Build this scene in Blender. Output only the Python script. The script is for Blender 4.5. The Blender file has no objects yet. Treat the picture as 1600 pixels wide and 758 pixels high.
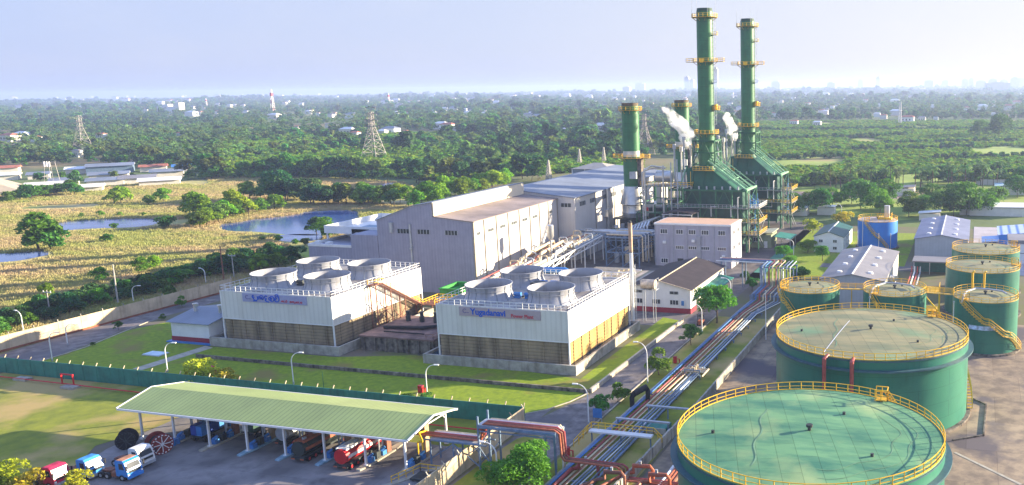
import bpy, math, random
import numpy as np
from mathutils import Vector, Matrix
random.seed(7); RNG = np.random.default_rng(7)
S = bpy.context.scene
C = S.collection
D = bpy.data
rad = math.radians

# ------------------------------------------------------------------ camera, sky, sun
PX, PY, FOC, HC = 1133.0, 379.0, 1380.0, 55.0
pitch = math.atan(245 / FOC); roll = 0.0137
CD = Vector((-0.27468621, 0.96153392, 0))
FW = (CD * math.cos(pitch) + Vector((0, 0, -math.sin(pitch))))
UP0 = (CD * math.sin(pitch) + Vector((0, 0, math.cos(pitch))))
RT0 = Vector((0.96153392, 0.27468621, 0))
RT = RT0 * math.cos(roll) - UP0 * math.sin(roll)
UP = UP0 * math.cos(roll) + RT0 * math.sin(roll)
cam = D.objects.new('camera', D.cameras.new('camera')); C.objects.link(cam)
m = Matrix.Identity(4)
for i in range(3):
    m[i][0] = RT[i]; m[i][1] = UP[i]; m[i][2] = -FW[i]
m.translation = Vector((0, 0, HC)); cam.matrix_world = m
cam.data.sensor_width = 36; cam.data.lens = 36 * FOC / 1600
cam.data.shift_x = -(PX - 800) / 1600
cam.data.clip_start = 0.5; cam.data.clip_end = 60000
S.camera = cam

SKY_COLS = [(1.04, 1.24, 1.98, 1), (1.36, 1.48, 1.96, 1), (1.76, 1.74, 1.93, 1), (2.1, 1.95, 1.88, 1)]; SKY_ZENITH = (1.0, 1.5, 3.0, 1)
SUN_AZ, SUN_EL = 34.0, 12.5          # azimuth measured from +X towards +Y
w = D.worlds.new('World'); S.world = w; w.use_nodes = True
nt = w.node_tree; bg = nt.nodes['Background']
sky = nt.nodes.new('ShaderNodeTexSky'); sky.sky_type = 'NISHITA'; sky.sun_disc = False
sky.sun_elevation = rad(SUN_EL); sky.sun_rotation = rad(90 - SUN_AZ)
sky.air_density = 1.0; sky.dust_density = 1.2; sky.ozone_density = 3.0; sky.altitude = 50
SKY_MIX = 0.08                        # share of the physical sky under the milky tropical evening haze
def _n(k, **p):
    q = nt.nodes.new(k)
    for a, b in p.items(): setattr(q, a, b)
    return q
_tc = _n('ShaderNodeTexCoord'); _dp = _n('ShaderNodeVectorMath', operation='DOT_PRODUCT'); _dp.inputs[1].default_value = (math.cos(rad(SUN_AZ)), math.sin(rad(SUN_AZ)), 0); nt.links.new(_tc.outputs['Generated'], _dp.inputs[0])
_mr = _n('ShaderNodeMapRange'); _mr.inputs['From Min'].default_value = -.55; _mr.inputs['From Max'].default_value = 1.0; nt.links.new(_dp.outputs['Value'], _mr.inputs[0])
_cr = _n('ShaderNodeValToRGB'); e = _cr.color_ramp.elements; e[0].position = 0; e[0].color = SKY_COLS[0]; e[1].position = 1; e[1].color = SKY_COLS[3]
for _p, _c in ((.40, SKY_COLS[1]), (.66, SKY_COLS[2])): _e = e.new(_p); _e.color = _c
nt.links.new(_mr.outputs[0], _cr.inputs[0])
_sx = _n('ShaderNodeSeparateXYZ'); nt.links.new(_tc.outputs['Generated'], _sx.inputs[0]); _mz = _n('ShaderNodeMapRange', interpolation_type='SMOOTHSTEP'); _mz.inputs['From Min'].default_value = .12; _mz.inputs['From Max'].default_value = .7; nt.links.new(_sx.outputs[2], _mz.inputs[0])
_zx = _n('ShaderNodeMix', data_type='RGBA'); nt.links.new(_mz.outputs[0], _zx.inputs[0]); nt.links.new(_cr.outputs[0], _zx.inputs[6]); _zx.inputs[7].default_value = SKY_ZENITH
_no = _n('ShaderNodeTexNoise'); _no.inputs['Scale'].default_value = 5; _no.inputs['Detail'].default_value = 5; _mpp = _n('ShaderNodeMapping'); _mpp.inputs['Scale'].default_value = (1, 1, 3); nt.links.new(_tc.outputs['Generated'], _mpp.inputs[0]); nt.links.new(_mpp.outputs[0], _no.inputs[0])
_nr = _n('ShaderNodeMapRange'); _nr.inputs['From Min'].default_value = .5; _nr.inputs['From Max'].default_value = .8; _nr.inputs['To Max'].default_value = .16; nt.links.new(_no.outputs[0], _nr.inputs[0])
_cl = _n('ShaderNodeMix', data_type='RGBA'); nt.links.new(_nr.outputs[0], _cl.inputs[0]); nt.links.new(_zx.outputs[2], _cl.inputs[6]); _cl.inputs[7].default_value = SKY_COLS[3]
_ml = _n('ShaderNodeMix', data_type='RGBA'); _ml.inputs[0].default_value = SKY_MIX; nt.links.new(_cl.outputs[2], _ml.inputs[6]); nt.links.new(sky.outputs[0], _ml.inputs[7]); nt.links.new(_ml.outputs[2], bg.inputs[0])
bg.inputs[1].default_value = 0.12
sl = D.lights.new('sun', 'SUN'); sl.energy = 5.0; sl.angle = rad(0.5); sl.color = (1.0, 0.84, 0.60)
so = D.objects.new('sun', sl); C.objects.link(so)
sd = Vector((math.cos(rad(SUN_AZ)) * math.cos(rad(SUN_EL)), math.sin(rad(SUN_AZ)) * math.cos(rad(SUN_EL)), math.sin(rad(SUN_EL))))
so.rotation_euler = sd.to_track_quat('Z', 'Y').to_euler()
S.view_settings.view_transform = 'Standard'; S.view_settings.look = 'None'
S.view_settings.exposure = 1.95; S.view_settings.gamma = 1
S.cycles.volume_bounces = 3; S.cycles.max_bounces = 6; S.cycles.transparent_max_bounces = 12
S.cycles.volume_step_rate = 1.0; S.cycles.volume_max_steps = 128
HAZE_DENSITY = 1.5e-4

def at(px, py, z=0.0):
    """point of the place on the level z seen at (px, py) of the 1600 px photograph: used for surveying the plan"""
    d = FW + RT * ((px - PX) / FOC) - UP * ((py - PY) / FOC)
    t = (z - HC) / d.z
    return (d.x * t, d.y * t)
def proj(x, y, z=0.0):
    v = np.stack([x, y, np.zeros_like(x) + z - HC])
    f = FW.x * v[0] + FW.y * v[1] + FW.z * v[2]
    return (PX + FOC * (RT.x * v[0] + RT.y * v[1] + RT.z * v[2]) / f, PY - FOC * (UP.x * v[0] + UP.y * v[1] + UP.z * v[2]) / f)

# ------------------------------------------------------------------ materials
MC = {}
def mat(name, col, rough=0.7, var=0.12, scale=1.0, metal=0.0, kind=None, col2=None, spec=0.3, bump=0.0, stretch=(1, 1, 1), **k):
    if name in MC: return MC[name]
    M = D.materials.new(name); M.use_nodes = True; t = M.node_tree; N = t.nodes; L = t.links
    b = N['Principled BSDF']; b.inputs['Roughness'].default_value = rough; b.inputs['Metallic'].default_value = metal
    b.inputs['Specular IOR Level'].default_value = spec
    tc = N.new('ShaderNodeTexCoord'); mp = N.new('ShaderNodeMapping'); mp.inputs['Scale'].default_value = stretch
    if k.get('world'):
        ge = N.new('ShaderNodeNewGeometry'); L.new(ge.outputs['Position'], mp.inputs[0])
    else: L.new(tc.outputs['Object'], mp.inputs[0])
    n = N.new('ShaderNodeTexNoise'); n.inputs['Scale'].default_value = scale; n.inputs['Detail'].default_value = k.get('detail', 5)
    n.inputs['Roughness'].default_value = 0.62
    L.new(mp.outputs[0], n.inputs['Vector'])
    r = N.new('ShaderNodeMapRange'); r.inputs['From Min'].default_value = k.get('lo', 0.3); r.inputs['From Max'].default_value = k.get('hi', 0.7)
    L.new(n.outputs[0], r.inputs['Value'])
    mx = N.new('ShaderNodeMix'); mx.data_type = 'RGBA'; L.new(r.outputs[0], mx.inputs[0])
    c = Vector(col); c2 = Vector(col2) if col2 else c * (1 - 2 * var)
    c1 = c if col2 else c * (1 + var)
    mx.inputs[6].default_value = (*c2, 1); mx.inputs[7].default_value = (*c1, 1)
    out = mx.outputs[2]
    def mult(out, fac_socket, dark):
        q = N.new('ShaderNodeMix'); q.data_type = 'RGBA'; q.blend_type = 'MULTIPLY'
        L.new(fac_socket, q.inputs[0]); L.new(out, q.inputs[6]); q.inputs[7].default_value = (*dark, 1); return q.outputs[2]
    if k.get('streak'):      # vertical rain streaks
        m2 = N.new('ShaderNodeMapping'); m2.inputs['Scale'].default_value = (1.1, 1.1, 0.07); L.new(tc.outputs['Object'], m2.inputs[0])
        n2 = N.new('ShaderNodeTexNoise'); n2.inputs['Scale'].default_value = k.get('sscale', 1.0); n2.inputs['Detail'].default_value = 4; L.new(m2.outputs[0], n2.inputs[0])
        r2 = N.new('ShaderNodeMapRange'); r2.inputs['From Min'].default_value = 0.5; r2.inputs['From Max'].default_value = 0.72
        r2.inputs['To Max'].default_value = k['streak']; L.new(n2.outputs[0], r2.inputs[0])
        out = mult(out, r2.outputs[0], k.get('scol', (0.45, 0.38, 0.30)))
    if k.get('blotch'):      # big worn patches of a second colour
        n3 = N.new('ShaderNodeTexNoise'); n3.inputs['Scale'].default_value = k.get('bscale', 0.08); n3.inputs['Detail'].default_value = 6
        L.new(tc.outputs['Object'], n3.inputs[0])
        r3 = N.new('ShaderNodeMapRange'); r3.inputs['From Min'].default_value = k.get('blo', 0.48); r3.inputs['From Max'].default_value = k.get('bhi', 0.6); L.new(n3.outputs[0], r3.inputs[0])
        q = N.new('ShaderNodeMix'); q.data_type = 'RGBA'; L.new(r3.outputs[0], q.inputs[0]); L.new(out, q.inputs[6]); q.inputs[7].default_value = (*k['blotch'], 1)
        out = q.outputs[2]
    hgt = None
    if k.get('rib'):         # corrugation / cladding ribs along an axis: (axis, period)
        ax, per = k['rib']
        sx = N.new('ShaderNodeSeparateXYZ'); L.new(tc.outputs['Object'], sx.inputs[0])
        src = sx.outputs['XYZ'.index(ax)] if ax in 'XYZ' else None
        if src is None:
            ad = N.new('ShaderNodeMath'); ad.operation = 'ADD'; L.new(sx.outputs[0], ad.inputs[0]); L.new(sx.outputs[1], ad.inputs[1]); src = ad.outputs[0]
        ml = N.new('ShaderNodeMath'); ml.operation = 'MULTIPLY'; ml.inputs[1].default_value = 2 * math.pi / per; L.new(src, ml.inputs[0])
        sn = N.new('ShaderNodeMath'); sn.operation = 'SINE'; L.new(ml.outputs[0], sn.inputs[0])
        rr = N.new('ShaderNodeMapRange'); rr.inputs['From Min'].default_value = k.get('rlo', 0.2); rr.inputs['From Max'].default_value = 1; rr.inputs['To Max'].default_value = k.get('rdark', 0.35); L.new(sn.outputs[0], rr.inputs[0])
        out = mult(out, rr.outputs[0], k.get('rcol', (0.35, 0.35, 0.35))); hgt = sn.outputs[0]
    if k.get('brick'):       # plates: (width, height, mortar, (rx,ry,rz), darkness)
        bw, bh, mo, rot, dk = k['brick']
        m4 = N.new('ShaderNodeMapping'); m4.inputs['Rotation'].default_value = rot; L.new(tc.outputs['Object'], m4.inputs[0])
        br = N.new('ShaderNodeTexBrick'); br.inputs['Scale'].default_value = 1; br.inputs['Brick Width'].default_value = bw; br.inputs['Row Height'].default_value = bh
        br.inputs['Mortar Size'].default_value = mo; br.inputs['Mortar Smooth'].default_value = 0.2; br.inputs['Color1'].default_value = (0, 0, 0, 1); br.inputs['Color2'].default_value = (k.get('bvar', .25),) * 3 + (1,); br.inputs['Mortar'].default_value = (1, 1, 1, 1)
        L.new(m4.outputs[0], br.inputs[0])
        ml = N.new('ShaderNodeMath'); ml.operation = 'MULTIPLY'; ml.inputs[1].default_value = dk; L.new(br.outputs[0], ml.inputs[0])
        out = mult(out, ml.outputs[0], k.get('bcol', (0.3, 0.3, 0.28)))
    if k.get('objvar'):      # individual variation per object
        oi = N.new('ShaderNodeObjectInfo'); h = N.new('ShaderNodeHueSaturation')
        a = N.new('ShaderNodeMapRange'); a.inputs['To Min'].default_value = 1 - k['objvar']; a.inputs['To Max'].default_value = 1 + k['objvar']; L.new(oi.outputs['Random'], a.inputs[0])
        a2 = N.new('ShaderNodeMapRange'); a2.inputs['To Min'].default_value = 0.5 - k.get('huevar', 0.02); a2.inputs['To Max'].default_value = 0.5 + k.get('huevar', 0.02)
        f = N.new('ShaderNodeMath'); f.operation = 'FRACT'; g = N.new('ShaderNodeMath'); g.operation = 'MULTIPLY'; g.inputs[1].default_value = 7.31
        L.new(oi.outputs['Random'], g.inputs[0]); L.new(g.outputs[0], f.inputs[0]); L.new(f.outputs[0], a2.inputs[0])
        L.new(a.outputs[0], h.inputs['Value']); L.new(a2.outputs[0], h.inputs['Hue']); L.new(out, h.inputs['Color']); out = h.outputs[0]
    L.new(out, b.inputs['Base Color'])
    if bump:
        bp = N.new('ShaderNodeBump'); bp.inputs['Strength'].default_value = bump; bp.inputs['Distance'].default_value = k.get('bdist', 0.1)
        L.new(hgt if hgt else n.outputs[0], bp.inputs['Height']); L.new(bp.outputs[0], b.inputs['Normal'])
    if kind == 'leaf':
        tr = N.new('ShaderNodeBsdfTranslucent'); L.new(out, tr.inputs[0]); ms = N.new('ShaderNodeMixShader'); ms.inputs[0].default_value = 0.35
        L.new(b.outputs[0], ms.inputs[1]); L.new(tr.outputs[0], ms.inputs[2]); L.new(ms.outputs[0], N['Material Output'].inputs[0])
    MC[name] = M; return M

M_ = dict(
 clad=mat('cream_cladding', (.66, .65, .60), .55, .04, .25, streak=.3, scol=(.6,.55,.48), rib=('S', 1.1), rdark=.12),
 hallclad=mat('hall_cladding', (.52, .50, .47), .6, .05, .15, streak=.12, rib=('S', .9), rdark=.07, blotch=(.43, .42, .42), bscale=.05),
 skirt=mat('weathered_louvre', (.40, .31, .19), .8, .25, .35, col2=(.21, .165, .11), streak=.85, sscale=.6, scol=(.35,.3,.22), rib=('Z', .7), rdark=.45, lo=.35, hi=.65, stretch=(1,1,.3)),
 concrete=mat('concrete', (.40, .37, .31), .85, .2, .6, streak=.5, sscale=.8),
 darkconc=mat('stained_concrete', (.20, .17, .14), .9, .4, .8, streak=.8, scol=(.15, .12, .1)),
 frp=mat('grey_fibreglass', (.33, .34, .37), .45, .06, .4, streak=.35),
 frprib=mat('fibreglass_rib', (.22, .25, .28), .5),
 white=mat('white_paint', (.74, .74, .72), .5, .05, .5), steel=mat('galvanised_steel', (.42, .45, .48), .4, .12, 1.0, metal=.3),
 bluesteel=mat('blue_steel', (.15, .22, .32), .45, .15), darksteel=mat('dark_steel', (.045, .055, .055), .6, .3),
 silver=mat('silver_cladding', (.58, .58, .56), .32, .1, .6, metal=.6),
 green=mat('stack_green', (.022, .155, .052), .42, .12, .35, rib=('Z', 3.0), rlo=.985, rdark=.5, streak=.35, scol=(.5, .5, .3), spec=.5),
 greensteel=mat('green_steel', (.025, .13, .06), .5, .2, .6), greenlight=mat('pale_green_steel', (.20, .40, .24), .5, .15, .6),
 dgreen=mat('boiler_green', (.018, .085, .062), .5, .2, .3, streak=.4),
 yellow=mat('yellow_rail', (.78, .46, .02), .5, .06, 1), orange=mat('orange_pipe', (.42, .12, .06), .5, .15, 1.5),
 red=mat('red_paint', (.52, .02, .025), .45, .1, 1), maroon=mat('maroon_band', (.30, .03, .05), .7, .1, 1),
 creampipe=mat('cream_pipe', (.62, .50, .32), .45, .12, 1.2), pinkpipe=mat('faded_red_pipe', (.38, .08, .07), .5, .15, 1.2),
 bluepipe=mat('blue_pipe', (.05, .20, .50), .45, .1, 1), black=mat('black_rubber', (.018, .018, .02), .7), glass=mat('dark_glass', (.03, .04, .055), .12, .1, 1, spec=.7),
 hallroof=mat('hall_roof', (.27, .22, .20), .7, .2, .12, rib=('X', .8), rdark=.2), blueroof=mat('blue_grey_roof', (.21, .24, .29), .5, .14, .1, rib=('X', .9), rdark=.2),
 fgreen=mat('forest_green_wall', (.03, .20, .15), .6, .15, .5, streak=.4), shedroof=mat('green_shed_roof', (.31, .38, .12), .45, .08, .15, rib=('X', .85), rdark=.45, rlo=.35),
 creamwall=mat('cream_precast_wall', (.58, .47, .31), .85, .12, .4, streak=.4), dgrey=mat('dark_grey_roof', (.04, .03, .032), .7, .2, .4, rib=('Y', .9), rdark=.3),
 office=mat('office_wall', (.38, .37, .42), .8, .07, .35, streak=.3), pinkroof=mat('peach_roof', (.62, .40, .27), .6, .07, .3, rib=('X', 1.), rdark=.12),
 greyroof=mat('grey_shed_roof', (.25, .24, .245), .55, .12, .12, rib=('Y', .9), rdark=.2), sheet=mat('grey_wall_sheet', (.40, .41, .44), .55, .06, .4, rib=('X', .9), rdark=.08),
 tankgreen=mat('tank_green', (.024, .165, .115), .42, .1, .15, streak=.55, sscale=.9, scol=(.5, .62, .5), blotch=(.035, .185, .12), bscale=.12, brick=(9, 2.6, .035, (rad(90), 0, 0), .4), bvar=.12),
 bluetank=mat('blue_tank', (.02, .20, .62), .45, .08, .2, streak=.2),
 tile=mat('red_tile', (.42, .15, .09), .8, .2, .5), tan=mat('tan_cover', (.36, .31, .24), .9, .08, .2),
 road=mat('asphalt', (.20, .175, .165), .9, .22, .5, lo=.35, hi=.65, blotch=(.13, .12, .125), bscale=.1, brick=(14, 4.6, .03, (0, 0, rad(90)), .35), bvar=.3),
 yard=mat('truck_yard', (.24, .22, .215), .88, .15, .3, lo=.35, hi=.65, blotch=(.12, .11, .11), bscale=.15, brick=(7, 7, .03, (0, 0, 0), .5), bvar=.25),
 kerb=mat('kerb_stone', (.42, .38, .30), .9, .15, .8), water=mat('pond_water', (.05, .11, .30), .12, .1, .05, spec=.6, bump=.25, bdist=.1),
 pole=mat('pole_concrete', (.40, .38, .34), .8, .1, 1), lattice=mat('lattice_steel', (.26, .24, .23), .5, .1, 1, metal=.2),
 bark=mat('bark', (.10, .075, .05), .9, .3, 2), signlilac=mat('lilac_banner', (.33, .34, .52), .6, .05, 1), signpink=mat('pink_grey_banner', (.40, .33, .36), .6, .05, 1),
 lettblue=mat('blue_lettering', (.006, .09, .52), .5, 0.02, 1), lettred=mat('red_lettering', (.50, .05, .08), .5, .02, 1), lettgrey=mat('grey_mark', (.12, .10, .28), .5, .02, 1),
 palewall=mat('pale_plaster', (.70, .66, .58), .8, .08, .3), wall2=mat('far_block', (.50, .47, .45), .8, .08, .05), rust=mat('rusty_pipe', (.24, .10, .065), .75, .2, 1.5), drum=mat('red_drum', (.22, .035, .03), .7, .25, 1),
)
M_['tankroof'] = mat('worn_tank_roof', (.145, .32, .15), .7, .12, .32, col2=(.045, .175, .105), lo=.36, hi=.62, blotch=(.27, .38, .17), bscale=.12, blo=.5, bhi=.66, stretch=(.35, 1.2, 1), brick=(7.5, 2.3, .05, (0, 0, rad(72)), .6), bvar=.3, bcol=(.3, .36, .33))
M_['tankroof_tan'] = mat('sandy_tank_roof', (.31, .275, .14), .7, .12, .32, col2=(.17, .19, .105), lo=.36, hi=.62, blotch=(.17, .29, .15), bscale=.09, blo=.52, bhi=.66, stretch=(.35, 1.2, 1), brick=(7.5, 2.3, .05, (0, 0, rad(72)), .55), bvar=.3, bcol=(.35, .35, .32))

# ------------------------------------------------------------------ mesh building
class MB:
    def __init__(s): s.v = []; s.f = []; s.mi = []; s.m = 0
    def add(s, vs, fs):
        b = len(s.v); s.v += [tuple(p) for p in vs]
        for f in fs: s.f.append(tuple(b + i for i in f)); s.mi.append(s.m)
        return s
    def box(s, x0, y0, z0, x1, y1, z1):
        x0, x1 = min(x0, x1), max(x0, x1); y0, y1 = min(y0, y1), max(y0, y1); z0, z1 = min(z0, z1), max(z0, z1)
        return s.add([(x0, y0, z0), (x1, y0, z0), (x1, y1, z0), (x0, y1, z0), (x0, y0, z1), (x1, y0, z1), (x1, y1, z1), (x0, y1, z1)],
              [(3, 2, 1, 0), (4, 5, 6, 7), (0, 1, 5, 4), (1, 2, 6, 5), (2, 3, 7, 6), (3, 0, 4, 7)])
    def prism(s, poly, z0, z1):
        n = len(poly)
        a = sum(poly[i][0] * poly[(i + 1) % n][1] - poly[(i + 1) % n][0] * poly[i][1] for i in range(n))
        if a < 0: poly = poly[::-1]
        return s.add([(p[0], p[1], z0) for p in poly] + [(p[0], p[1], z1) for p in poly], [tuple(range(n))[::-1], tuple(range(n, 2 * n))] + [(i, (i + 1) % n, n + (i + 1) % n, n + i) for i in range(n)])
    def extr(s, prof, axis, a0, a1):
        """profile (h, z) extruded along axis 'x' or 'y'"""
        n = len(prof)
        P3 = (lambda h, z, a: (a, h, z)) if axis == 'x' else (lambda h, z, a: (h, a, z))
        return s.add([P3(h, z, a0) for h, z in prof] + [P3(h, z, a1) for h, z in prof], [tuple(range(n))[::-1], tuple(range(n, 2 * n))] + [(i, (i + 1) % n, n + (i + 1) % n, n + i) for i in range(n)])
    def tube(s, pts, r, n=6, cap=True, r1=None):
        pts = [Vector(p) for p in pts]; K = len(pts); rings = []
        d0 = (pts[1] - pts[0]).normalized()
        a = Vector((0, 0, 1)) if abs(d0.z) < .9 else Vector((1, 0, 0))
        for k, p in enumerate(pts):
            d = ((pts[min(k + 1, K - 1)] - pts[max(k - 1, 0)])); d = d.normalized() if d.length > 1e-9 else d0
            x = a - d * a.dot(d)
            if x.length < 1e-4: x = Vector((1, 0, 0)) - d * d.x
            x.normalize(); y = d.cross(x); a = x
            # mitre widening at bends
            q = r if r1 is None else r + (r1 - r) * k / (K - 1)
            if 0 < k < K - 1:
                c = (pts[k] - pts[k - 1]).normalized().dot((pts[k + 1] - pts[k]).normalized()); q = q / max(.55, math.sqrt(max(.01, (1 + c) / 2)))
            off = math.pi / 4 if n == 4 else 0
            rings.append([p + x * (q * math.cos(off + 2 * math.pi * i / n)) + y * (q * math.sin(off + 2 * math.pi * i / n)) for i in range(n)])
        vs = [v for rg in rings for v in rg]; fs = []
        for k in range(K - 1):
            for i in range(n):
                j = (i + 1) % n; fs.append((k * n + i, k * n + j, (k + 1) * n + j, (k + 1) * n + i))
        if cap: fs += [tuple(range(n))[::-1], tuple((K - 1) * n + i for i in range(n))]
        return s.add(vs, fs)
    def bar(s, p0, p1, w=.1): return s.tube([p0, p1], w * .7071, 4)
    def lathe(s, prof, cx, cy, n=32, a0=0, close=True):
        vs = []; K = len(prof)
        for r, z in prof:
            for i in range(n):
                t = a0 + 2 * math.pi * i / n; vs.append((cx + r * math.cos(t), cy + r * math.sin(t), z))
        fs = [(k * n + i, k * n + (i + 1) % n, (k + 1) * n + (i + 1) % n, (k + 1) * n + i) for k in range(K - 1) for i in range(n)]
        if close: fs += [tuple(range(n))[::-1], tuple((K - 1) * n + i for i in range(n))]
        return s.add(vs, fs)
    def cyl(s, cx, cy, z0, z1, r, n=24, r1=None): return s.lathe([(r, z0), (r1 if r1 is not None else r, z1)], cx, cy, n)
    def ring(s, cx, cy, z, r, w=.05, n=48, a0=0, a1=2 * math.pi):
        full = abs(a1 - a0 - 2 * math.pi) < 1e-6
        K = n + 1
        pts = [(cx + r * math.cos(a0 + (a1 - a0) * i / n), cy + r * math.sin(a0 + (a1 - a0) * i / n), z) for i in range(K)]
        return s.tube(pts, w, 4, cap=not full)
    def ringrail(s, cx, cy, z, r, np_=48, h=1.1, w=.045, a0=0, a1=2 * math.pi, mid=True):
        s.ring(cx, cy, z + h, r, w, max(np_, 24), a0, a1)
        if mid: s.ring(cx, cy, z + h * .5, r, w * .8, max(np_, 24), a0, a1)
        for i in range(np_):
            t = a0 + (a1 - a0) * i / np_
            s.bar((cx + r * math.cos(t), cy + r * math.sin(t), z), (cx + r * math.cos(t), cy + r * math.sin(t), z + h), w * 1.8)
        return s
    def rail(s, pts, h=1.1, sp=2.0, w=.06, mid=True):
        for a, b in zip(pts, pts[1:]):
            a = Vector(a); b = Vector(b); up = Vector((0, 0, h))
            s.bar(a + up, b + up, w)
            if mid: s.bar(a + up * .5, b + up * .5, w * .8)
            k = max(1, int((b - a).length / sp + .5))
            for i in range(k + 1):
                p = a.lerp(b, i / k); s.bar(p, p + up, w * .9)
        return s
    def build(s, name, mats, parent=None, smooth=False, **props):
        me = D.meshes.new(name); off = parent.location if parent is not None else Vector((0, 0, 0))
        if parent is not None and parent.parent is not None: off = off + parent.parent.location
        me.from_pydata([(v[0] - off.x, v[1] - off.y, v[2] - off.z) for v in s.v], [], s.f)
        if not isinstance(mats, (list, tuple)): mats = [mats]
        for q in mats: me.materials.append(M_[q] if isinstance(q, str) else q)
        if len(mats) > 1: me.polygons.foreach_set('material_index', s.mi)
        if smooth: me.shade_smooth(); me.set_sharp_from_angle(angle=rad(35))
        me.update(); o = D.objects.new(name, me); C.objects.link(o)
        if parent is not None: o.parent = parent
        for a, b in props.items(): o[a] = b
        return o

def thing(name, label, cat, loc=(0, 0, 0), rz=0, group=None):
    o = D.objects.new(name, None); C.objects.link(o); o.empty_display_size = .5
    o.location = loc; o.rotation_euler = (0, 0, rz); o['label'] = label; o['category'] = cat
    if group: o['group'] = group
    return o
def tag(o, label, cat, group=None):
    o['label'] = label; o['category'] = cat
    if group: o['group'] = group
    return o
def dup(root, loc, rz=0, label=None, group=None, sc=1.0, szz=None):
    r = root.copy(); C.objects.link(r); r.location = loc; r.rotation_euler = (0, 0, rz); r.scale = (sc, sc, szz if szz else sc)
    if label: r['label'] = label
    if group: r['group'] = group
    for ch in list(root.children):
        c = ch.copy(); C.objects.link(c); c.parent = r
        for g in list(ch.children):
            d = g.copy(); C.objects.link(d); d.parent = c
    return r
def window(parent, axis, a, b0, b1, z0, z1, side=1, mull=3, frame='white'):
    """window in a wall plane: axis 'x' means plane x=a, spans y b0..b1; side is the outward sign"""
    e0, e1 = a - .05 * side, a + .06 * side
    g = MB(); (g.box(e0, b0, z0, e1, b1, z1) if axis == 'x' else g.box(b0, e0, z0, b1, e1, z1))
    wo = g.build('window', 'glass', parent)
    f = MB(); e2 = a + .12 * side
    def bb(q0, q1, zz0, zz1): (f.box(e1 - .02 * side, q0, zz0, e2, q1, zz1) if axis == 'x' else f.box(q0, e1 - .02 * side, zz0, q1, e2, zz1))
    bb(b0 - .1, b1 + .1, z1, z1 + .12); bb(b0 - .1, b1 + .1, z0 - .14, z0)
    for i in range(mull + 1):
        q = b0 + (b1 - b0) * i / mull; bb(q - .05, q + .05, z0, z1)
    fo = D.objects.new('frame', None)
    me = D.meshes.new('frame'); off = parent.location
    me.from_pydata([(v[0] - off.x, v[1] - off.y, v[2] - off.z) for v in f.v], [], f.f); me.materials.append(M_[frame])
    fo = D.objects.new('frame', me); C.objects.link(fo); fo.parent = wo
    return wo
def louvre(parent, axis, a, b0, b1, z0, z1, side=1):
    g = MB(); n = max(2, int((b1 - b0) / .9)); e0, e1, e2 = a - .05 * side, a + .05 * side, a + .13 * side
    bx = (lambda p, q, r, s_, t, u: g.box(p, q, r, s_, t, u)) if axis == 'x' else (lambda p, q, r, s_, t, u: g.box(q, p, r, t, s_, u))
    g.m = 0; bx(e0, b0, z0, e1, b1, z1); g.m = 1
    for i in range(n + 1): q = b0 + (b1 - b0) * i / n; bx(e1, q - .07, z0, e2, q + .07, z1)
    return g.build('louvre', ['darksteel', 'steel'], parent)
def sheet(name, poly, z, m, kind='structure', **p):
    g = MB(); n = len(poly)
    a = sum(poly[i][0] * poly[(i + 1) % n][1] - poly[(i + 1) % n][0] * poly[i][1] for i in range(n))
    if a < 0: poly = poly[::-1]
    g.add([(q[0], q[1], z) for q in poly], [tuple(range(n))]); o = g.build(name, m); o['kind'] = kind
    return o
def inpoly(x, y, poly):
    c = np.zeros(x.shape, bool); n = len(poly); j = n - 1
    for i in range(n):
        xi, yi = poly[i][:2]; xj, yj = poly[j][:2]
        c ^= ((yi > y) != (yj > y)) & (x < (xj - xi) * (y - yi) / ((yj - yi) or 1e-9) + xi); j = i
    return c
def smoothpoly(pts, it=2):
    for _ in range(it):
        q = []
        for a, b in zip(pts, pts[1:] + pts[:1]): q += [(a[0] * .75 + b[0] * .25, a[1] * .75 + b[1] * .25), (a[0] * .25 + b[0] * .75, a[1] * .25 + b[1] * .75)]
        pts = q
    return pts

# ------------------------------------------------------------------ terrain
gm = mat('countryside_ground', (.13, .18, .035), .95, .25, .02, col2=(.06, .10, .03), blotch=(.2, .16, .07), bscale=.006, blo=.5, bhi=.62)
g = MB(); R_ = 13000; n = 64
g.add([(R_ * math.cos(2 * math.pi * i / n), R_ * math.sin(2 * math.pi * i / n), 0) for i in range(n)], [tuple(range(n))]); g.build('ground', gm)['kind'] = 'structure'
def psheet(name, pix, z, m, smooth=0, **k):
    pts = [at(*p) for p in pix]
    if smooth: pts = smoothpoly(pts, smooth)
    return sheet(name, pts, z, m, **k), pts
marsh_m = mat('marsh_reed_bed', (.48, .38, .20), .95, .2, .05, col2=(.36, .32, .09), blotch=(.24, .30, .05), bscale=.025, blo=.5, bhi=.62, bump=.8, bdist=.8)
marsh_px = [(-260, 520), (-260, 300), (0, 297), (60, 296), (150, 292), (215, 288), (290, 283), (340, 277), (470, 277), (560, 280), (630, 286), (660, 300), (640, 330), (600, 345), (520, 400), (470, 420), (330, 460), (180, 500), (0, 545)]
_, MARSH = psheet('marsh', marsh_px, .03, marsh_m)
ponds_px = [
 [(84, 349), (120, 345), (180, 342), (243, 341), (250, 346), (240, 352), (200, 356), (140, 357), (95, 361), (82, 357)],
 [(335, 352), (370, 348), (395, 343), (430, 340), (462, 336), (475, 331), (530, 328), (566, 330), (560, 341), (548, 352), (520, 366), (480, 369), (440, 366), (400, 362), (350, 361)],
 [(-40, 412), (-40, 396), (10, 397), (45, 393), (80, 392), (86, 396), (50, 404), (20, 409)],
 [(592, 289), (605, 285), (622, 286), (620, 292), (600, 294)],
 [(425, 372), (440, 366), (500, 366), (512, 372), (480, 378), (440, 378)],
]
POND = []
for pp in ponds_px:
    o, q = psheet('pond_water', pp, .06, 'water', 2); POND.append(q)
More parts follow.
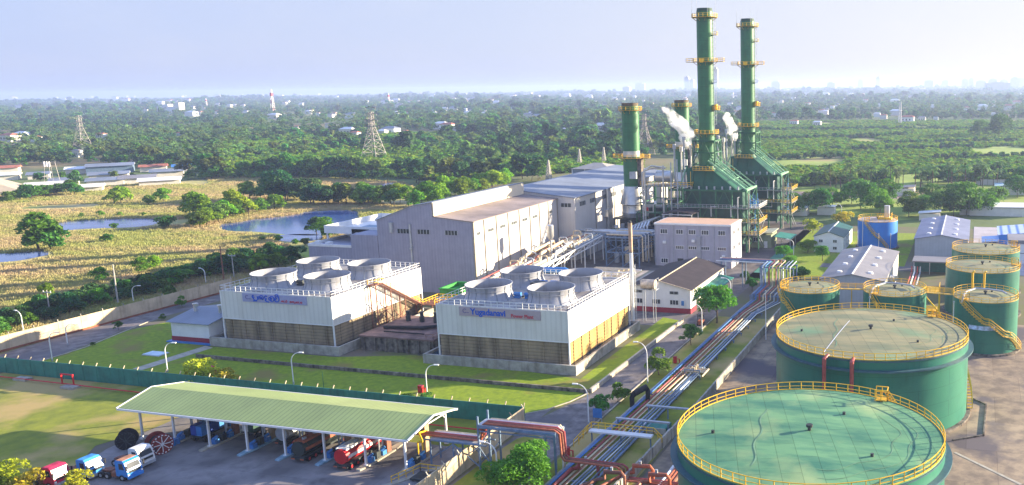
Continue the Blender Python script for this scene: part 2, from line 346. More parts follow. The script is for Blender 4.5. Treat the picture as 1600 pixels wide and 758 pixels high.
sheet('pond_water', [at(0, 701), at(26, 702), at(8, 712), at(0, 716), at(-60, 740), at(-60, 690)], .06, 'water')
field_m = mat('scrub_field', (.32, .40, .06), .95, .2, .03, col2=(.15, .22, .035), blotch=(.32, .24, .10), bscale=.015, blo=.56, bhi=.66)
_, FIELD = psheet('field', [(1150, 300), (1175, 250), (1190, 192), (1640, 190), (1900, 200), (1900, 330), (1600, 330), (1400, 345), (1240, 330)], .03, field_m)
plot_m = mat('plant_yard_ground', (.12, .14, .045), .95, .25, .25, col2=(.16, .13, .07), blotch=(.14, .12, .09), bscale=.05)
sheet('ground', [(-204, 84), (60, 60), (60, 345), (-160, 345), (-206, 200)], .04, plot_m)
lawn_m = mat('mown_lawn', (.26, .33, .012), .95, .15, .9, col2=(.11, .175, .01), lo=.25, hi=.75, detail=9, blotch=(.21, .17, .04), bscale=.1, blo=.54, bhi=.68, bump=.5, bdist=.05)
sheet('lawn', smoothpoly([(-187, 126.6), (-187, 140), (-192.5, 160), (-178, 171), (-163, 172), (-163, 150), (-160, 126.6)], 1), .07, lawn_m)
sheet('lawn', [(-162, 126.6), (-162, 149), (-128, 149), (-112, 154), (-71.5, 148), (-71.5, 195), (-66.5, 193), (-67.3, 141.3), (-68.5, 134), (-73, 128.5), (-80, 126.6)], .078, lawn_m)
grass2 = mat('rough_grass', (.25, .27, .025), .95, .2, .35, col2=(.13, .16, .02), blotch=(.38, .28, .10), bscale=.07, blo=.47, bhi=.6, bump=.6, bdist=.1)
sheet('grass_verge', [(-187, 80), (-187, 124.3), (-71, 124.3), (-71, 112.6), (-129, 112.6), (-133, 100), (-122, 84), (-122, 80)], .07, grass2, kind='structure')
sheet('grass_verge', smoothpoly([(-69.5, 90), (-69.5, 118), (-67, 121.5), (-63, 119), (-61, 110), (-60, 90)], 1), .07, grass2)
sheet('grass_verge', [(-59, 90), (-59, 199), (-44.9, 199), (-44.9, 90)], .06, grass2)
sheet('grass_verge', [(-71, 87), (-71, 101.5), (-76, 101.5), (-80, 95), (-84, 87)], .075, grass2)
# roads
sheet('road', smoothpoly([(-201.5, 120), (-202, 190), (-194, 200), (-194, 160), (-188, 140), (-187, 120)], 1), .062, 'road')
sheet('road', [(-69.8, 100), (-69.8, 126.7), (-66, 141), (-66, 199.5), (-59.5, 199.5), (-59.5, 100)], .066, 'road')
sheet('road', [(-82, 126.7), (-82, 124.8), (-69.5, 124.8), (-69.5, 133), (-73, 128.5), (-76, 126.7)], .07, 'road')
sheet('road', [(-82, 187.5), (-82, 199.4), (-66.2, 199.4), (-66.2, 193.5), (-71.5, 187.5)], .07, 'road')
sheet('road', [(-66, 199.6), (-66, 246), (-59.5, 246), (-59.5, 199.6)], .07, 'road')
sheet('truck_yard', [(-123, 80), (-130, 99.5), (-130.5, 113.5), (-72, 113.5), (-72, 101.5), (-80, 92), (-84, 80)], .082, 'yard')
tankyard_m = mat('tank_yard_concrete', (.38, .29, .19), .9, .22, .3, col2=(.20, .155, .115), lo=.38, hi=.62, blotch=(.12, .10, .105), bscale=.07, blo=.53, bhi=.60, brick=(9, 12, .04, (0, 0, 0), .75), bvar=.6, bcol=(.45, .42, .42))
sheet('tank_yard', [(-44.4, 70), (60, 70), (60, 207), (-44.4, 207)], .085, tankyard_m)
sheet('yard_apron', [(-135, 232), (-58.5, 232), (-60, 350), (-128, 350)], .074, mat('process_yard', (.15, .13, .115), .9, .3, .2, blotch=(.08, .07, .07), bscale=.08))
sheet('lawn', [(-63, 240), (-63, 330), (-20, 330), (-20, 268), (-40, 250)], .074, lawn_m)
sheet('path', [(-62.8, 250), (-62.8, 296), (-59, 296), (-59, 250)], .09, mat('green_painted_path', (.06, .22, .16), .8, .15, .4))
sheet('path', [(-60, 262), (-53, 262), (-53, 266), (-60, 266)], .095, mat('yellow_painted_path', (.45, .30, .06), .8, .15, .4))
sheet('road', [at(1180, 305), at(1182, 298), at(1420, 303), at(1420, 312)], .06, mat('dirt_road', (.26, .19, .16), .9, .2, .1))
sheet('road', [(-45, 268), (-45, 262), (60, 262), (60, 268)], .09, 'road')
sheet('path', [at(207, 577), at(321, 541), at(333, 544), at(222, 579)], .1, 'kerb')
sheet('yard_apron', [(0, 285), (0, 350), (60, 350), (60, 262), (8, 262)], .1, mat('pale_depot_yard', (.42, .38, .38), .9, .15, .1))

# kerbs and low walls: each one a thing
def kerb(name, pts, h, wd, m, label, cat='kerb', closed=False):
    g = MB()
    for a, b in zip(pts, pts[1:]):
        a = Vector((*a, 0)); b = Vector((*b, 0)); d = (b - a).normalized(); nn = Vector((-d.y, d.x, 0)) * wd / 2; e = d * wd * .0
        q = [a - nn - e, b - nn + e, b + nn + e, a + nn - e]; g.prism([(p.x, p.y) for p in q], .05, h)
    return tag(g.build(name, m), label, cat)
lw = kerb('retaining_wall', [(-157, 142), (-66.6, 141.2)], .75, .35, 'darkconc', 'long low dark ledge wall across the lawn before the cooling towers', 'low wall')
kerb('retaining_wall', [(-66.3, 141.4), (-65.6, 192)], .9, .45, 'kerb', 'pale low wall edging the lawn beside the plant road', 'low wall')
arc = smoothpoly([(-73, 127.6), (-69.8, 132.5), (-66.8, 141)], 1)
kerb('road_kerb', [(-80, 126.8), (-73.5, 128.2), (-70.2, 131.5), (-68, 136), (-66.7, 141)], .2, .2, 'kerb', 'curved kerb rounding the lawn corner at the road junction')
kerb('road_kerb', [(-59.3, 118), (-59.3, 199)], .2, .25, 'kerb', 'straight kerb between the plant road and the pipe corridor')
kerb('road_kerb', [(-193.5, 163), (-187.6, 142), (-187.2, 132), (-188, 126.6)], .2, .3, 'kerb', 'curved kerb round the tip of the lawn by the cream wall')
kerb('pipe_trench_kerb', [(-56.3, 100), (-55.9, 135), (-54.2, 200)], .55, .35, 'kerb', 'long concrete edge beam on the road side of the pipe corridor', 'edge beam')
kerb('yard_kerb', [(-71.2, 112.8), (-76.5, 102.5), (-81, 94)], .25, .9, 'kerb', 'wide white kerb where the truck yard meets the grass')
# drain channel line in tank yard
kerb('drain_channel', [at(1492, 708), at(1595, 758)], .12, .5, 'kerb', 'pale drain channel crossing the concrete tank yard', 'drain')
b_ = [at(1521, 625), at(1541, 634), at(1537, 682), at(1488, 690)]
kerb('spill_kerb', b_, .35, .25, 'darkconc', 'angled dark spill kerb beside the further large tank')

# ------------------------------------------------------------------ boundary walls
def panel_wall(name, p0, p1, h, pm, label, sp=4.0, arm=(-1, 0), postm='concrete', th=.14, base='maroon'):
    a = Vector((*p0, 0)); b = Vector((*p1, 0)); L_ = (b - a).length; n = max(1, round(L_ / sp)); d = (b - a) / n; dn = d.normalized(); nn = Vector((-dn.y, dn.x, 0))
    t = thing(name, label, 'wall', (*p0, 0))
    for i in range(n):
        q0 = a + d * i + dn * .12; q1 = a + d * (i + 1) - dn * .12; o = nn * th / 2
        g = MB(); g.prism([((q0 - o).x, (q0 - o).y), ((q1 - o).x, (q1 - o).y), ((q1 + o).x, (q1 + o).y), ((q0 + o).x, (q0 + o).y)], .05, h + random.uniform(-.03, .03)); g.build('panel', pm, t)
    for i in range(n + 1):
        q = a + d * i; g = MB(); g.box(q.x - .11, q.y - .11, 0, q.x + .11, q.y + .11, h + .04); po = g.build('post', pm, t)
        g = MB(); g.tube([(q.x, q.y, h + .0), (q.x + arm[0] * .35, q.y + arm[1] * .35, h + .55)], .1, 4); g.build('arm', postm, po)
    return t
cw = [at(0, 548), at(180, 500), at(343, 459)]
panel_wall('precast_wall', (-204.5, 100), (-201, 196), 3.4, 'creamwall', 'long cream precast boundary wall between the marsh and the plant road', 5.2, (-.3, 0), base=None)
kerb('wall_footing', [(-204.0, 100), (-200.5, 196)], .45, .3, mat('red_brown_footing', (.28, .10, .055), .9, .2, .5), 'red brown footing along the foot of the cream boundary wall', 'footing')
panel_wall('painted_wall', (-200, 124.5), (-70.6, 124.5), 3.2, 'fgreen', 'long dark green panel wall between the lawn and the loading shed', 3.4, (0, 1), 'creamwall')
panel_wall('precast_wall', (-70.5, 124.1), (-70.3, 86), 3.2, 'creamwall', 'pale panel wall running beside the road to the green wall corner', 4.0, (-1, 0))
t = thing('bund_wall', 'long bare concrete bund wall between pipe corridor and tank yard', 'wall', (-44.6, 90, 0))
for i in range(30):
    y0 = 90 + i * 3.85; x0 = -46.2 + 1.7 * min(1, i / 12)
    if y0 > 203: break
    g = MB(); g.box(x0 - .15, y0 + .03, .04, x0 + .15, y0 + 3.82, 1.8); g.build('panel', 'concrete', t)
    g = MB(); g.box(x0 - .3, y0 - .12, .04, x0 - .152, y0 + .18, 1.7); g.build('buttress', 'concrete', t)

# ------------------------------------------------------------------ cooling towers
def letters(parent, txt, x, y, z, size, m, bold=0.0, ext=.03):
    cu = D.curves.new('lettering', 'FONT'); cu.body = txt; cu.size = size; cu.extrude = ext; cu.offset = bold; cu.resolution_u = 3
    o = D.objects.new('lettering', cu); C.objects.link(o); cu.materials.append(M_[m]); o.parent = parent
    o.rotation_euler = (rad(90), 0, 0); me = D.meshes.new_from_object(o); D.objects.remove(o); o = D.objects.new('lettering', me); C.objects.link(o); o.parent = parent; o.rotation_euler = (rad(90), 0, 0); o.location = Vector((x, y, z)) - parent.parent.location
    return o
def cooling_tower(x0, x1, label, left):
    y0, y1 = 151.0, 182.2; zt = 12.4; zs = 6.2; zb = 2.0
    t = thing('cooling_tower', label, 'cooling tower', ((x0 + x1) / 2, 166, 0))
    pz = (x0 - 3.2, 149.7, x1 + 1.9, 183.8)
    g = MB(); wd = .5
    for a in [(pz[0], pz[1], pz[2], pz[1] + wd), (pz[0], pz[3] - wd, pz[2], pz[3]), (pz[0], pz[1] + wd, pz[0] + wd, pz[3] - wd), (pz[2] - wd, pz[1] + wd, pz[2], pz[3] - wd)]: g.box(a[0], a[1], 0, a[2], a[3], zb)
    g.build('basin', 'concrete', t)
    g = MB(); g.box(pz[0] + wd, pz[1] + wd, .1, pz[2] - wd, pz[3] - wd, 1.45); g.build('basin_water', mat('basin_water', (.02, .06, .09), .2, .1, .3), t)
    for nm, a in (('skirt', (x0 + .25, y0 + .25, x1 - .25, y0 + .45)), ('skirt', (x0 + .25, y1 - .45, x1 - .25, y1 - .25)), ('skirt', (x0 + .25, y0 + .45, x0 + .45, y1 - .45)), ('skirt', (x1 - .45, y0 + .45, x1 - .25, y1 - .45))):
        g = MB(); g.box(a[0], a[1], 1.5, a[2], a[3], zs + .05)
        k = 7
        for i in range(k):      # inclined louvre blades standing proud
            z = 2.0 + i * (zs - 2.2) / (k - 1)
            if a[2] - a[0] > 2: 
                yy = a[1] if a[1] < 160 else a[3]; s_ = -1 if a[1] < 160 else 1
                g.box(a[0], yy, z, a[2], yy + s_ * .12, z + .06)
            else:
                xx = a[0] if a[0] < (x0 + x1) / 2 else a[2]; s_ = -1 if a[0] < (x0 + x1) / 2 else 1
                g.box(xx, a[1], z, xx + s_ * .12, a[3], z + .06)
        for i in range(8):
            if a[2] - a[0] > 2:
                yy = a[1] if a[1] < 160 else a[3]; s_ = -1 if a[1] < 160 else 1; xx = a[0] + (a[2] - a[0]) * (i + .5) / 8; g.box(xx - .09, yy, 1.6, xx + .09, yy + s_ * .17, zs)
            else:
                xx = a[0] if a[0] < (x0 + x1) / 2 else a[2]; s_ = -1 if a[0] < (x0 + x1) / 2 else 1; yy = a[1] + (a[3] - a[1]) * (i + .5) / 8; g.box(xx, yy - .09, 1.6, xx + s_ * .17, yy + .09, zs)
        g.build('skirt', 'skirt' if a[2] - a[0] > 2 or a[0] < (x0 + x1) / 2 or left else mat('sunlit_ochre_louvre', (.58, .38, .13), .8, .2, .35, col2=(.34, .22, .09), streak=.5, rib=('Z', .7), rdark=.4, lo=.35, hi=.65, stretch=(1, 1, .3)), t)  # sunlit yellow put into this side's louvre colour, along with ochre staining
    g = MB(); th = .3
    g.box(x0, y0, zs, x1, y0 + th, zt); g.box(x0, y1 - th, zs, x1, y1, zt); g.box(x0, y0 + th, zs, x0 + th, y1 - th, zt); g.box(x1 - th, y0 + th, zs, x1, y1 - th, zt)
    g.build('cladding', 'clad', t)
    for x in (x0, x1):
        for y in (y0, y1): g = MB(); g.box(x - .13, y - .13, 1.5, x + .13, y + .13, zt + .05); g.build('corner_trim', 'white', t)
    g = MB(); g.box(x0, y0 - .06, zs - .1, x1, y0 - .002, zs + .1); g.build('belt_trim', 'white', t); g = MB(); g.box(x1 + .002, y0, zs - .1, x1 + .06, y1, zs + .1); g.build('belt_trim', 'white', t)
    g = MB(); g.box(x0 + th, y0 + th, zt - .6, x1 - th, y1 - th, zt - .25); g.build('deck', mat('tower_deck', (.36, .34, .32), .8, .2, .5, blotch=(.2, .18, .17), bscale=.2), t)
    g = MB(); g.rail([(x0, y0, zt), (x1, y0, zt), (x1, y1, zt), (x0, y1, zt), (x0, y0, zt)], 1.15, 1.35, .085); g.build('railing', 'white', t)
    cx, cy = (x0 + x1) / 2, (y0 + y1) / 2 - .6
    zd, zr = zt - .3, 15.2
    pr_ = [(5.35, zd), (4.95, zd + .6), (4.68, zd + 1.3), (4.55, zd + 1.9), (4.62, zd + 2.5), (4.78, zr)]
    for sx in (-1, 1):
        for sy in (-1, 1):
            X, Y = cx + sx * 7.15, cy + sy * 7.05
            g = MB(); g.m = 0
            g.lathe(pr_ + [(r - .12, z) for r, z in pr_[::-1]], X, Y, 48, close=False)
            g.m = 1
            for i in range(14):
                t_ = 2 * math.pi * (i + .4) / 14; c, s_ = math.cos(t_), math.sin(t_)
                g.tube([(X + (r + .05) * c, Y + (r + .05) * s_, z) for r, z in pr_], .07, 4)
            g.m = 0; g.ring(X, Y, zr, 4.78, .11, 48); g.ring(X, Y, zr - .9, 4.68, .07, 48)
            st = g.build('fan_stack', ['frp', 'frprib'], t, smooth=True)
            g = MB(); g.cyl(X, Y, zd + .9, zd + 1.5, .7, 16)
            for i in range(6):
                a = i * math.pi / 3 + .3; c, s_ = math.cos(a), math.sin(a)
                g.add([(X + .6 * c - .35 * s_, Y + .6 * s_ + .35 * c, zd + 1.35), (X + .6 * c + .35 * s_, Y + .6 * s_ - .35 * c, zd + 1.1), (X + 4.3 * c + .22 * s_, Y + 4.3 * s_ - .22 * c, zd + 1.1), (X + 4.3 * c - .22 * s_, Y + 4.3 * s_ + .22 * c, zd + 1.28)], [(0, 1, 2, 3)])
            g.build('fan', 'darksteel', st, smooth=True)
            g = MB(); mx = X - sx * 5.9; g.tube([(mx - .8, Y - sy * 1.2, zd + .9), (mx + .8, Y - sy * 1.2, zd + .9)], .42, 12); g.box(mx - .7, Y - sy * 1.2 - .4, zd, mx + .7, Y - sy * 1.2 + .4, zd + .5)
            g.build('motor', 'bluepipe' if not left else 'darksteel', t)
    g = MB(); g.tube([(cx, cy - 6, zd + .4), (cx, cy + 9, zd + .4)], .22, 8); g.box(cx - 1.3, cy - .2, zd, cx + 1.1, cy + 2.2, zd + 2.0); g.build('pump_housing', 'darksteel', t)
    bn = x0 + (5.9 if left else 5.2); bw = 16.7 if left else 18.0
    g = MB(); g.box(bn, y0 - .16, 10.3, bn + bw, y0 - .01, 12.15); b = g.build('banner', 'signlilac' if left else 'signpink', t)
    yy = y0 - .2
    def glyph(strokes, X0, Z0, sc, r, m):
        g = MB()
        for st in strokes: g.tube([(X0 + p[0] * sc, yy, Z0 + p[1] * sc) for p in st], r, 5)
        return g.build('lettering', m, b)
    arc_ = lambda cx_, cz, r, a0, a1, k=8: [(cx_ + r * math.cos(rad(a0 + (a1 - a0) * i / k)), cz + r * math.sin(rad(a0 + (a1 - a0) * i / k))) for i in range(k + 1)]
    glyph([arc_(.5, .6, .42, 40, 320)], bn + .8, 10.75, 1.0, .05, 'lettgrey'); glyph([[(0, 0), (.45, 0)]], bn + 1.75, 11.0, 1, .05, 'lettgrey')
    if not left:
        letters(b, 'Yugadanavi', bn + 2.6, yy, 10.72, 1.75, 'lettblue', .045).scale.x = 1.0
        letters(b, 'Power Plant', bn + 11.6, yy, 10.6, 1.0, 'lettred', .02)
    else:
        X0 = bn + 2.7; Z = 10.7; s_ = 1.34
        ya = [arc_(.2, .62, .2, 60, 330), arc_(.62, .42, .42, 150, 400, 12), [(.12, -.08), (.85, -.08)]]
        ga = [arc_(.25, .45, .25, -40, 250), arc_(.68, .5, .38, -60, 200, 12), arc_(.65, .42, .14, 0, 360)]
        da = [arc_(.45, .62, .26, 30, 300), [(.5, .38), (.25, .2), (.45, -.05), (.95, -.12)]]
        na = [arc_(.22, .42, .22, 0, 330), arc_(.62, .42, .42, -140, 150, 12), arc_(.5, .4, .15, 0, 300)]
        vi = [arc_(.5, .45, .46, -200, 120, 14), arc_(.35, .5, .18, 0, 300), arc_(.55, .85, .34, 10, 150), [(.9, .9), (.98, .55)]]
        for gl, xo in ((ya, 0), (ga, 1.1), (da, 2.25), (na, 3.2), (vi, 4.25)): glyph(gl, X0 + xo * s_, Z, s_, .115, 'lettblue')
        X1 = X0 + 7.5; s2 = .46
        for k, gl in enumerate((ga, da, vi, None, na, ga, ya, na, da, na)):
            if gl: glyph(gl, X1 + k * s2 * 1.18, Z - .05, s2, .05, 'lettred')
    return t
TR = cooling_tower(-104.0, -75.0, 'right cooling tower carrying the blue Yugadanavi lettering on a pink banner', False)
TL = cooling_tower(-158.1, -129.4, 'left cooling tower with lilac banner in Sinhala script and a yellow side stair', True)
# cladding stair on the left tower
t = thing('steel_stair', 'rusty yellow railed stair tower climbing the side of the left cooling tower', 'stair', (-127, 170, 0))
g = MB(); sx0, sx1 = -129.2, -127.4
for x in (sx0 + .1, sx1): g.bar((x, 165.2, 12.4), (x, 179.5, 4.0), .22)
for i in range(26):
    f = i / 25; g.box(sx0 + .1, 165.2 + 14.3 * f, 12.35 - 8.4 * f, sx1, 165.6 + 14.3 * f, 12.43 - 8.4 * f)
g.build('flight', 'rust', t)
g = MB(); g.rail([(sx1, 165.2, 12.4), (sx1, 179.5, 4.0)], 1.1, 1.6, .1); g.rail([(sx0, 162.5, 12.5), (sx1, 162.5, 12.5), (sx1, 165.2, 12.5)], 1.1, 1.5, .1)
g.rail([(sx1, 179.5, 4.0), (sx1, 186, 4.0), (-121, 186, 4.0)], 1.1, 1.2, .12); g.build('handrail', 'yellow', t); g = MB(); g.rail([(-124.5, 180, 4.0), (-124.5, 183, 4), (-121, 183, 4.0)], 1.1, 1.2, .12); g.build('handrail', 'yellow', t)
g = MB(); g.box(sx0, 162.5, 12.3, sx1, 165.2, 12.45); g.box(sx0, 179.5, 3.8, -121, 186, 3.98)
for y, z in ((163, 12.3), (168, 10.6), (173, 7.7), (179, 4.2), (185.5, 3.9)):
    g.bar((sx1 - .1, y, 0), (sx1 - .1, y, z), .2); g.bar((sx0 + .2, y, 1.6), (sx0 + .2, y, z), .2)
for y, z in ((163, 9), (168, 6)): g.bar((sx1 - .1, y, z), (sx1 - .1, y + 5, z - 5), .12); g.bar((sx1 - .1, y, z - 5), (sx1 - .1, y + 5, z - 1), .12); g.bar((sx1 - .1, y, z - 3), (sx1 - .1, y + 5, z - 3), .12)
g.build('support_frame', 'rust', t)
# pump pit between the towers
t = thing('pump_pit', 'stained concrete pump pit with pipes between the two cooling towers', 'pump pit', (-117, 163, 0))
g = MB(); g.box(-126.2, 155.0, .05, -108.2, 171.5, 3.0); g.build('tank', 'darkconc', t)
g = MB(); g.box(-126.4, 154.8, 3.0, -108.0, 171.7, 3.35); g.build('slab', mat('brown_slab', (.22, .14, .12), .9, .3, .4), t)
for i in range(7):
    g = MB(); x = -125.2 + i * 2.7; g.box(x - .22, 154.62, .05, x + .22, 154.98, 2.98); g.build('pier', 'darkconc', t)
for i in range(4):
    x = -123 + i * 3.6; g = MB(); g.cyl(x, 167.5, 3.35, 4.6, .55, 14); g.cyl(x, 167.5, 4.6, 5.5, .4, 14); g.cyl(x, 167.5, 5.5, 5.7, .5, 14); g.build('pump', 'darksteel', t)
g = MB(); g.tube([(-124, 160.2, 3.8), (-115, 161.5, 3.8), (-110, 166, 3.8)], .38, 10); g.tube([(-122, 157.5, 3.7), (-112, 157.5, 3.7)], .16, 8); g.build('pipe', 'black', t)
g = MB(); g.rail([(-126.2, 171.5, 3.35), (-126.2, 160, 3.35)], 1.1, 1.6, .08); g.rail([(-110, 155.2, 3.35), (-108.3, 155.2, 3.35), (-108.3, 163, 3.35)], 1.1, 1.6, .08); g.build('railing', 'rust', t)
t = thing('skip_container', 'bright green open top container behind the right cooling tower', 'container', (-127.5, 196, 0))
g = MB(); gm_ = mat('bright_green_paint', (.04, .28, .05), .5, .1, .5)
for a in ((-131, 192, -124, 192.3), (-131, 199.7, -124, 200), (-131, 192.3, -130.7, 199.7), (-124.3, 192.3, -124, 199.7)): g.box(a[0], a[1], .2, a[2], a[3], 4.7)
g.box(-130.7, 192.3, 3.6, -124.3, 199.7, 3.9); g.build('body', gm_, t)
g = MB(); g.box(-131.2, 191.8, 4.7, -123.8, 192.4, 5.0); g.box(-131.2, 199.6, 4.7, -123.8, 200.2, 5.0); g.box(-131.2, 192.4, 4.7, -130.6, 199.6, 5.0); g.box(-124.4, 192.4, 4.7, -123.8, 199.6, 5.0); g.build('rim', gm_, t)
# small chemical building left of the left tower
t = thing('dosing_building', 'small white building with red and blue base beside the left cooling tower', 'building', (-168, 158, 0))
g = MB(); g.extr([(150.5, .9), (166, .9), (166, 4.6), (158.3, 5.9), (150.5, 4.6)], 'x', -172.5, -162.0); g.build('wall', 'white', t)
g = MB(); g.box(-172.6, 150.4, .35, -161.9, 166.1, 1.35); g.build('base_band', 'maroon', t); g = MB(); g.box(-173.4, 149.6, .05, -161.2, 166.9, .34); g.build('plinth', 'bluepipe', t)
g = MB(); 
for s_ in (0, 1):
    ya, yb = (149.8, 158.3) if s_ == 0 else (158.3, 166.7); za, zb_ = (4.6, 6.05) if s_ == 0 else (6.05, 4.6)
    g.add([(-173.2, ya, za), (-161.3, ya, za), (-161.3, yb, zb_), (-173.2, yb, zb_), (-173.2, ya, za + .15), (-161.3, ya, za + .15), (-161.3, yb, zb_ + .15), (-173.2, yb, zb_ + .15)], [(3, 2, 1, 0), (4, 5, 6, 7), (0, 1, 5, 4), (1, 2, 6, 5), (2, 3, 7, 6), (3, 0, 4, 7)])
g.build('roof', 'blueroof', t)
for x in (-171, -164): g = MB(); g.cyl(x, 156, 5.4, 7.4, .4, 12); g.cyl(x, 156, 7.4, 7.6, .6, 12); g.cyl(x + .5, 156, 6.9, 7.5, .35, 10); g.build('vent', 'silver', t)

# ------------------------------------------------------------------ turbine hall
t = thing('turbine_hall', 'long pale turbine hall with a raised roof strip and stepped gable', 'building', (-144, 206, 0))
HALL = [(-159, 0), (-159, 19.6), (-147, 23.9), (-141.2, 24.9), (-141.2, 21.0), (-129, 19.9), (-129, 0)]
g = MB(); g.extr([(a, b) for a, b in HALL], 'y', 206, 256); g.build('wall', 'hallclad', t)
GABLE_SHADE = mat('lavender_shade_sheet', (.30, .30, .37), .6, .06, .4, streak=.35, scol=(.7, .68, .66), rib=('X', .9), rdark=.12)  # front's lavender shade put into the sheet colour; annex walls share it
g = MB(); g.extr([(-158.98, .05), (-158.98, 19.5), (-147, 23.78), (-141.3, 24.75), (-141.3, 20.95), (-129.3, 19.82), (-129.3, .05)], 'y', 205.93, 205.996); g.build('gable_shade_sheet', GABLE_SHADE, t)  # thin added slab that carries the gable's painted shade
def roofslab(g, x0, z0, x1, z1, y0, y1, th=.25):
    g.add([(x0, y0, z0), (x1, y0, z1), (x1, y1, z1), (x0, y1, z0), (x0, y0, z0 + th), (x1, y0, z1 + th), (x1, y1, z1 + th), (x0, y1, z0 + th)], [(3, 2, 1, 0), (4, 5, 6, 7), (0, 1, 5, 4), (1, 2, 6, 5), (2, 3, 7, 6), (3, 0, 4, 7)])
g = MB(); roofslab(g, -141.1, 21.01, -128.7, 19.9, 205.8, 256.0); g.build('roof', 'hallroof', t)
g = MB(); roofslab(g, -159.3, 19.5, -147, 23.92, 205.8, 256); roofslab(g, -147, 23.92, -140.9, 24.92, 205.8, 256); g.build('roof', 'blueroof', t)
g = MB(); g.box(-141.0, 206, 21.3, -140.7, 256, 24.85); g.build('monitor_wall', mat('monitor_sheet', (.66, .58, .44), .6, .05, .3), t)
for y in [211.5, 218, 224.5, 231, 237.5, 243.5, 249.5, 255.6]: g = MB(); g.box(-129, y - .12, .2, -128.78, y + .12, 19.8); g.build('pilaster', mat('joint_brown', (.30, .26, .2), .7), t)  # brown strips, darker than the hall wall
g = MB()
g.box(-129.05, 205.85, .1, -128.7, 206.25, 20.1); g.build('pilaster', mat('joint_brown', (.30, .26, .2), .7), t)
for y in (208.6, 214.8, 221.3, 227.8, 234.2, 240.6, 250.5): louvre(t, 'x', -129, y - 1.4 if y > 209 else y - .9, y + 1.6 if y > 209 else y + .9, 16.1, 16.9)
for x in (-150.6, -144.2, -135.6): louvre(t, 'y', 205.93, x - 1.9, x + 1.9, 16.3, 17.5, -1)
for x in (-148.3, -133.0):
    g = MB(); g.tube([(x if x < -140 else -154.2, 205.7, 19 if x < -140 else 19.5), (x if x < -140 else -154.2, 205.7, .3)], .28, 8); g.cyl(x if x < -140 else -154.2, 205.6, 12, 12.5, .5, 10)
    if x < -140: g.build('downpipe', 'steel', t)
g = MB(); g.cyl(-154.2, 205.55, 16.5, 19.3, .55, 12); g.build('vent', 'steel', t)
# extension hall
t = thing('turbine_hall_extension', 'pale hall with blue grey low roof continuing behind the main turbine hall', 'building', (-140, 256, 0))
HX = [(-162, 0), (-162, 19.4), (-146, 22.6), (-123, 20.2), (-123, 0)]
g = MB(); g.extr(HX, 'y', 256.1, 345); g.build('wall', 'hallclad', t)
g = MB(); roofslab(g, -162.3, 19.4, -146, 22.65, 255.9, 345.3); g.build('roof', 'blueroof', t)
g = MB(); roofslab(g, -146, 22.65, -122.6, 20.22, 255.9, 345.3); g.build('roof', 'blueroof', t)
for y in (272, 288, 304, 320, 336): g = MB(); g.box(-123, y - .12, .2, -122.8, y + .12, 20.0); g.build('pilaster', mat('joint_brown', (.3, .26, .2)), t)
for y in (262, 270, 280, 287.5, 297, 305, 314, 323, 332): louvre(t, 'x', -123, y - 2.2, y + 2.2, 17.2, 18.6)
louvre(t, 'y', 256.1, -127.8, -124.2, 17.4, 18.6, -1)
g = MB(); g.tube([(-122.4, 281, 20.5), (-122.4, 281, 15.5), (-122.4, 281, 2)], .5, 8); g.box(-123, 279, 11, -121.5, 283, 13.4); g.build('duct', 'silver', t)
for i in range(9): g = MB(); y = 262 + i * 9; x = -138 + 4 * (i % 2); g.box(x, y, 22.1 - (x + 146) * .105, x + 1.4, y + 2.2, 22.5 - (x + 146) * .105 + .15); g.build('skylight', 'white', t)
# left annex / control building
t = thing('control_annex', 'low grey annex with a white parapet deck left of the turbine hall', 'building', (-170, 206, 0))
g = MB(); g.box(-182.5, 206, 0, -168, 222, 11.6); g.build('wall', GABLE_SHADE, t)
g = MB(); g.box(-167.9, 205.9, 0, -159.1, 230, 15.4); g.build('wall', GABLE_SHADE, t)
g = MB()
for a in ((-182.6, 205.9, -168, 206.3), (-182.6, 222, -168, 222.3), (-182.6, 206.3, -182.2, 222)): g.box(a[0], a[1], 11.6, a[2], a[3], 12.3)
g.build('parapet', 'white', t)
g = MB(); g.box(-174, 214, 11.6, -168, 222, 15.5); g.build('penthouse', mat('blue_grey_wall', (.25, .33, .40), .6), t); window(t, 'y', 214, -172.6, -171.2, 12.8, 14.4, -1, 1); 
g = MB(); g.box(-181.5, 207.5, 11.6, -180.2, 209, 12.8); g.build('cooler_unit', 'white', t); g = MB(); g.box(-178, 207.5, 11.6, -176.5, 209, 12.6); g.build('cooler_unit', 'white', t)
g = MB(); P0 = (-183.5, 214, -162, 240)
for a in ((P0[0], P0[1], P0[2], P0[1] + .4), (P0[0], P0[3] - .4, P0[2], P0[3]), (P0[0], P0[1] + .4, P0[0] + .4, P0[3] - .4)): g.box(a[0], a[1], 14.0, a[2], a[3], 16.2)
g.box(P0[0] + .4, P0[1] + .4, 14.2, P0[2], P0[3] - .4, 14.6)
for x, y in ((-183, 214.5), (-183, 239.5), (-175, 239.5), (-183, 226)): g.box(x - .2, y, 0, x + .2, y + .4, 14)
g.build('canopy', 'white', t)

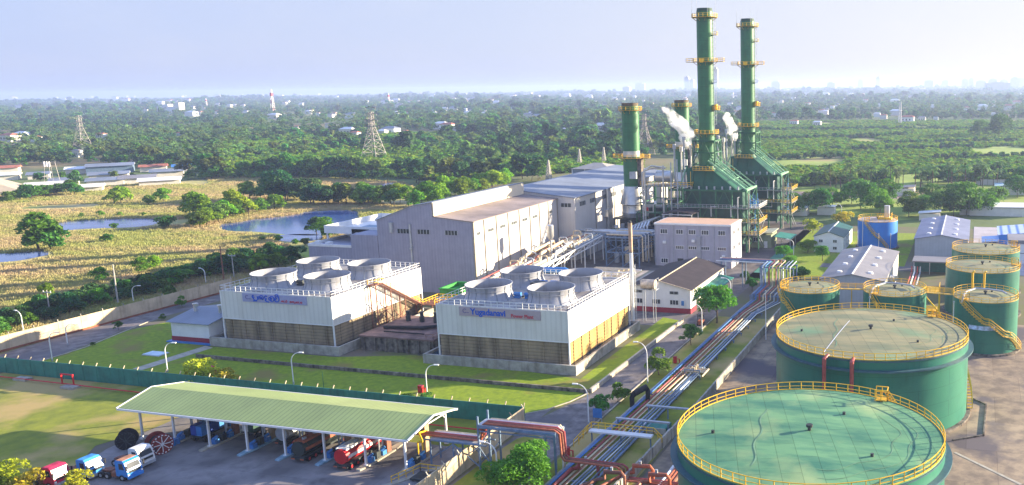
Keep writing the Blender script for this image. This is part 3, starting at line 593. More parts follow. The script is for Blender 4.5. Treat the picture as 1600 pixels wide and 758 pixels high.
# ------------------------------------------------------------------ office block, workshop
t = thing('office_block', 'three storey grey office block with a peach flat roof below the chimneys', 'building', (-82, 254, 0))
g = MB(); g.box(-95.2, 254, 0, -70.6, 266, 13.0); g.build('wall', 'office', t)
g = MB(); g.box(-95.4, 253.8, 13.0, -70.4, 266.2, 13.5); g.build('parapet', 'white', t)
g = MB(); g.box(-94.9, 254.3, 13.5, -70.9, 265.7, 13.56); g.build('roof', 'pinkroof', t)
for x in (-95.1, -89.2, -84.8, -80.7, -76.0, -70.8): g = MB(); g.box(x - .12, 253.86, .1, x + .12, 253.998, 13); g.build('pilaster', mat('office_joint', (.36, .36, .38), .7), t)
g = MB(); g.box(-81.6, 253.5, .1, -80.2, 253.998, 9.9); g.build('pilaster', mat('office_joint', (.36, .36, .38), .7), t)
for x in (-92.2, -87.1, -83, -78.9, -73.6):
    window(t, 'y', 254, x - 1.1, x + 1.1, 10.3, 11.6, -1, 3)
for x in (-87.1, -83, -78.9, -73.6): window(t, 'y', 254, x - 1.3, x + 1.3, 5.6, 6.5, -1, 4)
for x in (-92.2, -83, -78.6): window(t, 'y', 254, x - 1.1, x + 1.1, 1.1, 2.4, -1, 3)
for y, z in ((257, 10.3), (263, 5.6), (257, 5.6), (262, 10.3)): window(t, 'x', -70.6, y - .8, y + .8, z, z + 1.2, 1, 2)
g = MB(); g.box(-87.9, 253.9, .05, -86, 253.99, 2.6); g.build('door', 'darksteel', t); g = MB(); g.box(-70.6, 259.2, .05, -70.52, 260.4, 2.6); g.build('door', 'darksteel', t)
for x, z in ((-92, 7.2), (-82.6, 7.9), (-73, 3.4)): g = MB(); g.box(x - .5, 253.4, z, x + .5, 253.98, z + .8); g.build('cooler_unit', 'white', t)

t = thing('workshop', 'white workshop with dark brown pitched roof and red base band', 'building', (-74, 199.5, 0))
g = MB(); g.extr([(-81.8, 1.3), (-66, 1.3), (-66, 6.0), (-73.9, 7.9), (-81.8, 6.0)], 'y', 199.5, 229); g.build('wall', 'white', t)
g = MB(); g.box(-81.85, 199.45, .05, -65.95, 229.1, 1.35); g.build('base_band', 'maroon', t)
for a in ((-82.4, 5.9, -73.9, 7.95), (-73.9, 7.95, -65.4, 5.9)): g = MB(); roofslab(g, a[0], a[1], a[2], a[3], 199.0, 229.6, .2); g.build('roof', 'dgrey', t)
g = MB(); g.bar((-73.9, 199, 8.18), (-73.9, 229.6, 8.18), .25)
for s_ in (-1, 1): g.bar((-73.9, 198.96, 8.08), (-73.9 + 8.5 * s_, 198.96, 6.02), .16)
g.bar((-65.35, 199, 6.02), (-65.35, 229.6, 6.02), .2); g.build('fascia', mat('tan_fascia', (.5, .42, .3), .7), t)
for x in (-79.6, -74.9, -70.2): window(t, 'y', 199.5, x - 1.1, x + 1.1, 2.2, 3.3, -1, 3)
for x in (-79.6, -70.2): louvre(t, 'y', 199.5, x - 1.1, x + 1.1, 4.8, 5.5, -1)
g = MB(); g.box(-68.5, 199.3, 1.6, -67.4, 199.45, 3.6); n1 = g.build('notice_board', 'white', t); g = MB(); g.box(-68.3, 199.24, 2.1, -67.6, 199.298, 3.3); g.build('notice', 'bluepipe', n1)
g = MB(); g.box(-66, 204, .05, -65.9, 206, 2.9); g.box(-66, 214, .05, -65.9, 217.5, 3.3); g.build('door', 'darksteel', t)
g = MB(); roofslab(g, -66, 4.3, -62.2, 3.6, 203, 226, .15); g.build('canopy', 'fgreen', t)
g = MB()
for y in (203.5, 210, 217.5, 225): g.bar((-62.5, y, 0), (-62.5, y, 3.6), .16)
g.build('canopy_post', 'steel', t)
t = thing('plant_room', 'long low room with striped olive roof behind the right cooling tower', 'building', (-95, 205, 0))
g = MB(); g.box(-104, 200, 0, -82.6, 222, 4.6); g.build('wall', 'white', t); g = MB(); roofslab(g, -104.5, 4.65, -82.4, 5.2, 199.5, 222.5, .2); g.build('roof', mat('striped_olive_roof', (.40, .34, .28), .7, .2, .3, rib=('X', 2.4), rlo=.0, rdark=.8, rcol=(.55, .62, .35)), t)
for i in range(4): window(t, 'y', 200, -101 + i * 5, -98.8 + i * 5, 2.2, 3.4, -1, 3)

# slender pole chimney
t = thing('pole_chimney', 'slim white and rust chimney pipe standing beside the right cooling tower', 'chimney', (-75.2, 182.9, 0))
g = MB(); g.cyl(-75.2, 184.8, 0, 1.2, .7, 16); g.cyl(-75.2, 184.8, 1.2, 18, .42, 16); g.build('shaft', 'white', t, smooth=True)
g = MB(); g.cyl(-75.2, 184.8, 18, 24.6, .44, 16); g.build('top_section', mat('rust_stained_white', (.55, .42, .30), .7, .2, .6, col2=(.32, .17, .09)), t, smooth=True)
g = MB(); g.cyl(-75.2, 184.8, 24.6, 25.1, .34, 12); g.ring(-75.2, 184.8, 17.9, .5, .1, 16); g.build('collar', 'darksteel', t)
g = MB(); 
for s_ in (-.3, .3): g.bar((-74.4, 184.8 + s_, 1), (-74.4, 184.8 + s_, 15), .08)
for i in range(40): g.bar((-74.4, 184.5, 1.2 + i * .35), (-74.4, 185.1, 1.2 + i * .35), .05)
g.build('ladder', 'steel', t)
t = thing('pressure_tank', 'small rusty horizontal pressure tank on a frame by the slim chimney', 'tank', (-73, 190, 0))
g = MB(); g.tube([(-75.0, 190.5, 9.2), (-74.6, 190.5, 9.2), (-72.0, 190.5, 9.2), (-71.6, 190.5, 9.2)], 1.15, 16); g.build('vessel', mat('rusty_white', (.62, .5, .38), .6, .3, .8), t, smooth=True)
g = MB()
for x in (-74.6, -72): 
    for y in (189.7, 191.3): g.bar((x, y, 0), (x, y, 8.3), .14)
g.rail([(-75, 189.4, 8.0), (-71.2, 189.4, 8.0), (-71.2, 191.6, 8.0)], 2.6, 2, .07); g.box(-75.2, 189.4, 7.9, -71.2, 191.6, 8.05); g.build('frame', 'steel', t)

# ------------------------------------------------------------------ boiler units, main chimneys, bypass chimneys
def platform(parent, cx, cy, z, r0, r1, name='platform', wing=0, np_=20):
    g = MB(); g.m = 0; g.lathe([(r0, z), (r1, z), (r1, z + .15), (r0, z + .15)], cx, cy, 32, close=False)
    if wing:
        for s_ in (-1, 1): g.box(cx + s_ * r1 * .95, cy - 1.1, z, cx + s_ * (r1 + wing), cy + 1.1, z + .15)
    for i in range(10):
        a = 2 * math.pi * i / 10; c, s_ = math.cos(a), math.sin(a); g.bar((cx + r0 * c, cy + r0 * s_, z - 1.1), (cx + r1 * c, cy + r1 * s_, z), .1)
    p = g.build(name, mat('platform_grating', (.50, .30, .03), .6, .2, .5), parent)
    g = MB(); g.ringrail(cx, cy, z + .1, r1 - .05, np_, 1.15, .06)
    if wing:
        for s_ in (-1, 1):
            xa, xb = cx + s_ * (r1 - .2), cx + s_ * (r1 + wing); g.rail([(xa, cy - 1.1, z + .1), (xb, cy - 1.1, z + .1), (xb, cy + 1.1, z + .1), (xa, cy + 1.1, z + .1)], 1.15, 1.3, .1)
    g.build('railing', 'yellow', p)
    return p
def cage_ladder(parent, x, y, z0, z1, m='steel'):
    g = MB()
    for s_ in (-.28, .28): g.bar((x, y + s_, z0), (x, y + s_, z1), .08)
    k = int((z1 - z0) / .6)
    for i in range(k): g.bar((x, y - .28, z0 + i * .6), (x, y + .28, z0 + i * .6), .05)
    for i in range(int((z1 - z0) / 1.5)): g.ring(x + .35, y, z0 + 2 + i * 1.5 if z0 + 2 + i * 1.5 < z1 else z1, .42, .035, 8)
    for s_ in (-.3, 0, .3): g.bar((x + .75, y + s_, z0 + 2), (x + .75, y + s_, z1), .04)
    return g.build('ladder', m, parent)
def main_stack(cx, cy, label):
    r = 2.72; t = thing('main_chimney', label, 'chimney', (cx, cy, 0))
    g = MB(); g.cyl(cx, cy, 28.3, 79.2, r, 48); 
    for z in (33, 40, 47, 52, 64, 71): g.ring(cx, cy, z, r + .02, .07, 48)
    g.build('shaft', 'green', t, smooth=True)
    g = MB(); g.lathe([(r + .02, 79.0), (r - .1, 79.6), (r - .25, 80.2), (r - .5, 80.2), (r - .6, 78)], cx, cy, 48, close=False); g.build('rim', mat('sooty_green', (.02, .06, .035), .7), t, smooth=True)
    platform(t, cx, cy, 77.2, r, r + 1.6, np_=18); platform(t, cx, cy, 62.8, r, r + 1.5, wing=2.2, np_=18)
    platform(t, cx, cy, 39.2, r, r + 1.5, np_=18)
    g = MB(); g.box(cx + r - .1, cy - 1.2, 47, cx + r + 1.9, cy + 1.2, 47.2); p = g.build('platform', mat('platform_grating', (.5, .3, .03)), t)
    g = MB(); g.rail([(cx + r, cy - 1.2, 47.1), (cx + r + 1.9, cy - 1.2, 47.1), (cx + r + 1.9, cy + 1.2, 47.1), (cx + r, cy + 1.2, 47.1)], 1.2, 1, .13); g.box(cx + r + .4, cy - .7, 47.2, cx + r + 1.2, cy + .7, 48.9); g.build('railing', 'yellow', p)
    for z in (56, 71.5): g = MB(); g.box(cx + r, cy - .8, z, cx + r + 1.5, cy + .8, z + .15); g.rail([(cx + r + .1, cy - .8, z), (cx + r + 1.5, cy - .8, z), (cx + r + 1.5, cy + .8, z)], 1.1, .8, .09); g.build('rest_platform', 'yellow' if z > 60 else 'steel', t)
    cage_ladder(t, cx + r + .15, cy, 40.3, 77)
    for i in range(4):
        a = [200, 250, 300, 345][i]; g = MB(); x, y = cx + (r + 1.5) * math.cos(rad(a)), cy + (r + 1.5) * math.sin(rad(a)); g.tube([(x, y, 77.4), (x, y, 84)], .06, 4, r1=.03); g.build('lightning_rod', 'steel', t)
    g = MB(); g.box(cx - .5, cy - r - 1.7, 62.6, cx + .5, cy - r - 1.45, 63.9); g.build('sample_port', 'yellow', t)
    return t
def bypass_stack(cx, cy, label, full=True):
    t = thing('bypass_chimney', label, 'chimney', (cx, cy, 0)); r = 2.95
    g = MB(); g.cyl(cx, cy, 20.8, 48.6, r, 48)
    for z in (25.5, 36, 41, 45): g.ring(cx, cy, z, r + .02, .07, 48)
    g.build('shaft', 'green', t, smooth=True)
    g = MB(); g.lathe([(r - .1, 48.6), (r - .05, 49.6), (r - .5, 49.6), (r - .6, 46)], cx, cy, 40, close=False); g.build('rim', mat('brown_rim', (.14, .11, .07), .8, .2, .8), t, smooth=True)
    platform(t, cx, cy, 47.1, r, r + 1.1, np_=16); platform(t, cx, cy, 30.7, r, r + 1.3, wing=2.4, np_=16)
    g = MB(); g.lathe([(r + .03, 31.2), (r + .03, 33.2)], cx, cy, 40, close=False); g.build('band', 'silver', t, smooth=True)
    g = MB(); g.lathe([(r + .1, 21.0), (4.4, 15.5), (4.55, 14.8), (3.9, 14.4), (3.9, 12.2), (4.1, 11.8), (3.8, 10.2)], cx, cy, 40); g.build('cone', 'silver', t, smooth=True)
    g = MB(); g.box(cx + r - .3, cy - 1.5, 20.8, cx + r + 1.1, cy + 1.0, 30.6); g.build('ladder_shaft', 'darkconc', t)
    g = MB(); g.box(cx + .4, cy - r - .5, 23.8, cx + 2.8, cy - r + .6, 26.2); g.build('instrument_box', 'steel', t)
    g = MB()
    for x in (-5, 5):
        for y in (-5, 5): g.bar((cx + x, cy + y, 0), (cx + x, cy + y, 10), .45)
    for z in (5, 10):
        for s_ in (-5, 5): g.bar((cx - 5, cy + s_, z), (cx + 5, cy + s_, z), .35); g.bar((cx + s_, cy - 5, z), (cx + s_, cy + 5, z), .35)
    g.box(cx - 5.3, cy - 5.3, 9.8, cx + 5.3, cy + 5.3, 10.1); g.box(cx - 3.5, cy - 4.2, 1, cx + 4.5, cy + 4, 9.5); g.build('base_frame', 'darksteel', t)
    return t
def boiler(x0, x1, y0, y1, cx, cy, label, seed):
    rnd = random.Random(seed)
    t = thing('heat_recovery_boiler', label, 'boiler', ((x0 + x1) / 2, cy, 0))
    g = MB(); g.box(x0 + 5.2, y0 + 2.2, 2.5, x1 - 1.8, y1 - 1, 20.2); g.build('casing', 'dgreen', t)
    # hood: from the casing top up to the chimney foot
    xa, xb = x0 + 3.4, x1 - 3.2
    v = [(xa + 3, y0 + 1.2, 20.5), (xb, y0 + 1.2, 20.5), (xb, y1 - 1, 20.5), (xa + 3, y1 - 1, 20.5), (cx - 6.2, cy - 4, 27.6), (cx + .8, cy - 4, 28.9), (cx + .8, cy + 4, 28.9), (cx - 6.2, cy + 4, 27.6)]
    g = MB(); g.add(v, [(3, 2, 1, 0), (4, 5, 6, 7), (0, 1, 5, 4), (1, 2, 6, 5), (2, 3, 7, 6), (3, 0, 4, 7)]); g.cyl(cx, cy, 27.0, 28.3, 3.4, 32, 2.8)
    for x in (cx - 3.5, cx + .6): g.bar((x, y0 + 1.1, 20.6), (x, cy - 4.05, 28.8), .35)
    g.build('hood', mat('hood_green', (.012, .095, .05), .5, .1, .3, streak=.35), t)
    g = MB()      # sloping braces of the right flank
    for yy, zz in ((y0 + .6, 0), (cy - 3, .4), (cy + 3, .6)):
        g.bar((cx + 1.5, cy - 4.2 + (yy - y0) * .55, 30.4 + zz), (x1 + .1, yy, 20.9), .42); g.bar((cx + 2.2, cy - 3.6 + (yy - y0) * .55, 31.8 + zz), (x1 + .6, yy, 21.9), .26)
        for f in (.25, .5, .75):
            a = Vector((cx + 1.5, cy - 4.2 + (yy - y0) * .55, 30.4 + zz)).lerp(Vector((x1 + .1, yy, 20.9)), f); b = Vector((cx + 2.2, cy - 3.6 + (yy - y0) * .55, 31.8 + zz)).lerp(Vector((x1 + .6, yy, 21.9)), f + .1); g.bar(a, b, .16)
    for f in (.35, .65, .97):
        a = Vector((cx + 1.5, cy - 4.2, 30.4)).lerp(Vector((x1 + .1, y0 + .6, 20.9)), f); b = Vector((cx + 1.5, cy + 1.5, 31)).lerp(Vector((x1 + .1, cy + 3, 20.9)), f); g.bar(a, b, .28)
    g.bar((x1, y0 + .4, 20.9), (x1, y1, 20.9), .6); g.bar((cx - 6, cy - 4, 28.2), (x0 + 3.5, y0 + .6, 21), .35)
    g.build('slope_brace', 'greenlight', t)
    g = MB()      # chimney support cage
    q = 3.9
    for sx in (-1, 1):
        for sy in (-1, 1): g.bar((cx + sx * q, cy + sy * q, 28), (cx + sx * q * .95, cy + sy * q * .95, 37), .42)
    for z in (29, 33, 37):
        for s_ in (-1, 1): g.bar((cx - q, cy + s_ * q, z), (cx + q, cy + s_ * q, z), .32); g.bar((cx + s_ * q, cy - q, z), (cx + s_ * q, cy + q, z), .32)
    for s_ in (-1, 1):
        g.bar((cx - q, cy + s_ * q, 29), (cx, cy + s_ * q, 37), .24); g.bar((cx + q, cy + s_ * q, 29), (cx, cy + s_ * q, 37), .24); g.bar((cx + s_ * q, cy - q, 29), (cx + s_ * q, cy, 37), .24); g.bar((cx + s_ * q, cy + q, 29), (cx + s_ * q, cy, 37), .24)
    g.lathe([(2.8, 36.6), (4.6, 36.6), (4.6, 36.9), (2.8, 36.9)], cx, cy, 24, close=False)
    g.build('chimney_cage', 'greensteel', t)
    # steel frame
    xs = [x0, x0 + 5.3, x0 + 11, x0 + 16.5, x0 + 22, x1]
    g = MB()
    for x in xs:
        for y in (y0, y1): g.bar((x, y, 0), (x, y, 20.7), .5)
    for z in (6.3, 10.6, 15.2, 20.7):
        for y in (y0, y1): g.bar((x0, y, z), (x1, y, z), .6 if z > 20 else .4)
        for x in xs: g.bar((x, y0, z), (x, y1, z), .4)
    for i in range(5):
        for za, zb_ in ((15.2, 20.7), (6.3, 10.6)) if i % 2 else ((10.6, 15.2),):
            xm = (xs[i] + xs[i + 1]) / 2; g.bar((xs[i], y0, za), (xm, y0, zb_), .22); g.bar((xs[i + 1], y0, za), (xm, y0, zb_), .22)
    for za, zb_ in ((0, 6.3), (10.6, 15.2), (15.2, 20.7)): g.bar((x1, y0, za), (x1, y1, zb_), .25); g.bar((x1, y1, za), (x1, y0, zb_), .25)
    g.build('steel_frame', 'greensteel', t)
    for z, ext in ((15.0, 1.2), (10.4, 1.0), (6.2, .9)):
        g = MB(); g.box(x0, y0 - ext, z - .12, x1 + .4, y0 + 1.8, z + .02); p = g.build('walkway', mat('grey_grating', (.32, .31, .26), .7, .2, .5), t)
        g = MB(); g.rail([(x0, y0 - ext, z), (x1 + .4, y0 - ext, z)], 1.15, 1.4, .09); g.build('railing', 'yellow' if z != 15.0 else 'steel', p)
    for z in (15.0, 10.0, 6.0):      # balconies on the right end
        g = MB(); g.box(x1 + .4, y0 + .5, z - .15, x1 + 4.2, y1 - 1.5, z + .02); p = g.build('balcony', mat('grey_grating', (.32, .31, .26)), t)
        g = MB(); g.rail([(x1 + .5, y0 + .5, z), (x1 + 4.2, y0 + .5, z), (x1 + 4.2, y1 - 1.5, z), (x1 + .5, y1 - 1.5, z)], 1.2, 1.2, .12); g.build('railing', 'white' if z > 14 and seed == 1 else 'yellow', p)
        for k in range(4):
            g = MB(); xx = x1 + 1.0 + (k % 2) * 1.6; yy = y0 + 1.6 + (k // 2) * 3.8; zz = z + .1; g.cyl(xx, yy, zz, zz + 1.0, .2, 10); g.cyl(xx, yy, zz + 1.2, zz + 1.6, .38, 10); g.cyl(xx, yy, zz + 2.0, zz + 2.6, .25, 10); g.bar((xx, yy, zz + 1.8), (xx, yy, zz + 4.3), .12)
            g.build('valve', 'bluepipe' if (seed == 1 and z > 14) or k == 1 else 'darksteel', t)
    for k in range(2): g = MB(); g.bar((x1 + .7 + k * 3.2, y0 + .6, 0), (x1 + .7 + k * 3.2, y0 + .6, 19.8 if k == 0 else 15), .34); g.build('stair_column', 'kerb' if k == 0 else 'greensteel', t)
    g = MB(); z_ = [(0, 6), (6, 10), (10, 15)]
    for i, (a, b) in enumerate(z_):
        ya, yb = (y0 + 2, y1 - 3) if i % 2 else (y1 - 3, y0 + 2)
        for s_ in (0, .8): g.bar((x1 + 3.0 + s_, ya, a), (x1 + 3.0 + s_, yb, b), .14)
    g.build('stair_flight', 'steel', t)
    # hoses, pipes and small kit on the front
    for k in range(8):
        x = x0 + 8 + k * 2.3; z = rnd.choice([8, 12, 16.5]); g = MB()
        if k % 3 == 0: g.tube([(x, y0 - .4, z), (x, y0 - .4, z + 3.4), (x + 1.8, y0 - .4, z + 3.4)], .2, 6)
        elif k % 3 == 1: g.tube([(x, y0 - .3, z - 5), (x, y0 - .3, z + 2), (x, y0 + 1.5, z + 2)], .16, 6)
        else: g.tube([(x, y0 - .6, 10.9), (x + 4, y0 - .6, 10.9), (x + 4, y0 - .6, 8.6), (x, y0 - .6, 8.6)], .12, 6)
        g.build('pipe', rnd.choice(['steel', 'silver', 'white', 'steel']), t)
    for k in range(7):
        x = x0 + 7.5 + k * 2.7; g = MB(); g.box(x, y0 + .6, 20.9, x + .5, y0 + 1.2, 22.0); g.build('valve', 'steel', t)
    # west side: steam drum, ducts, pipe loops
    g = MB(); g.tube([(x0 - 5.2, y0 + 3, 25.0), (x0 - 4.9, y0 + 3, 25.0), (x0 - .2, y0 + 3, 25.0), (x0 + .2, y0 + 3, 25.0)], 1.9, 20); g.build('steam_drum', 'silver', t, smooth=True)
    g = MB(); g.box(x0 - 10, y0 - .6, 21.8, x0 + 8.2, y0 + 9, 22.0); p = g.build('drum_deck', mat('grey_grating', (.32, .31, .26)), t)
    g = MB(); g.rail([(x0 - 10, y0 - .6, 22), (x0 + 8.2, y0 - .6, 22), (x0 + 8.2, y0 + 4, 22)], 1.3, 1.3, .12); g.rail([(x0 + 8, y0 - .5, 26), (x0 + 8, y0 - .5, 22)], 1, 1, .1); g.rail([(x0 + 8.6, y0 + .2, 27.4), (x0 + 15.5, y0 + .2, 27.4)], 1.2, 1.2, .11); g.build('railing', 'yellow', p)
    g = MB(); g.box(x0 + 8.6, y0 + .2, 27.2, x0 + 15.5, y0 + 2.2, 27.38); g.build('walkway', mat('platform_grating', (.5, .3, .03)), t)
    for k, (dx, r, m) in enumerate(((-9, .28, 'silver'), (-8.2, .28, 'silver'), (-1.6, .32, 'silver'), (1.2, .22, 'steel'), (3.4, .22, 'steel'))):
        g = MB(); x = x0 + dx
        if k < 2: g.tube([(x, y0 - 1, 8 - k), (x, y0 - 1, 26.6 + k), (x + 2, y0 + .5, 27.6 + k), (x0 - 2, y0 + 3, 27.8)], r, 8)
        else: g.tube([(x, y0 - .9, 4), (x, y0 - .9, 27 + k)], r, 8)
        g.build('riser_pipe', m, t, smooth=True)
    for k in range(5):
        g = MB(); x = x0 + .2 + k * 1.75; zt_ = [34, 33, 36.5, 33.6, 35][k]; g.cyl(x, y0 + 6 + (k % 2) * 2, 21, zt_, .3, 10); g.cyl(x, y0 + 6 + (k % 2) * 2, zt_, zt_ + 1.6, .62, 10); g.build('silencer', 'silver' if k % 2 else 'steel', t, smooth=True)
    g = MB()
    for x in (x0 - 10, x0 - 5, x0 - 1):
        for y in (y0 - .4, y1): g.bar((x, y, 0), (x, y, 22), .36)
    for z in (5, 10.5, 16, 21.8): g.bar((x0 - 10, y0 - .4, z), (x0, y0 - .4, z), .34); g.bar((x0 - 10, y1, z), (x0, y1, z), .34); g.bar((x0 - 10, y0 - .4, z), (x0 - 10, y1, z), .34)
    g.bar((x0 - 10, y0 - .4, 5), (x0 - 5, y0 - .4, 10.5), .2); g.bar((x0 - 5, y0 - .4, 10.5), (x0, y0 - .4, 16), .2); g.build('west_frame', 'greensteel', t)
    g = MB(); g.box(x0 - 8.5, y0 + 3, 2, x0 + 5, y1 - 2, 14); g.build('inlet_duct', 'darksteel', t)
    for k in range(8):
        g = MB(); zz = 6 + (k * 2.3) % 14; xx = x0 - 9 + (k * 3.1) % 9
        g.tube([(xx, y0 - .2, zz), (xx + 3, y0 - .2, zz), (xx + 3, y0 - .2, zz + 2.6), (xx + 3, y0 + 2, zz + 2.6)], .16 + .05 * (k % 3), 6); g.build('pipe', ['silver', 'steel', 'creampipe'][k % 3], t, smooth=True)
        if k < 5: g = MB(); g.box(xx + .5, y0 - .8, zz + .5, xx + 1.3, y0 - .1, zz + 1.7); g.build('junction_box', ['white', 'orange', 'steel', 'red', 'white'][k], t)
    return t
BX, BY = -88.0, 287.0
main_stack(BX, BY, 'taller looking nearer green chimney with three yellow platforms above the front boiler')
main_stack(-86.6, 338.5, 'further green chimney with yellow platforms above the rear boiler')
bypass_stack(-115.4, 287, 'short green chimney on a silver cone beside the turbine hall')
bypass_stack(-114.0, 338.5, 'short green chimney partly hidden by white steam behind the front boiler')
boiler(-99.5, -72.6, 280.0, 294.0, BX, BY, 'front green boiler with sloping hood, steel decks and blue valves', 1)
boiler(-99.0, -72.2, 331.5, 345.5, -86.6, 338.5, 'rear green boiler with sloping hood and yellow railed decks', 2)
# dark curved canopy and turbine kit in front of the boilers
t = thing('curved_canopy', 'dark curved canopy roof between the office block and the front boiler', 'canopy', (-92, 272, 0))
g = MB(); pts = [(-98 + 10.4 * i / 8, 14.2 + .9 * math.sin(math.pi * i / 8 * .9) - .02 * i) for i in range(9)]
g.extr(pts + [(x, z - .25) for x, z in pts[::-1]], 'y', 268.5, 276.5); g.build('roof', 'dgrey', t)
g = MB(); [g.bar((x, y, 0), (x, y, 14), .25) for x in (-97.6, -88) for y in (269, 276)]; g.bar((-98, 268.4, 14.0), (-87.6, 268.4, 14.0), .25); g.box(-97, 270, 8, -89, 275, 12.5); g.build('frame', 'steel', t)
for ii, (yy, lab) in enumerate(((287, 'front'), (338.5, 'rear'))):
    t = thing('gas_turbine_unit', 'dark cluttered gas turbine enclosure beside the %s short chimney' % lab, 'turbine', (-112, yy, 0))
    g = MB(); g.box(-121.5, yy - 7.5, 0, -101, yy - 5.5, 6.5); g.box(-107, yy - 13, 0, -101.5, yy - 7.6, 8.5); g.build('enclosure', 'darksteel', t)
    g = MB(); g.box(-120, yy - 8.4, 6.6, -101, yy - 5.0, 6.9); g.box(-111, yy - 8, 12.6, -102, yy - 4, 12.9)
    for x in (-111, -102.2): g.bar((x, yy - 7.8, 6.9), (x, yy - 7.8, 12.6), .3)
    g.build('deck', 'greensteel', t); g = MB(); g.rail([(-120, yy - 8.4, 6.9), (-101, yy - 8.4, 6.9)], 1.1, 1.5, .09); g.build('railing', 'steel', t)
    for k in range(7):
        g = MB(); x = -119 + k * 2.4; g.box(x, yy - 8.6 - (k % 2) * .4, 7.2, x + 1.1, yy - 7.8, 8.3 + (k % 3) * .5); g.build('instrument_box', ['white', 'steel', 'creampipe', 'rust'][k % 4], t)
    for k in range(6):
        g = MB(); x = -108.5 + k * 1.15; zt_ = 9.8 + k * .35
        g.tube([(x, yy - 20, 2), (x, yy - 20, zt_ - 1.4), (x + .3, yy - 18.6, zt_), (x + .8, yy - 10, zt_ + .3), (x + .8, yy - 7.6, zt_ - 1.2)], .36, 10); g.build('cooling_pipe', 'silver', t, smooth=True)
t = thing('process_skid', 'dark steel equipment frame between the slim chimney and the office block', 'equipment', (-104, 255, 0))
g = MB()
for x in (-110, -104.5, -99):
    for y in (250, 258, 266): g.bar((x, y, 0), (x, y, 9.2), .35)
for z in (4.4, 9.2):
    for y in (250, 258, 266): g.bar((-110, y, z), (-99, y, z), .35)
    for x in (-110, -104.5, -99): g.bar((x, 250, z), (x, 266, z), .35)
g.bar((-110, 250, 0), (-104.5, 250, 4.4), .2); g.bar((-104.5, 250, 0), (-99, 250, 4.4), .2); g.build('frame', 'bluesteel', t)
for k in range(6): g = MB(); x = -109 + k * 1.8; g.cyl(x, 256 + (k % 2) * 4, 0, 3.2 + k % 3, .8, 12); g.build('vessel', ['steel', 'darksteel', 'creampipe'][k % 3], t)
for k in range(5): g = MB(); y = 252 + k * 2.6; g.tube([(-110.5, y, 9.7), (-99, y, 9.7), (-98.6, y, 9.2), (-98.6, y, 1.5)], .25, 8); g.build('pipe', ['creampipe', 'steel', 'silver'][k % 3], t, smooth=True)
t = thing('switch_room', 'small olive green flat roofed switch room right of the boilers', 'building', (-70, 290, 0))
g = MB(); g.box(-74, 290, 0, -66.5, 299, 4.6); g.build('wall', mat('olive_wall', (.26, .30, .18), .7, .1, .4), t); g = MB(); roofslab(g, -74.6, 4.7, -65.9, 5.3, 289.4, 299.6, .25); g.build('roof', mat('olive_roof', (.38, .40, .30), .7), t)
window(t, 'y', 290, -72.8, -70.2, 2.2, 3.6, -1, 3); g = MB(); g.box(-69, 289.92, .05, -67.8, 289.99, 2.4); g.build('door', 'white', t)
t = thing('open_shelter', 'low green roofed shelter right of the switch room', 'shelter', (-63, 293, 0))
g = MB(); roofslab(g, -65.5, 4.0, -59.5, 3.3, 290, 300, .15); g.build('roof', 'fgreen', t); g = MB(); [g.bar((x, y, 0), (x, y, 3.4), .15) for x in (-65, -60) for y in (290.5, 299.5)]; g.build('post', 'steel', t)

# ------------------------------------------------------------------ storage tanks
def spiral(g_st, g_rl, cx, cy, r, z0, z1, a0, a1, land=(), wd=1.0):
    """stairs hugging a round shell; land lists fractions where a short level landing sits"""
    segs = []; L_ = list(land); cuts = [0] + [q for q in L_] + [1]
    a0, a1 = rad(a0), rad(a1); nl = len(L_); fl = .07
    K = max(12, int(abs(a1 - a0) * r / .45)); pts = []
    for i in range(K + 1):
        f = i / K; h = f
        for q in L_:
            if f > q: h = h
        eff = f - sum(max(0, min(fl, f - (q - fl / 2))) for q in L_); eff /= (1 - fl * nl)
        z = z0 + (z1 - z0) * eff; a = a0 + (a1 - a0) * f; pts.append((a, z))
    P_ = lambda a, rr, z: (cx + rr * math.cos(a), cy + rr * math.sin(a), z)
    for (a, z), (b, y) in zip(pts, pts[1:]):
        g_st.add([P_(a, r + .05, z), P_(a, r + wd, z), P_(b, r + wd, z), P_(b, r + .05, z), P_(a, r + .05, z + .06), P_(a, r + wd, z + .06), P_(b, r + wd, z + .06), P_(b, r + .05, z + .06)], [(3, 2, 1, 0), (4, 5, 6, 7), (0, 1, 5, 4), (1, 2, 6, 5), (2, 3, 7, 6), (3, 0, 4, 7)])
    g_st.tube([P_(a, r + wd, z) for a, z in pts], .09, 4); g_st.tube([P_(a, r + .1, z) for a, z in pts], .09, 4)
    for hh in (.55, 1.1): g_rl.tube([P_(a, r + wd, z + hh) for a, z in pts], .055, 4)
    for i in range(0, K + 1, 3): a, z = pts[i]; g_rl.bar(P_(a, r + wd, z), P_(a, r + wd, z + 1.1), .1)
    g_rl.tube([P_(a, r + .12, z + 1.1) for a, z in pts], .05, 4)
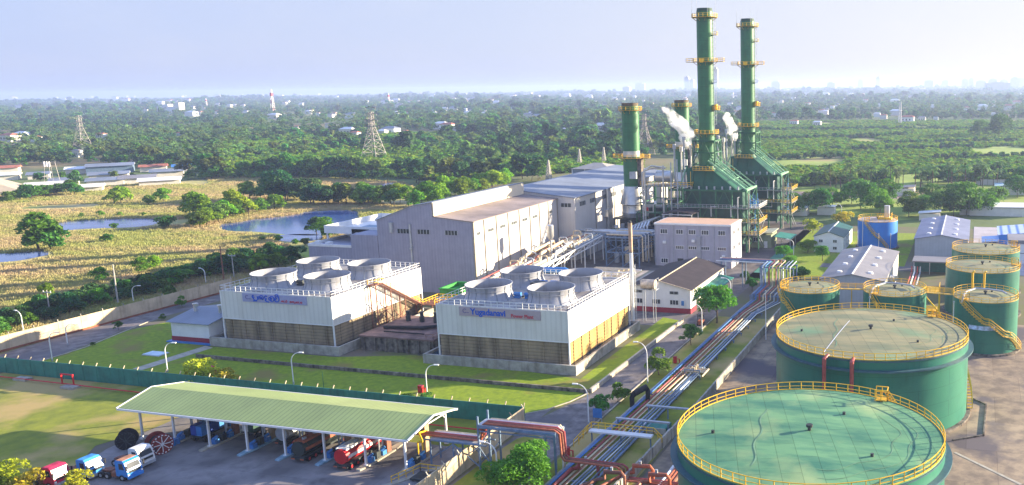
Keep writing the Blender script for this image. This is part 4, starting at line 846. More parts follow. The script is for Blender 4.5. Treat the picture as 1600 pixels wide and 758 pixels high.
def tank(cx, cy, r, h, label, roofm='tankroof_tan', girder=False, stair=None, land=(), wallm='tankgreen', np_=36, railw=.05, apex=.06, banner=None, rise=0, cat='storage tank', railm='yellow'):
    t = thing('storage_tank', label, cat, (cx, cy, 0))
    g = MB(); g.cyl(cx, cy, 0, .45, r + .7, 64); g.build('foundation', 'darkconc', t)
    g = MB(); g.cyl(cx, cy, .45, h, r, 96)
    o = g.build('shell', wallm, t, smooth=True)
    g = MB(); k = 8; g.lathe([(r + .06, h + .0), (r + .06, h + .12)] + [(r * (1 - (i + 1) / k), h + .12 + r * apex * math.sin((i + 1) / k * math.pi / 2)) for i in range(k - 1)] + [(.01, h + .12 + r * apex)], cx, cy, 96); g.build('roof', roofm, t, smooth=True)
    if girder:
        g = MB(); g.lathe([(r, h - 1.75), (r + .85, h - 1.7), (r + .85, h - 1.45), (r, h - 1.5)], cx, cy, 96, close=False); g.ring(cx, cy, h - .15, r + .05, .12, 96); g.build('wind_girder', mat('girder_green', (.05, .12, .14), .5), t, smooth=True)
    g = MB(); g.ringrail(cx, cy, h + .05, r - .05, np_, 1.15, railw)
    g.ring(cx, cy, h + .16, r - .05, railw * 1.3, 72); g.build('railing', railm, t)
    g = MB(); zc = h + .12 + r * apex; g.cyl(cx, cy, zc - .1, zc + .45, .22, 10); g.cyl(cx, cy, zc + .45, zc + .75, .42, 10); g.build('roof_vent', 'darksteel', t)
    for i in range(3 if r > 10 else 1):
        a = 1.1 + i * 2.3; q = r * (.45 + .4 * ((i * 37) % 10) / 10); g = MB(); z = h + .12 + r * apex * math.sin((1 - q / r) * math.pi / 2); g.cyl(cx + q * math.cos(a), cy + q * math.sin(a), z - .1, z + .35, .2, 10); g.build('hatch', 'darksteel', t)
    if stair:
        gs, gr = MB(), MB(); spiral(gs, gr, cx, cy, r, .6, h, stair[1], stair[0], land); st = gs.build('stair', mat('yellow_tread', (.55, .36, .05), .6, .1, 1), t); gr.build('handrail', 'yellow', st)
        a = rad(stair[0]); g = MB(); g.box(cx + (r - .6) * math.cos(a) - .7, cy + (r - .6) * math.sin(a) - .7, h + .3, cx + (r - .6) * math.cos(a) + .7, cy + (r - .6) * math.sin(a) + .7, h + .38)
        q = (cx + (r - .6) * math.cos(a), cy + (r - .6) * math.sin(a)); g.rail([(q[0] - .8, q[1] - .8, h + .3), (q[0] + .8, q[1] - .8, h + .3), (q[0] + .8, q[1] + .8, h + .3), (q[0] - .8, q[1] + .8, h + .3)], 1.5, .8, .1); g.build('landing', 'yellow', t)
    if banner:
        a0, a1, z0, z1 = banner; g = MB(); n = 10
        for i in range(n):
            a, b = rad(a0 + (a1 - a0) * i / n), rad(a0 + (a1 - a0) * (i + 1) / n); q = r + .06
            g.add([(cx + q * math.cos(a), cy + q * math.sin(a), z0), (cx + q * math.cos(b), cy + q * math.sin(b), z0), (cx + q * math.cos(b), cy + q * math.sin(b), z1), (cx + q * math.cos(a), cy + q * math.sin(a), z1)], [(0, 1, 2, 3)])
        g.build('banner', mat('pale_blue_banner', (.42, .55, .78), .6, .35, 1.3), t)
    return t
T1 = tank(-18.4, 100.6, 16.1, 13, 'nearest large tank with pale green plated roof and yellow railing', 'tankroof', True, (62, 20), np_=62, railw=.055, apex=.03)
T2 = tank(-16.4, 147.6, 16.2, 13, 'second large tank with sandy plated roof and two red riser pipes', 'tankroof_tan', True, (52, 2), np_=62, railw=.06, apex=.03)
g = MB()
for a in (-108, -93): c, s_ = math.cos(rad(a)), math.sin(rad(a)); g = MB(); g.tube([(-16.4 + 15.9 * c, 147.6 + 15.9 * s_, 13.2), (-16.4 + 17.2 * c, 147.6 + 17.2 * s_, 13.0), (-16.4 + 17.2 * c, 147.6 + 17.2 * s_, 1)], .26, 8); g.build('riser_pipe', 'pinkpipe', T2).matrix_parent_inverse.identity()
grime = mat('dark_roof_seam', (.16, .30, .17), .8, .2, .5)
def roof_line(T, cx, cy, r, h, fn, w, name, m):
    pts = [fn(i / 40) for i in range(41)]; g = MB()
    z = lambda x, y: h + .125 + r * .03 * math.sin((1 - min(1, math.hypot(x - cx, y - cy) / r)) * math.pi / 2) + .03
    for (a, b), (c, d) in zip(pts, pts[1:]):
        v = Vector((c - a, d - b)); v.normalize(); n = Vector((-v.y, v.x)) * w / 2
        g.add([(a - n.x, b - n.y, z(a, b)), (c - n.x, d - n.y, z(c, d)), (c + n.x, d + n.y, z(c, d)), (a + n.x, b + n.y, z(a, b))], [(0, 1, 2, 3)])
    g.build(name, m, T)
for T, cx, cy in ((T1, -18.4, 100.6), (T2, -16.4, 147.6)):
    for k, rr in ((0, 10.6), (1, 12.6)): roof_line(T, cx, cy, 16.1, 13, lambda f, rr=rr, cx=cx, cy=cy: (cx + (rr + .5 * math.sin(f * 19)) * math.cos(rad(-75 + 120 * f)), cy + (rr + .4 * math.sin(f * 23)) * math.sin(rad(-75 + 120 * f))), .1 if T is T1 else .07, 'roof_seam', grime)
    roof_line(T, cx, cy, 16.1, 13, lambda f, cx=cx, cy=cy: (cx - 4.5 - 2.4 * f + .3 * math.sin(f * 14), cy - 11 + 17 * f), .2 if T is T1 else .12, 'roof_seam', grime)
roof_line(T2, -16.4, 147.6, 16.2, 13, lambda f: (-22.2 + 1.5 * f, 133.5 + 19 * f), .14, 'roof_pipe', M_['white'])
S1 = tank(-34.3, 187.5, 6.5, 11, 'small green tank nearest the pipe corridor with its stair on the left', 'tankroof_tan', False, (-150, -62), (.75,), np_=26, banner=(-128, -80, 4.4, 6.0), apex=.05)
S2 = tank(-16.0, 188.8, 6.7, 11, 'middle small green tank with a pipe looped across its roof', 'tankroof_tan', False, (-128, -55), (.7,), np_=26, apex=.05)
S3 = tank(2.8, 187.4, 6.6, 11, 'small green tank at the right edge with a long zigzag front stair', 'tankroof_tan', False, (-132, -12), (.32, .62), np_=26, banner=(-118, -72, 5.4, 6.3), apex=.05)
S4 = tank(2.3, 217.6, 8.6, 11.2, 'medium green tank right behind the zigzag stair tank', 'tankroof_tan', False, (20, 70), (), np_=32, apex=.05)
S5 = tank(3.2, 241.5, 8.7, 11.2, 'medium green tank furthest back in the right hand row', 'tankroof_tan', False, (25, 75), (), np_=32, apex=.05)
for T, cx, cy in ((S2, -16, 188.8), (S3, 2.8, 187.4)):
    g = MB(); g.tube([(cx - 4.7, cy - 5.2, 10.4), (cx - 4.4, cy - 4.9, 11.9), (cx - 3.9, cy - 1.2, 12.1), (cx - 2, cy + 1.6, 12.2), (cx + .5, cy + 2.0, 12.1), (cx + 3.4, cy + 1.1, 12.0), (cx + 4.2, cy - .8, 11.9)], .2, 8); g.build('roof_pipe', 'steel', T, smooth=True)
for k in (-1.5, .9): g = MB(); g.tube([(2.8 + k - 1.2, 192, 11.5), (2.8 + k - 1.2, 192, 15), (2.8 + k - .8, 192, 15.3)], .22, 8); g.build('vent_pipe', 'yellow', S3)
for cx, cy in ((-43.0, 182), (-20.5, 181.5), (-3.4, 181.2)):
    t = thing('gauge_pole', 'thin pale gauge pole in front of the %s' % {-43.0: 'tank by the pipe corridor', -20.5: 'middle small tank', -3.4: 'zigzag stair tank'}[cx], 'pole', (cx, cy, 0)); g = MB(); g.tube([(cx, cy, 0), (cx, cy, 10.8)], .11, 6, r1=.07); g.build('mast', 'white', t); g = MB(); g.box(cx - .16, cy - .16, 10.8, cx + .16, cy + .16, 11.1); g.build('cap', 'steel', t)
BTK = tank(-31.6, 300, 6.7, 9.4, 'bright blue tank with a diagonal stair and small cylinder on top', mat('grey_pink_roof', (.40, .33, .30), .7, .15, .4), False, (-120, -55), (.45,), 'bluetank', np_=22, apex=.02)
g = MB(); g.cyl(-28.6, 301, 9.5, 14.2, .95, 16); g.build('vessel', 'silver', BTK, smooth=True); g = MB(); g.box(-31.5, 299, 9.6, -27, 303, 10.3); g.rail([(-31.5, 299, 10.3), (-27, 299, 10.3), (-27, 303, 10.3)], 1.3, 1, .1); g.build('top_platform', 'yellow', BTK)
for x, m in ((-36, 'white'), (-30.4, 'white'), (-26.5, 'steel')): g = MB(); g.tube([(x, 299.2 - (6.3 if x > -35 else 4.4), .2), (x, 299.2 - (6.3 if x > -35 else 4.4), 11 if x < -35 else 6)], .14, 6); g.build('pipe', m, BTK)
# yellow catwalks between the small tanks
def catwalk(p0, p1, z, label, posts=True):
    t = thing('catwalk', label, 'catwalk', (p0[0], p0[1], 0)); d = (Vector((*p1, 0)) - Vector((*p0, 0))).normalized(); n = Vector((-d.y, d.x, 0)) * .55
    a, b = Vector((*p0, z)), Vector((*p1, z)); g = MB(); q = [a - n, b - n, b + n, a + n]; g.prism([(v.x, v.y) for v in q], z - .12, z); g.build('deck', mat('yellow_tread', (.55, .36, .05)), t)
    g = MB(); g.rail([a - n, b - n], 1.1, 1.7, .09); g.rail([a + n, b + n], 1.1, 1.7, .09); g.build('railing', 'yellow', t)
    if posts:
        g = MB(); mid = (a + b) / 2; g.bar((mid.x, mid.y, 0), (mid.x, mid.y, z - .12), .18); g.build('support', 'yellow', t)
catwalk((-27.6, 188), (-22.8, 188.6), 11, 'yellow catwalk joining the corridor tank and the middle tank')
catwalk((-9.2, 188.6), (-3.9, 187.8), 11, 'yellow catwalk joining the middle tank and the zigzag stair tank')
t = thing('stair_tower', 'yellow stair frame between the middle small tank and the medium tanks', 'stair', (-9, 200, 0))
g = MB()
for x in (-11, -7):
    for y in (198, 203): g.bar((x, y, 0), (x, y, 9), .2)
g.bar((-11, 198, 0), (-7, 198, 4.5), .25); g.bar((-7, 198, 4.5), (-11, 198, 9), .25); g.bar((-11, 203, 0), (-7, 203, 4.5), .25); g.rail([(-11, 198, 9), (-7, 198, 9), (-7, 203, 9)], 1.1, 1.3, .1); g.rail([(-11, 198, 4.5), (-7, 198, 4.5)], 1.1, 1.3, .1); g.box(-11, 198, 8.9, -7, 203, 9); g.box(-11, 198, 4.4, -7, 203, 4.5); g.build('frame', 'yellow', t)
t = thing('pump_shelter', 'low pump shelter with pipework between the warehouses and the tanks', 'shelter', (-13, 262, 0))
g = MB(); g.box(-17, 258, 3.6, -1, 266, 3.95); g.build('roof', 'greyroof', t); g = MB(); g.box(-16.5, 262, 0, -1.5, 265.5, 3.6); g.build('wall', mat('dark_teal_wall', (.04, .16, .15), .7), t)
g = MB(); [g.bar((x, 258.4, 0), (x, 258.4, 3.6), .2) for x in (-16.5, -12, -7, -2)]; g.build('post', 'steel', t)
for k in range(4): g = MB(); g.tube([(-17 + k * .8, 238, .8), (-17 + k * .8, 257, .8), (-17 + k * .8, 257.6, 2.4)], .2, 6); tag(g.build('yard_pipe', ['pinkpipe', 'white', 'pinkpipe', 'steel'][k]), ['first red pipe', 'white pipe', 'second red pipe', 'grey pipe'][k] + ' running to the pump shelter behind the middle tank', 'pipe')

# ------------------------------------------------------------------ warehouses and houses
def shed_building(x0, x1, y0, y1, he, hr, label, wallm='sheet', roofm='greyroof', lights=0, base=None, wins=(), trim='white', cat='warehouse', name='warehouse'):
    t = thing(name, label, cat, ((x0 + x1) / 2, y0, 0)); xm = (x0 + x1) / 2
    g = MB(); g.extr([(x0, 0), (x0, he), (xm, hr), (x1, he), (x1, 0)], 'y', y0, y1); g.build('wall', wallm, t)
    sl_ = (hr - he) / (xm - x0)
    for s_ in (-1, 1):
        g = MB(); e = xm + s_ * (xm - x0 + .35); roofslab(g, min(e, xm), he - sl_ * .35 if s_ < 0 else hr, max(e, xm), hr if s_ < 0 else he - sl_ * .35, y0 - .3, y1 + .3, .18); rf = g.build('roof', roofm, t)
        for i in range(lights):
            yy = y0 + (y1 - y0) * (i + .5) / lights; xx = xm + s_ * (xm - x0) * .5; g = MB(); zz = (he + hr) / 2; g.cyl(xx, yy, zz, zz + .55, .75, 10, .6); g.build('roof_vent', 'white', rf)
    g = MB(); g.bar((xm, y0 - .3, hr + .15), (xm, y1 + .3, hr + .15), .3); g.build('ridge_cap', trim, t)
    if base: g = MB(); g.box(x0 - .04, y0 - .04, 0, x1 + .04, y1 + .04, 1.0); g.build('base_band', base, t)
    for (ax, a, b0, b1, z0, z1) in wins: window(t, ax, a, b0, b1, z0, z1, 1 if (ax == 'x' and a > xm) or (ax == 'y' and a > y0 + 1) else -1, 2)
    return t
W1 = shed_building(-36, -20.6, 212, 252, 7.6, 9.0, 'grey gabled warehouse with round roof vents behind the corridor tank', lights=4)
g = MB(); g.box(-20.6, 214, 3, -20.5, 252, 7.5); g.build('side_wall', 'clad', W1); g = MB(); g.tube([(-20.2, 222, 4), (-19.2, 222, 6.6), (-18.4, 221, 6.6)], .7, 10); g.build('duct', 'silver', W1)
shed_building(-17.6, -1.6, 277, 319, 7.2, 8.6, 'grey blue gabled warehouse right of the blue tank', roofm=mat('blue_grey_shed_roof', (.20, .22, .31), .55, .12, .12, rib=('Y', .9), rdark=.2), lights=4, base='maroon')
shed_building(-51.2, -41.4, 287, 309, 5.2, 6.8, 'white two storey house with dark green roof left of the blue tank', 'white', mat('bottle_green_roof', (.02, .10, .085), .5, .1, .3, rib=('Y', .9), rdark=.3), wins=[('y', 287, x, x + 1.3, z, z + .9) for x in (-49.5, -44.8) for z in (3.3, 1.0)] + [('x', -41.4, y, y + 1.2, z, z + .9) for y in (290, 295, 301) for z in (3.3, 1.0)], cat='house', name='office_house', base=None)
t = shed_building(8, 50, 300, 318, 5.4, 7.6, 'building with bright blue and white striped roof at the right edge', 'bluetank', mat('striped_blue_roof', (.55, .65, .78), .5, .05, .3, rib=('X', 2.6), rlo=0, rdark=.9, rcol=(.05, .25, .75)))
t = thing('white_block', 'white flat roofed block in front of the striped blue roof', 'building', (14, 276, 0)); g = MB(); g.box(10.5, 280, 0, 50, 292, 6.2); g.build('wall', 'white', t); g = MB(); g.box(10.3, 279.8, 6.2, 50.2, 292.2, 7.3); g.build('roof', 'greyroof', t); g = MB(); g.box(10.4, 279.9, 3.2, 50, 279.99, 3.4); g.build('string_band', 'greyroof', t)
t = thing('blue_shed', 'low bright blue shed beside the white flat roofed block', 'shed', (4, 296, 0)); g = MB(); g.box(3, 296, 0, 8, 306, 3.4); g.build('wall', 'bluepipe', t); g = MB(); roofslab(g, 2.6, 3.45, 8, 4.0, 295.6, 306.4); g.build('roof', mat('pale_blue_roof', (.25, .45, .75), .5), t)
for i, (px, py, wd, dp, h, rm, lab) in enumerate([
    (1560, 338, 24, 14, 3.5, 'white', 'wide white depot roof behind the striped blue building'),
    (1515, 336, 9, 7, 3, mat('teal_roof', (.10, .35, .33), .6), 'small teal roofed hut by the depot yard'),
    (1590, 305, 22, 12, 4.2, mat('pale_teal', (.35, .5, .5), .6), 'grey teal shed at the far right beyond the depot yard'),
    (1523, 312, 6, 6, 3.2, 'palewall', 'small cream hut beside the brown track on the right'),
    (1240, 337, 12, 6, 3.2, 'white', 'low white building under the trees right of the boilers'),
    (1290, 336, 8, 5, 3.2, 'white', 'short white building under the trees near the blue tank'),
    (1410, 306, 12, 9, 3.6, 'greyroof', 'slanting pale roof poking out between the round trees'),
    (1452, 345, 9, 5, 2.8, 'white', 'white vehicle shelter below the big round trees')]):
    x, y = at(px, py); t = thing('low_building', lab, 'building', (x, y, 0)); g = MB(); g.box(x - wd / 2 + .4, y, 0, x + wd / 2 - .4, y + dp, h); g.build('wall', 'palewall', t)
    g = MB(); roofslab(g, x - wd / 2, h + .1, x + wd / 2, h + .1 + (.8 if i not in (0, 4, 5) else .25), y - .5, y + dp + .5, .2); g.build('roof', rm, t)

# hip roofed building beyond the hall
def hip_building(x0, x1, y0, y1, h, hr, label, wallm, roofm, name='hip_roofed_building', cat='building', piers=0):
    t = thing(name, label, cat, ((x0 + x1) / 2, y0, 0)); g = MB(); g.box(x0, y0, 0, x1, y1, h); g.build('wall', wallm, t)
    o = .9; a, b, c, d = x0 - o, x1 + o, y0 - o, y1 + o; k = min(b - a, d - c) / 2 * .95
    if b - a > d - c: r0, r1 = (a + k, (c + d) / 2, hr), (b - k, (c + d) / 2, hr)
    else: r0, r1 = ((a + b) / 2, c + k, hr), ((a + b) / 2, d - k, hr)
    v = [(a, c, h + .05), (b, c, h + .05), (b, d, h + .05), (a, d, h + .05), r0, r1]
    f = [(3, 2, 1, 0), (0, 1, 5, 4), (1, 2, 5), (2, 3, 4, 5), (3, 0, 4)] if b - a > d - c else [(3, 2, 1, 0), (0, 1, 4), (1, 2, 5, 4), (2, 3, 5), (3, 0, 4, 5)]
    g = MB(); g.add(v, f); g.build('roof', roofm, t)
    for i in range(piers): g = MB(); x = x0 + (x1 - x0) * i / (piers - 1); g.box(x - .3, y0 - .15, .1, x + .3, y0 - .003, h); g.build('pier', 'white', t)
    return t
hx, hy = at(888, 287)
tn = mat('grey_tan_roof', (.40, .36, .30), .8, .1, .2)
hip_building(hx, hx + 24, hy + 6, hy + 26, 8, 11, 'grey walled building with tan hip roof beyond the turbine hall', mat('slate_wall', (.20, .25, .30), .7), tn, piers=4)
hip_building(hx + 18, hx + 48, hy - 6, hy + 12, 6.4, 10, 'lower tan hip roofed wing right behind the turbine hall extension', 'palewall', tn, piers=3)

# ------------------------------------------------------------------ truck loading shed
t = thing('loading_shed', 'long green roofed truck loading shed on white posts', 'shed', (-104, 104, 0))
X0, X1 = -130.9, -77.2
for (ya, za, yb, zb_) in ((102.8, 5.4, 109.2, 6.75), (109.2, 6.75, 115.4, 5.5)):
    g = MB(); g.add([(X0, ya, za), (X1, ya, za), (X1, yb, zb_), (X0, yb, zb_), (X0, ya, za + .14), (X1, ya, za + .14), (X1, yb, zb_ + .14), (X0, yb, zb_ + .14)], [(3, 2, 1, 0), (4, 5, 6, 7), (0, 1, 5, 4), (1, 2, 6, 5), (2, 3, 7, 6), (3, 0, 4, 7)]); g.build('roof', 'shedroof', t)
g = MB(); g.box(X0, 102.6, 5.2, X1, 102.79, 5.5); g.bar((X1 + .1, 102.7, 5.5), (X1 + .1, 109.2, 6.86), .22); g.bar((X1 + .1, 109.2, 6.86), (X1 + .1, 115.4, 5.6), .22); g.bar((X0 - .1, 102.7, 5.5), (X0 - .1, 109.2, 6.86), .22); g.bar((X0 - .1, 109.2, 6.86), (X0 - .1, 115.4, 5.6), .22); g.box(X0, 115.41, 5.3, X1, 115.55, 5.65); g.build('fascia', 'white', t)
posts = [-127.9, -121.3, -114.4, -107.1, -100, -92.8, -85.6, -78.7]
for x in posts:
    for y in (104.0, 114.4):
        g = MB(); g.box(x - .14, y - .14, .2, x + .14, y + .14, 5.6); g.box(x - .3, y - .3, .1, x + .3, y + .3, .4); g.build('post', 'white', t)
    g = MB(); g.bar((x, 102.9, 5.3), (x, 109.2, 6.6), .22); g.bar((x, 109.2, 6.6), (x, 115.2, 5.35), .22); g.bar((x, 104, 5.1), (x, 114.4, 5.1), .16); g.bar((x, 104, 4.3), (x, 105.2, 5.5), .12); g.bar((x, 114.4, 4.3), (x, 113.2, 5.5), .12); g.build('rafter', 'white', t)
for i, x in enumerate(posts[1:]):
    t2 = thing('loading_island', 'kerbed loading island with pipe stand, %s bay from the left end of the shed' % ['first', 'second', 'third', 'fourth', 'fifth', 'sixth', 'last'][i], 'loading island', (x, 103, 0), group='loading islands under the green shed')
    g = MB(); g.prism(smoothpoly([(x - .8, 102.2), (x + .7, 102.2), (x + .8, 112.5), (x - .8, 112.5)], 1), .09, .32); g.build('kerb', 'kerb' if i not in (2, 3, 4) else mat('pale_blue_kerb', (.28, .45, .55), .7, .2, 1), t2)
    g = MB(); g.box(x - .3, 108.6, .32, x + .3, 109.6, 5.3); g.build('column', 'rust' if i % 2 else mat('tan_column', (.42, .30, .18), .8), t2)
    g = MB(); g.tube([(x + .4, 109, 4.4), (x + .4, 107, 4.8), (x + 1.6, 106, 4.2), (x + 1.6, 106, 2.6)], .12, 6); g.tube([(x - .3, 107.5, .5), (x - .3, 107.5, 3.0), (x + .4, 107.5, 3.3)], .12, 6); g.build('loading_arm', 'yellow' if i == 6 else 'steel', t2)
    for k in range(3): g = MB(); y = 104.6 + k * 1.4; g.box(x - .4, y, .32, x + .4, y + .9, 1.0 + .4 * (k % 2)); g.tube([(x - .3, y + .2, 1.0), (x + .3, y + .7, 1.5)], .22, 8); g.build('pump_set', ['bluepipe', 'darksteel', 'bluepipe'][k], t2)

def wheel(g, x, y, r=.5, wd=.32, m=0):
    g.m = m; g.tube([(x, y - wd / 2, r), (x, y + wd / 2, r)], r, 14)
def truck_cab(loc, label, paint, roofp=None, h=3.1, chassis=True, rz=0):
    """tractor unit, front face at local x=0 facing +x, width along y"""
    t = thing('truck_tractor', label, 'truck', (*loc, 0), rz); X, Y = loc; R = MB()
    def L(g, name, m, p=t, **k):
        o = g.build(name, m, None, **k); o.parent = p; return o
    pm = mat('paint_' + label.split()[0] + label.split()[1], paint, .35, .06, 1, spec=.5); rm = mat('roof_' + label.split()[0] + label.split()[1], roofp or paint, .6, .2, 1)
    prof = [(-2.15, .75), (-.02, .75), (.0, 1.5), (-.08, 1.75), (-.42, h - .25), (-.75, h), (-2.05, h), (-2.15, h - .1)]
    g = MB(); g.extr(prof, 'y', -1.2, 1.2)
    g = MB(); n = len(prof); g.add([(x, -1.2, z) for x, z in prof] + [(x, 1.2, z) for x, z in prof], [tuple(range(n)), tuple(range(n, 2 * n))[::-1]] + [(i, n + i, n + (i + 1) % n, (i + 1) % n) for i in range(n)])
    cabo = L(g, 'cab', pm)
    g = MB(); g.box(-2.0, -1.1, h + .003, -.8, 1.1, h + .05); L(g, 'roof_panel', rm, cabo)
    g = MB(); g.add([(-.1, -1.0, 1.9), (-.1, 1.0, 1.9), (-.36, .92, h - .45), (-.36, -.92, h - .45)], [(0, 1, 2, 3)]); g2 = MB(); g2.add([(x + .03, y, z) for x, y, z in g.v], g.f); L(g2, 'windscreen', mat('windscreen', (.05, .06, .07), .04, spec=.35), cabo)
    for s_ in (-1, 1):
        g = MB(); y = 1.21 * s_; g.add([(-.55, y, 1.8), (-1.5, y, 1.8), (-1.5, y, h - .4), (-.75, y, h - .4)], [(0, 1, 2, 3)]); L(g, 'side_window', 'glass', cabo)
        g = MB(); g.box(.0, s_ * 1.05 - .14, .95, .06, s_ * 1.05 + .14, 1.2); L(g, 'headlight', 'white', t)
        g = MB(); g.box(.05, s_ * 1.38 - .1, 1.8, .15, s_ * 1.38 + .1, 2.5); g.bar((-.2, s_ * 1.2, 2.5), (.08, s_ * 1.35, 2.5), .05); L(g, 'mirror', 'black', t)
    g = MB(); g.box(.01, -.9, 1.28, .05, .9, 1.62); L(g, 'grille', 'darksteel', t); g = MB(); g.box(-.1, -1.22, .45, .12, 1.22, .85); L(g, 'bumper', pm if roofp else 'steel', t)
    if chassis:
        g = MB(); g.box(-6.0, -.45, .65, -2.2, .45, .95); g.box(-5.4, -.55, .95, -4.0, .55, 1.12); g.box(-3.2, -1.1, .5, -2.3, -.5, 1.15); L(g, 'chassis', 'rust', t)
    for x in ((-1.15, -4.0, -5.2) if chassis else (-1.15,)):
        for s_ in (-1, 1):
            g = MB(); g.tube([(x, s_ * 1.2, .5), (x, s_ * .8, .5)], .5, 16); wo = L(g, 'wheel', 'black', t, smooth=True); g = MB(); g.tube([(x, s_ * 1.215, .5), (x, s_ * 1.1, .5)], .25, 10); L(g, 'rim', 'steel', wo)
    return t
truck_cab((-115.6, 92.1), 'blue tractor unit with a rusty orange cab roof', (.03, .22, .62), (.42, .20, .10))
truck_cab((-117.6, 95.9), 'white tractor unit parked just behind the rusty roofed cab', (.66, .66, .64))
truck_cab((-121.4, 90.9), 'plain blue tractor unit beside the crimson one in the corner', (.05, .26, .60))
truck_cab((-123.6, 87.6), 'crimson tractor unit in the lower left corner of the yard', (.50, .02, .07), chassis=True)
def tanker(x, y, label, tankm, stripe, L_=10.5):
    t = thing('tanker_trailer', label, 'tanker truck', (x, y, 0))
    def B(g, name, m, p=t, **k): o = g.build(name, m, None, **k); o.parent = p; return o
    g = MB(); g.tube([(0, 0, 2.15), (0, .25, 2.15), (0, L_ - .25, 2.15), (0, L_, 2.15)], 1.12, 20)
    tk = B(g, 'tank', tankm, smooth=True)
    g = MB(); g.box(-.95, .3, 3.1, -.75, L_ - .3, 3.35); g.box(.75, .3, 3.1, .95, L_ - .3, 3.35); g.box(-.75, .4, 3.22, .75, L_ - .4, 3.27); B(g, 'catwalk', stripe, tk)
    for k in range(4): g = MB(); g.cyl(0, 1.5 + k * 2.3, 3.2, 3.5, .35, 12); B(g, 'manhole', 'steel', tk)
    for k in range(4): g = MB(); g.ring(0, 0, 0, 1.14, .04, 20); g.v = [(a, 1 + k * 2.8, 2.15 + b) for a, b, c in g.v]; B(g, 'strap', stripe, tk)
    for q in (-1, 1): g = MB(); g.box(q * 1.09, .4, 1.9, q * 1.19, L_ - .4, 2.35); B(g, 'side_band', stripe, tk)
    g = MB(); g.box(-1.1, 0, .75, 1.1, L_, 1.05); g.box(-1.2, -.25, .6, 1.2, 0, .95); B(g, 'chassis', 'darksteel')
    g = MB(); g.box(-1.1, -.3, .62, -.5, -.26, .82); g.box(.5, -.3, .62, 1.1, -.26, .82); B(g, 'tail_light', 'orange')
    for yy in (.9, 2.2, 3.5, 8.6):
        for s_ in (-1, 1): g = MB(); g.tube([(s_ * 1.2, yy, .5), (s_ * .8, yy, .5)], .5, 14); wo = B(g, 'wheel', 'black', smooth=True); g = MB(); g.tube([(s_ * 1.22, yy, .5), (s_ * 1.1, yy, .5)], .24, 8); B(g, 'rim', 'red', wo)
    return t
tanker(-88.2, 101.8, 'bright red fuel tanker trailer backed in under the shed', 'red', 'white')
tanker(-96.4, 102.6, 'black and orange tanker trailer backed in under the shed', mat('tanker_black', (.03, .04, .035), .35, .1, 1, spec=.5), 'orange')
tanker(-103.4, 107.0, 'grey tanker trailer deep in the middle bay of the shed', 'steel', 'white', 8)
def box_truck(x, y, label, m, m2):
    t = thing('crate_truck', label, 'truck', (x, y, 0))
    def B(g, name, m, p=t, **k): o = g.build(name, m, None, **k); o.parent = p; return o
    g = MB(); g.box(-1.2, 0, 1.1, 1.2, 5.5, 1.3); bd = B(g, 'bed', 'darksteel')
    for i in range(3):
        for j in range(2): g = MB(); g.box(-1.1 + j * 1.12, .2 + i * 1.75, 1.31, -.02 + j * 1.12, 1.8 + i * 1.75, 2.9); B(g, 'crate', m if (i + j) % 2 else m2, bd)
    g = MB(); g.box(-1.2, 5.7, .8, 1.2, 7.6, 3.0); B(g, 'cab', m)
    for yy in (1, 2.2, 6.6):
        for s_ in (-1, 1): g = MB(); g.tube([(s_ * 1.2, yy, .5), (s_ * .85, yy, .5)], .5, 12); B(g, 'wheel', 'black', smooth=True)
box_truck(-117.8, 104.6, 'truck stacked with blue crates near the left end of the shed', 'bluepipe', mat('deep_blue_crate', (.02, .06, .30), .6))
box_truck(-111.0, 108.0, 'dark green and white crate truck in the second shed bay', mat('dark_green_crate', (.03, .08, .06), .6), 'white')
# cable drums
def cable_drum(x, y, r, rz, label, m):
    t = thing('cable_drum', label, 'cable drum', (x, y, 0), rz, 'cable drums by the left end of the shed')
    def B(g, name, m, p=t, **k): o = g.build(name, m, None, **k); o.parent = p; return o
    for s_ in (-1, 1):
        g = MB(); g.tube([(0, s_ * .95, r), (0, s_ * 1.07, r)], r, 28); fl = B(g, 'flange', m, smooth=True)
        g = MB()
        for i in range(18): a = 2 * math.pi * i / 18; g.bar((r * .86 * math.cos(a), s_ * 1.08, r + r * .86 * math.sin(a)), (r * .86 * math.cos(a + .16), s_ * 1.08, r + r * .86 * math.sin(a + .16)), .14)
        for i in range(4): a = math.pi * i / 4; g.bar((-r * .75 * math.cos(a), s_ * 1.09, r - r * .75 * math.sin(a)), (r * .75 * math.cos(a), s_ * 1.09, r + r * .75 * math.sin(a)), .1)
        B(g, 'slots', 'white' if m == 'drum' else 'darksteel', fl)
    g = MB(); g.tube([(0, -.95, r), (0, .95, r)], r * .62, 20); B(g, 'barrel', 'black', smooth=True)
cable_drum(-120.4, 100.4, 1.65, rad(72), 'dark red steel cable drum with a ring of white slots', 'drum')
cable_drum(-127.3, 100.8, 1.45, rad(40), 'black cable drum standing left of the shed end post', 'black')
for x, y, m, lab in ((-124, 101.6, 'bluepipe', 'dark blue drum beside the shed end post'), (-123, 107, 'silver', 'silver sheet bundle lying on the grass inside the shed end'), (-121.5, 103.2, 'bluepipe', 'row of blue barrels behind the red cable drum')):
    t = thing('barrel_stack', lab, 'storage', (x, y, 0)) 
    for k in range(4): g = MB(); g.cyl(x + (k % 2) * .75, y + (k // 2) * .75, .09, 1.0, .33, 12) if m == 'bluepipe' else g.box(x + k * .5, y, .1, x + k * .5 + .45, y + 3, .5 + .1 * k); g.build('barrel' if m == 'bluepipe' else 'bundle', m, t)

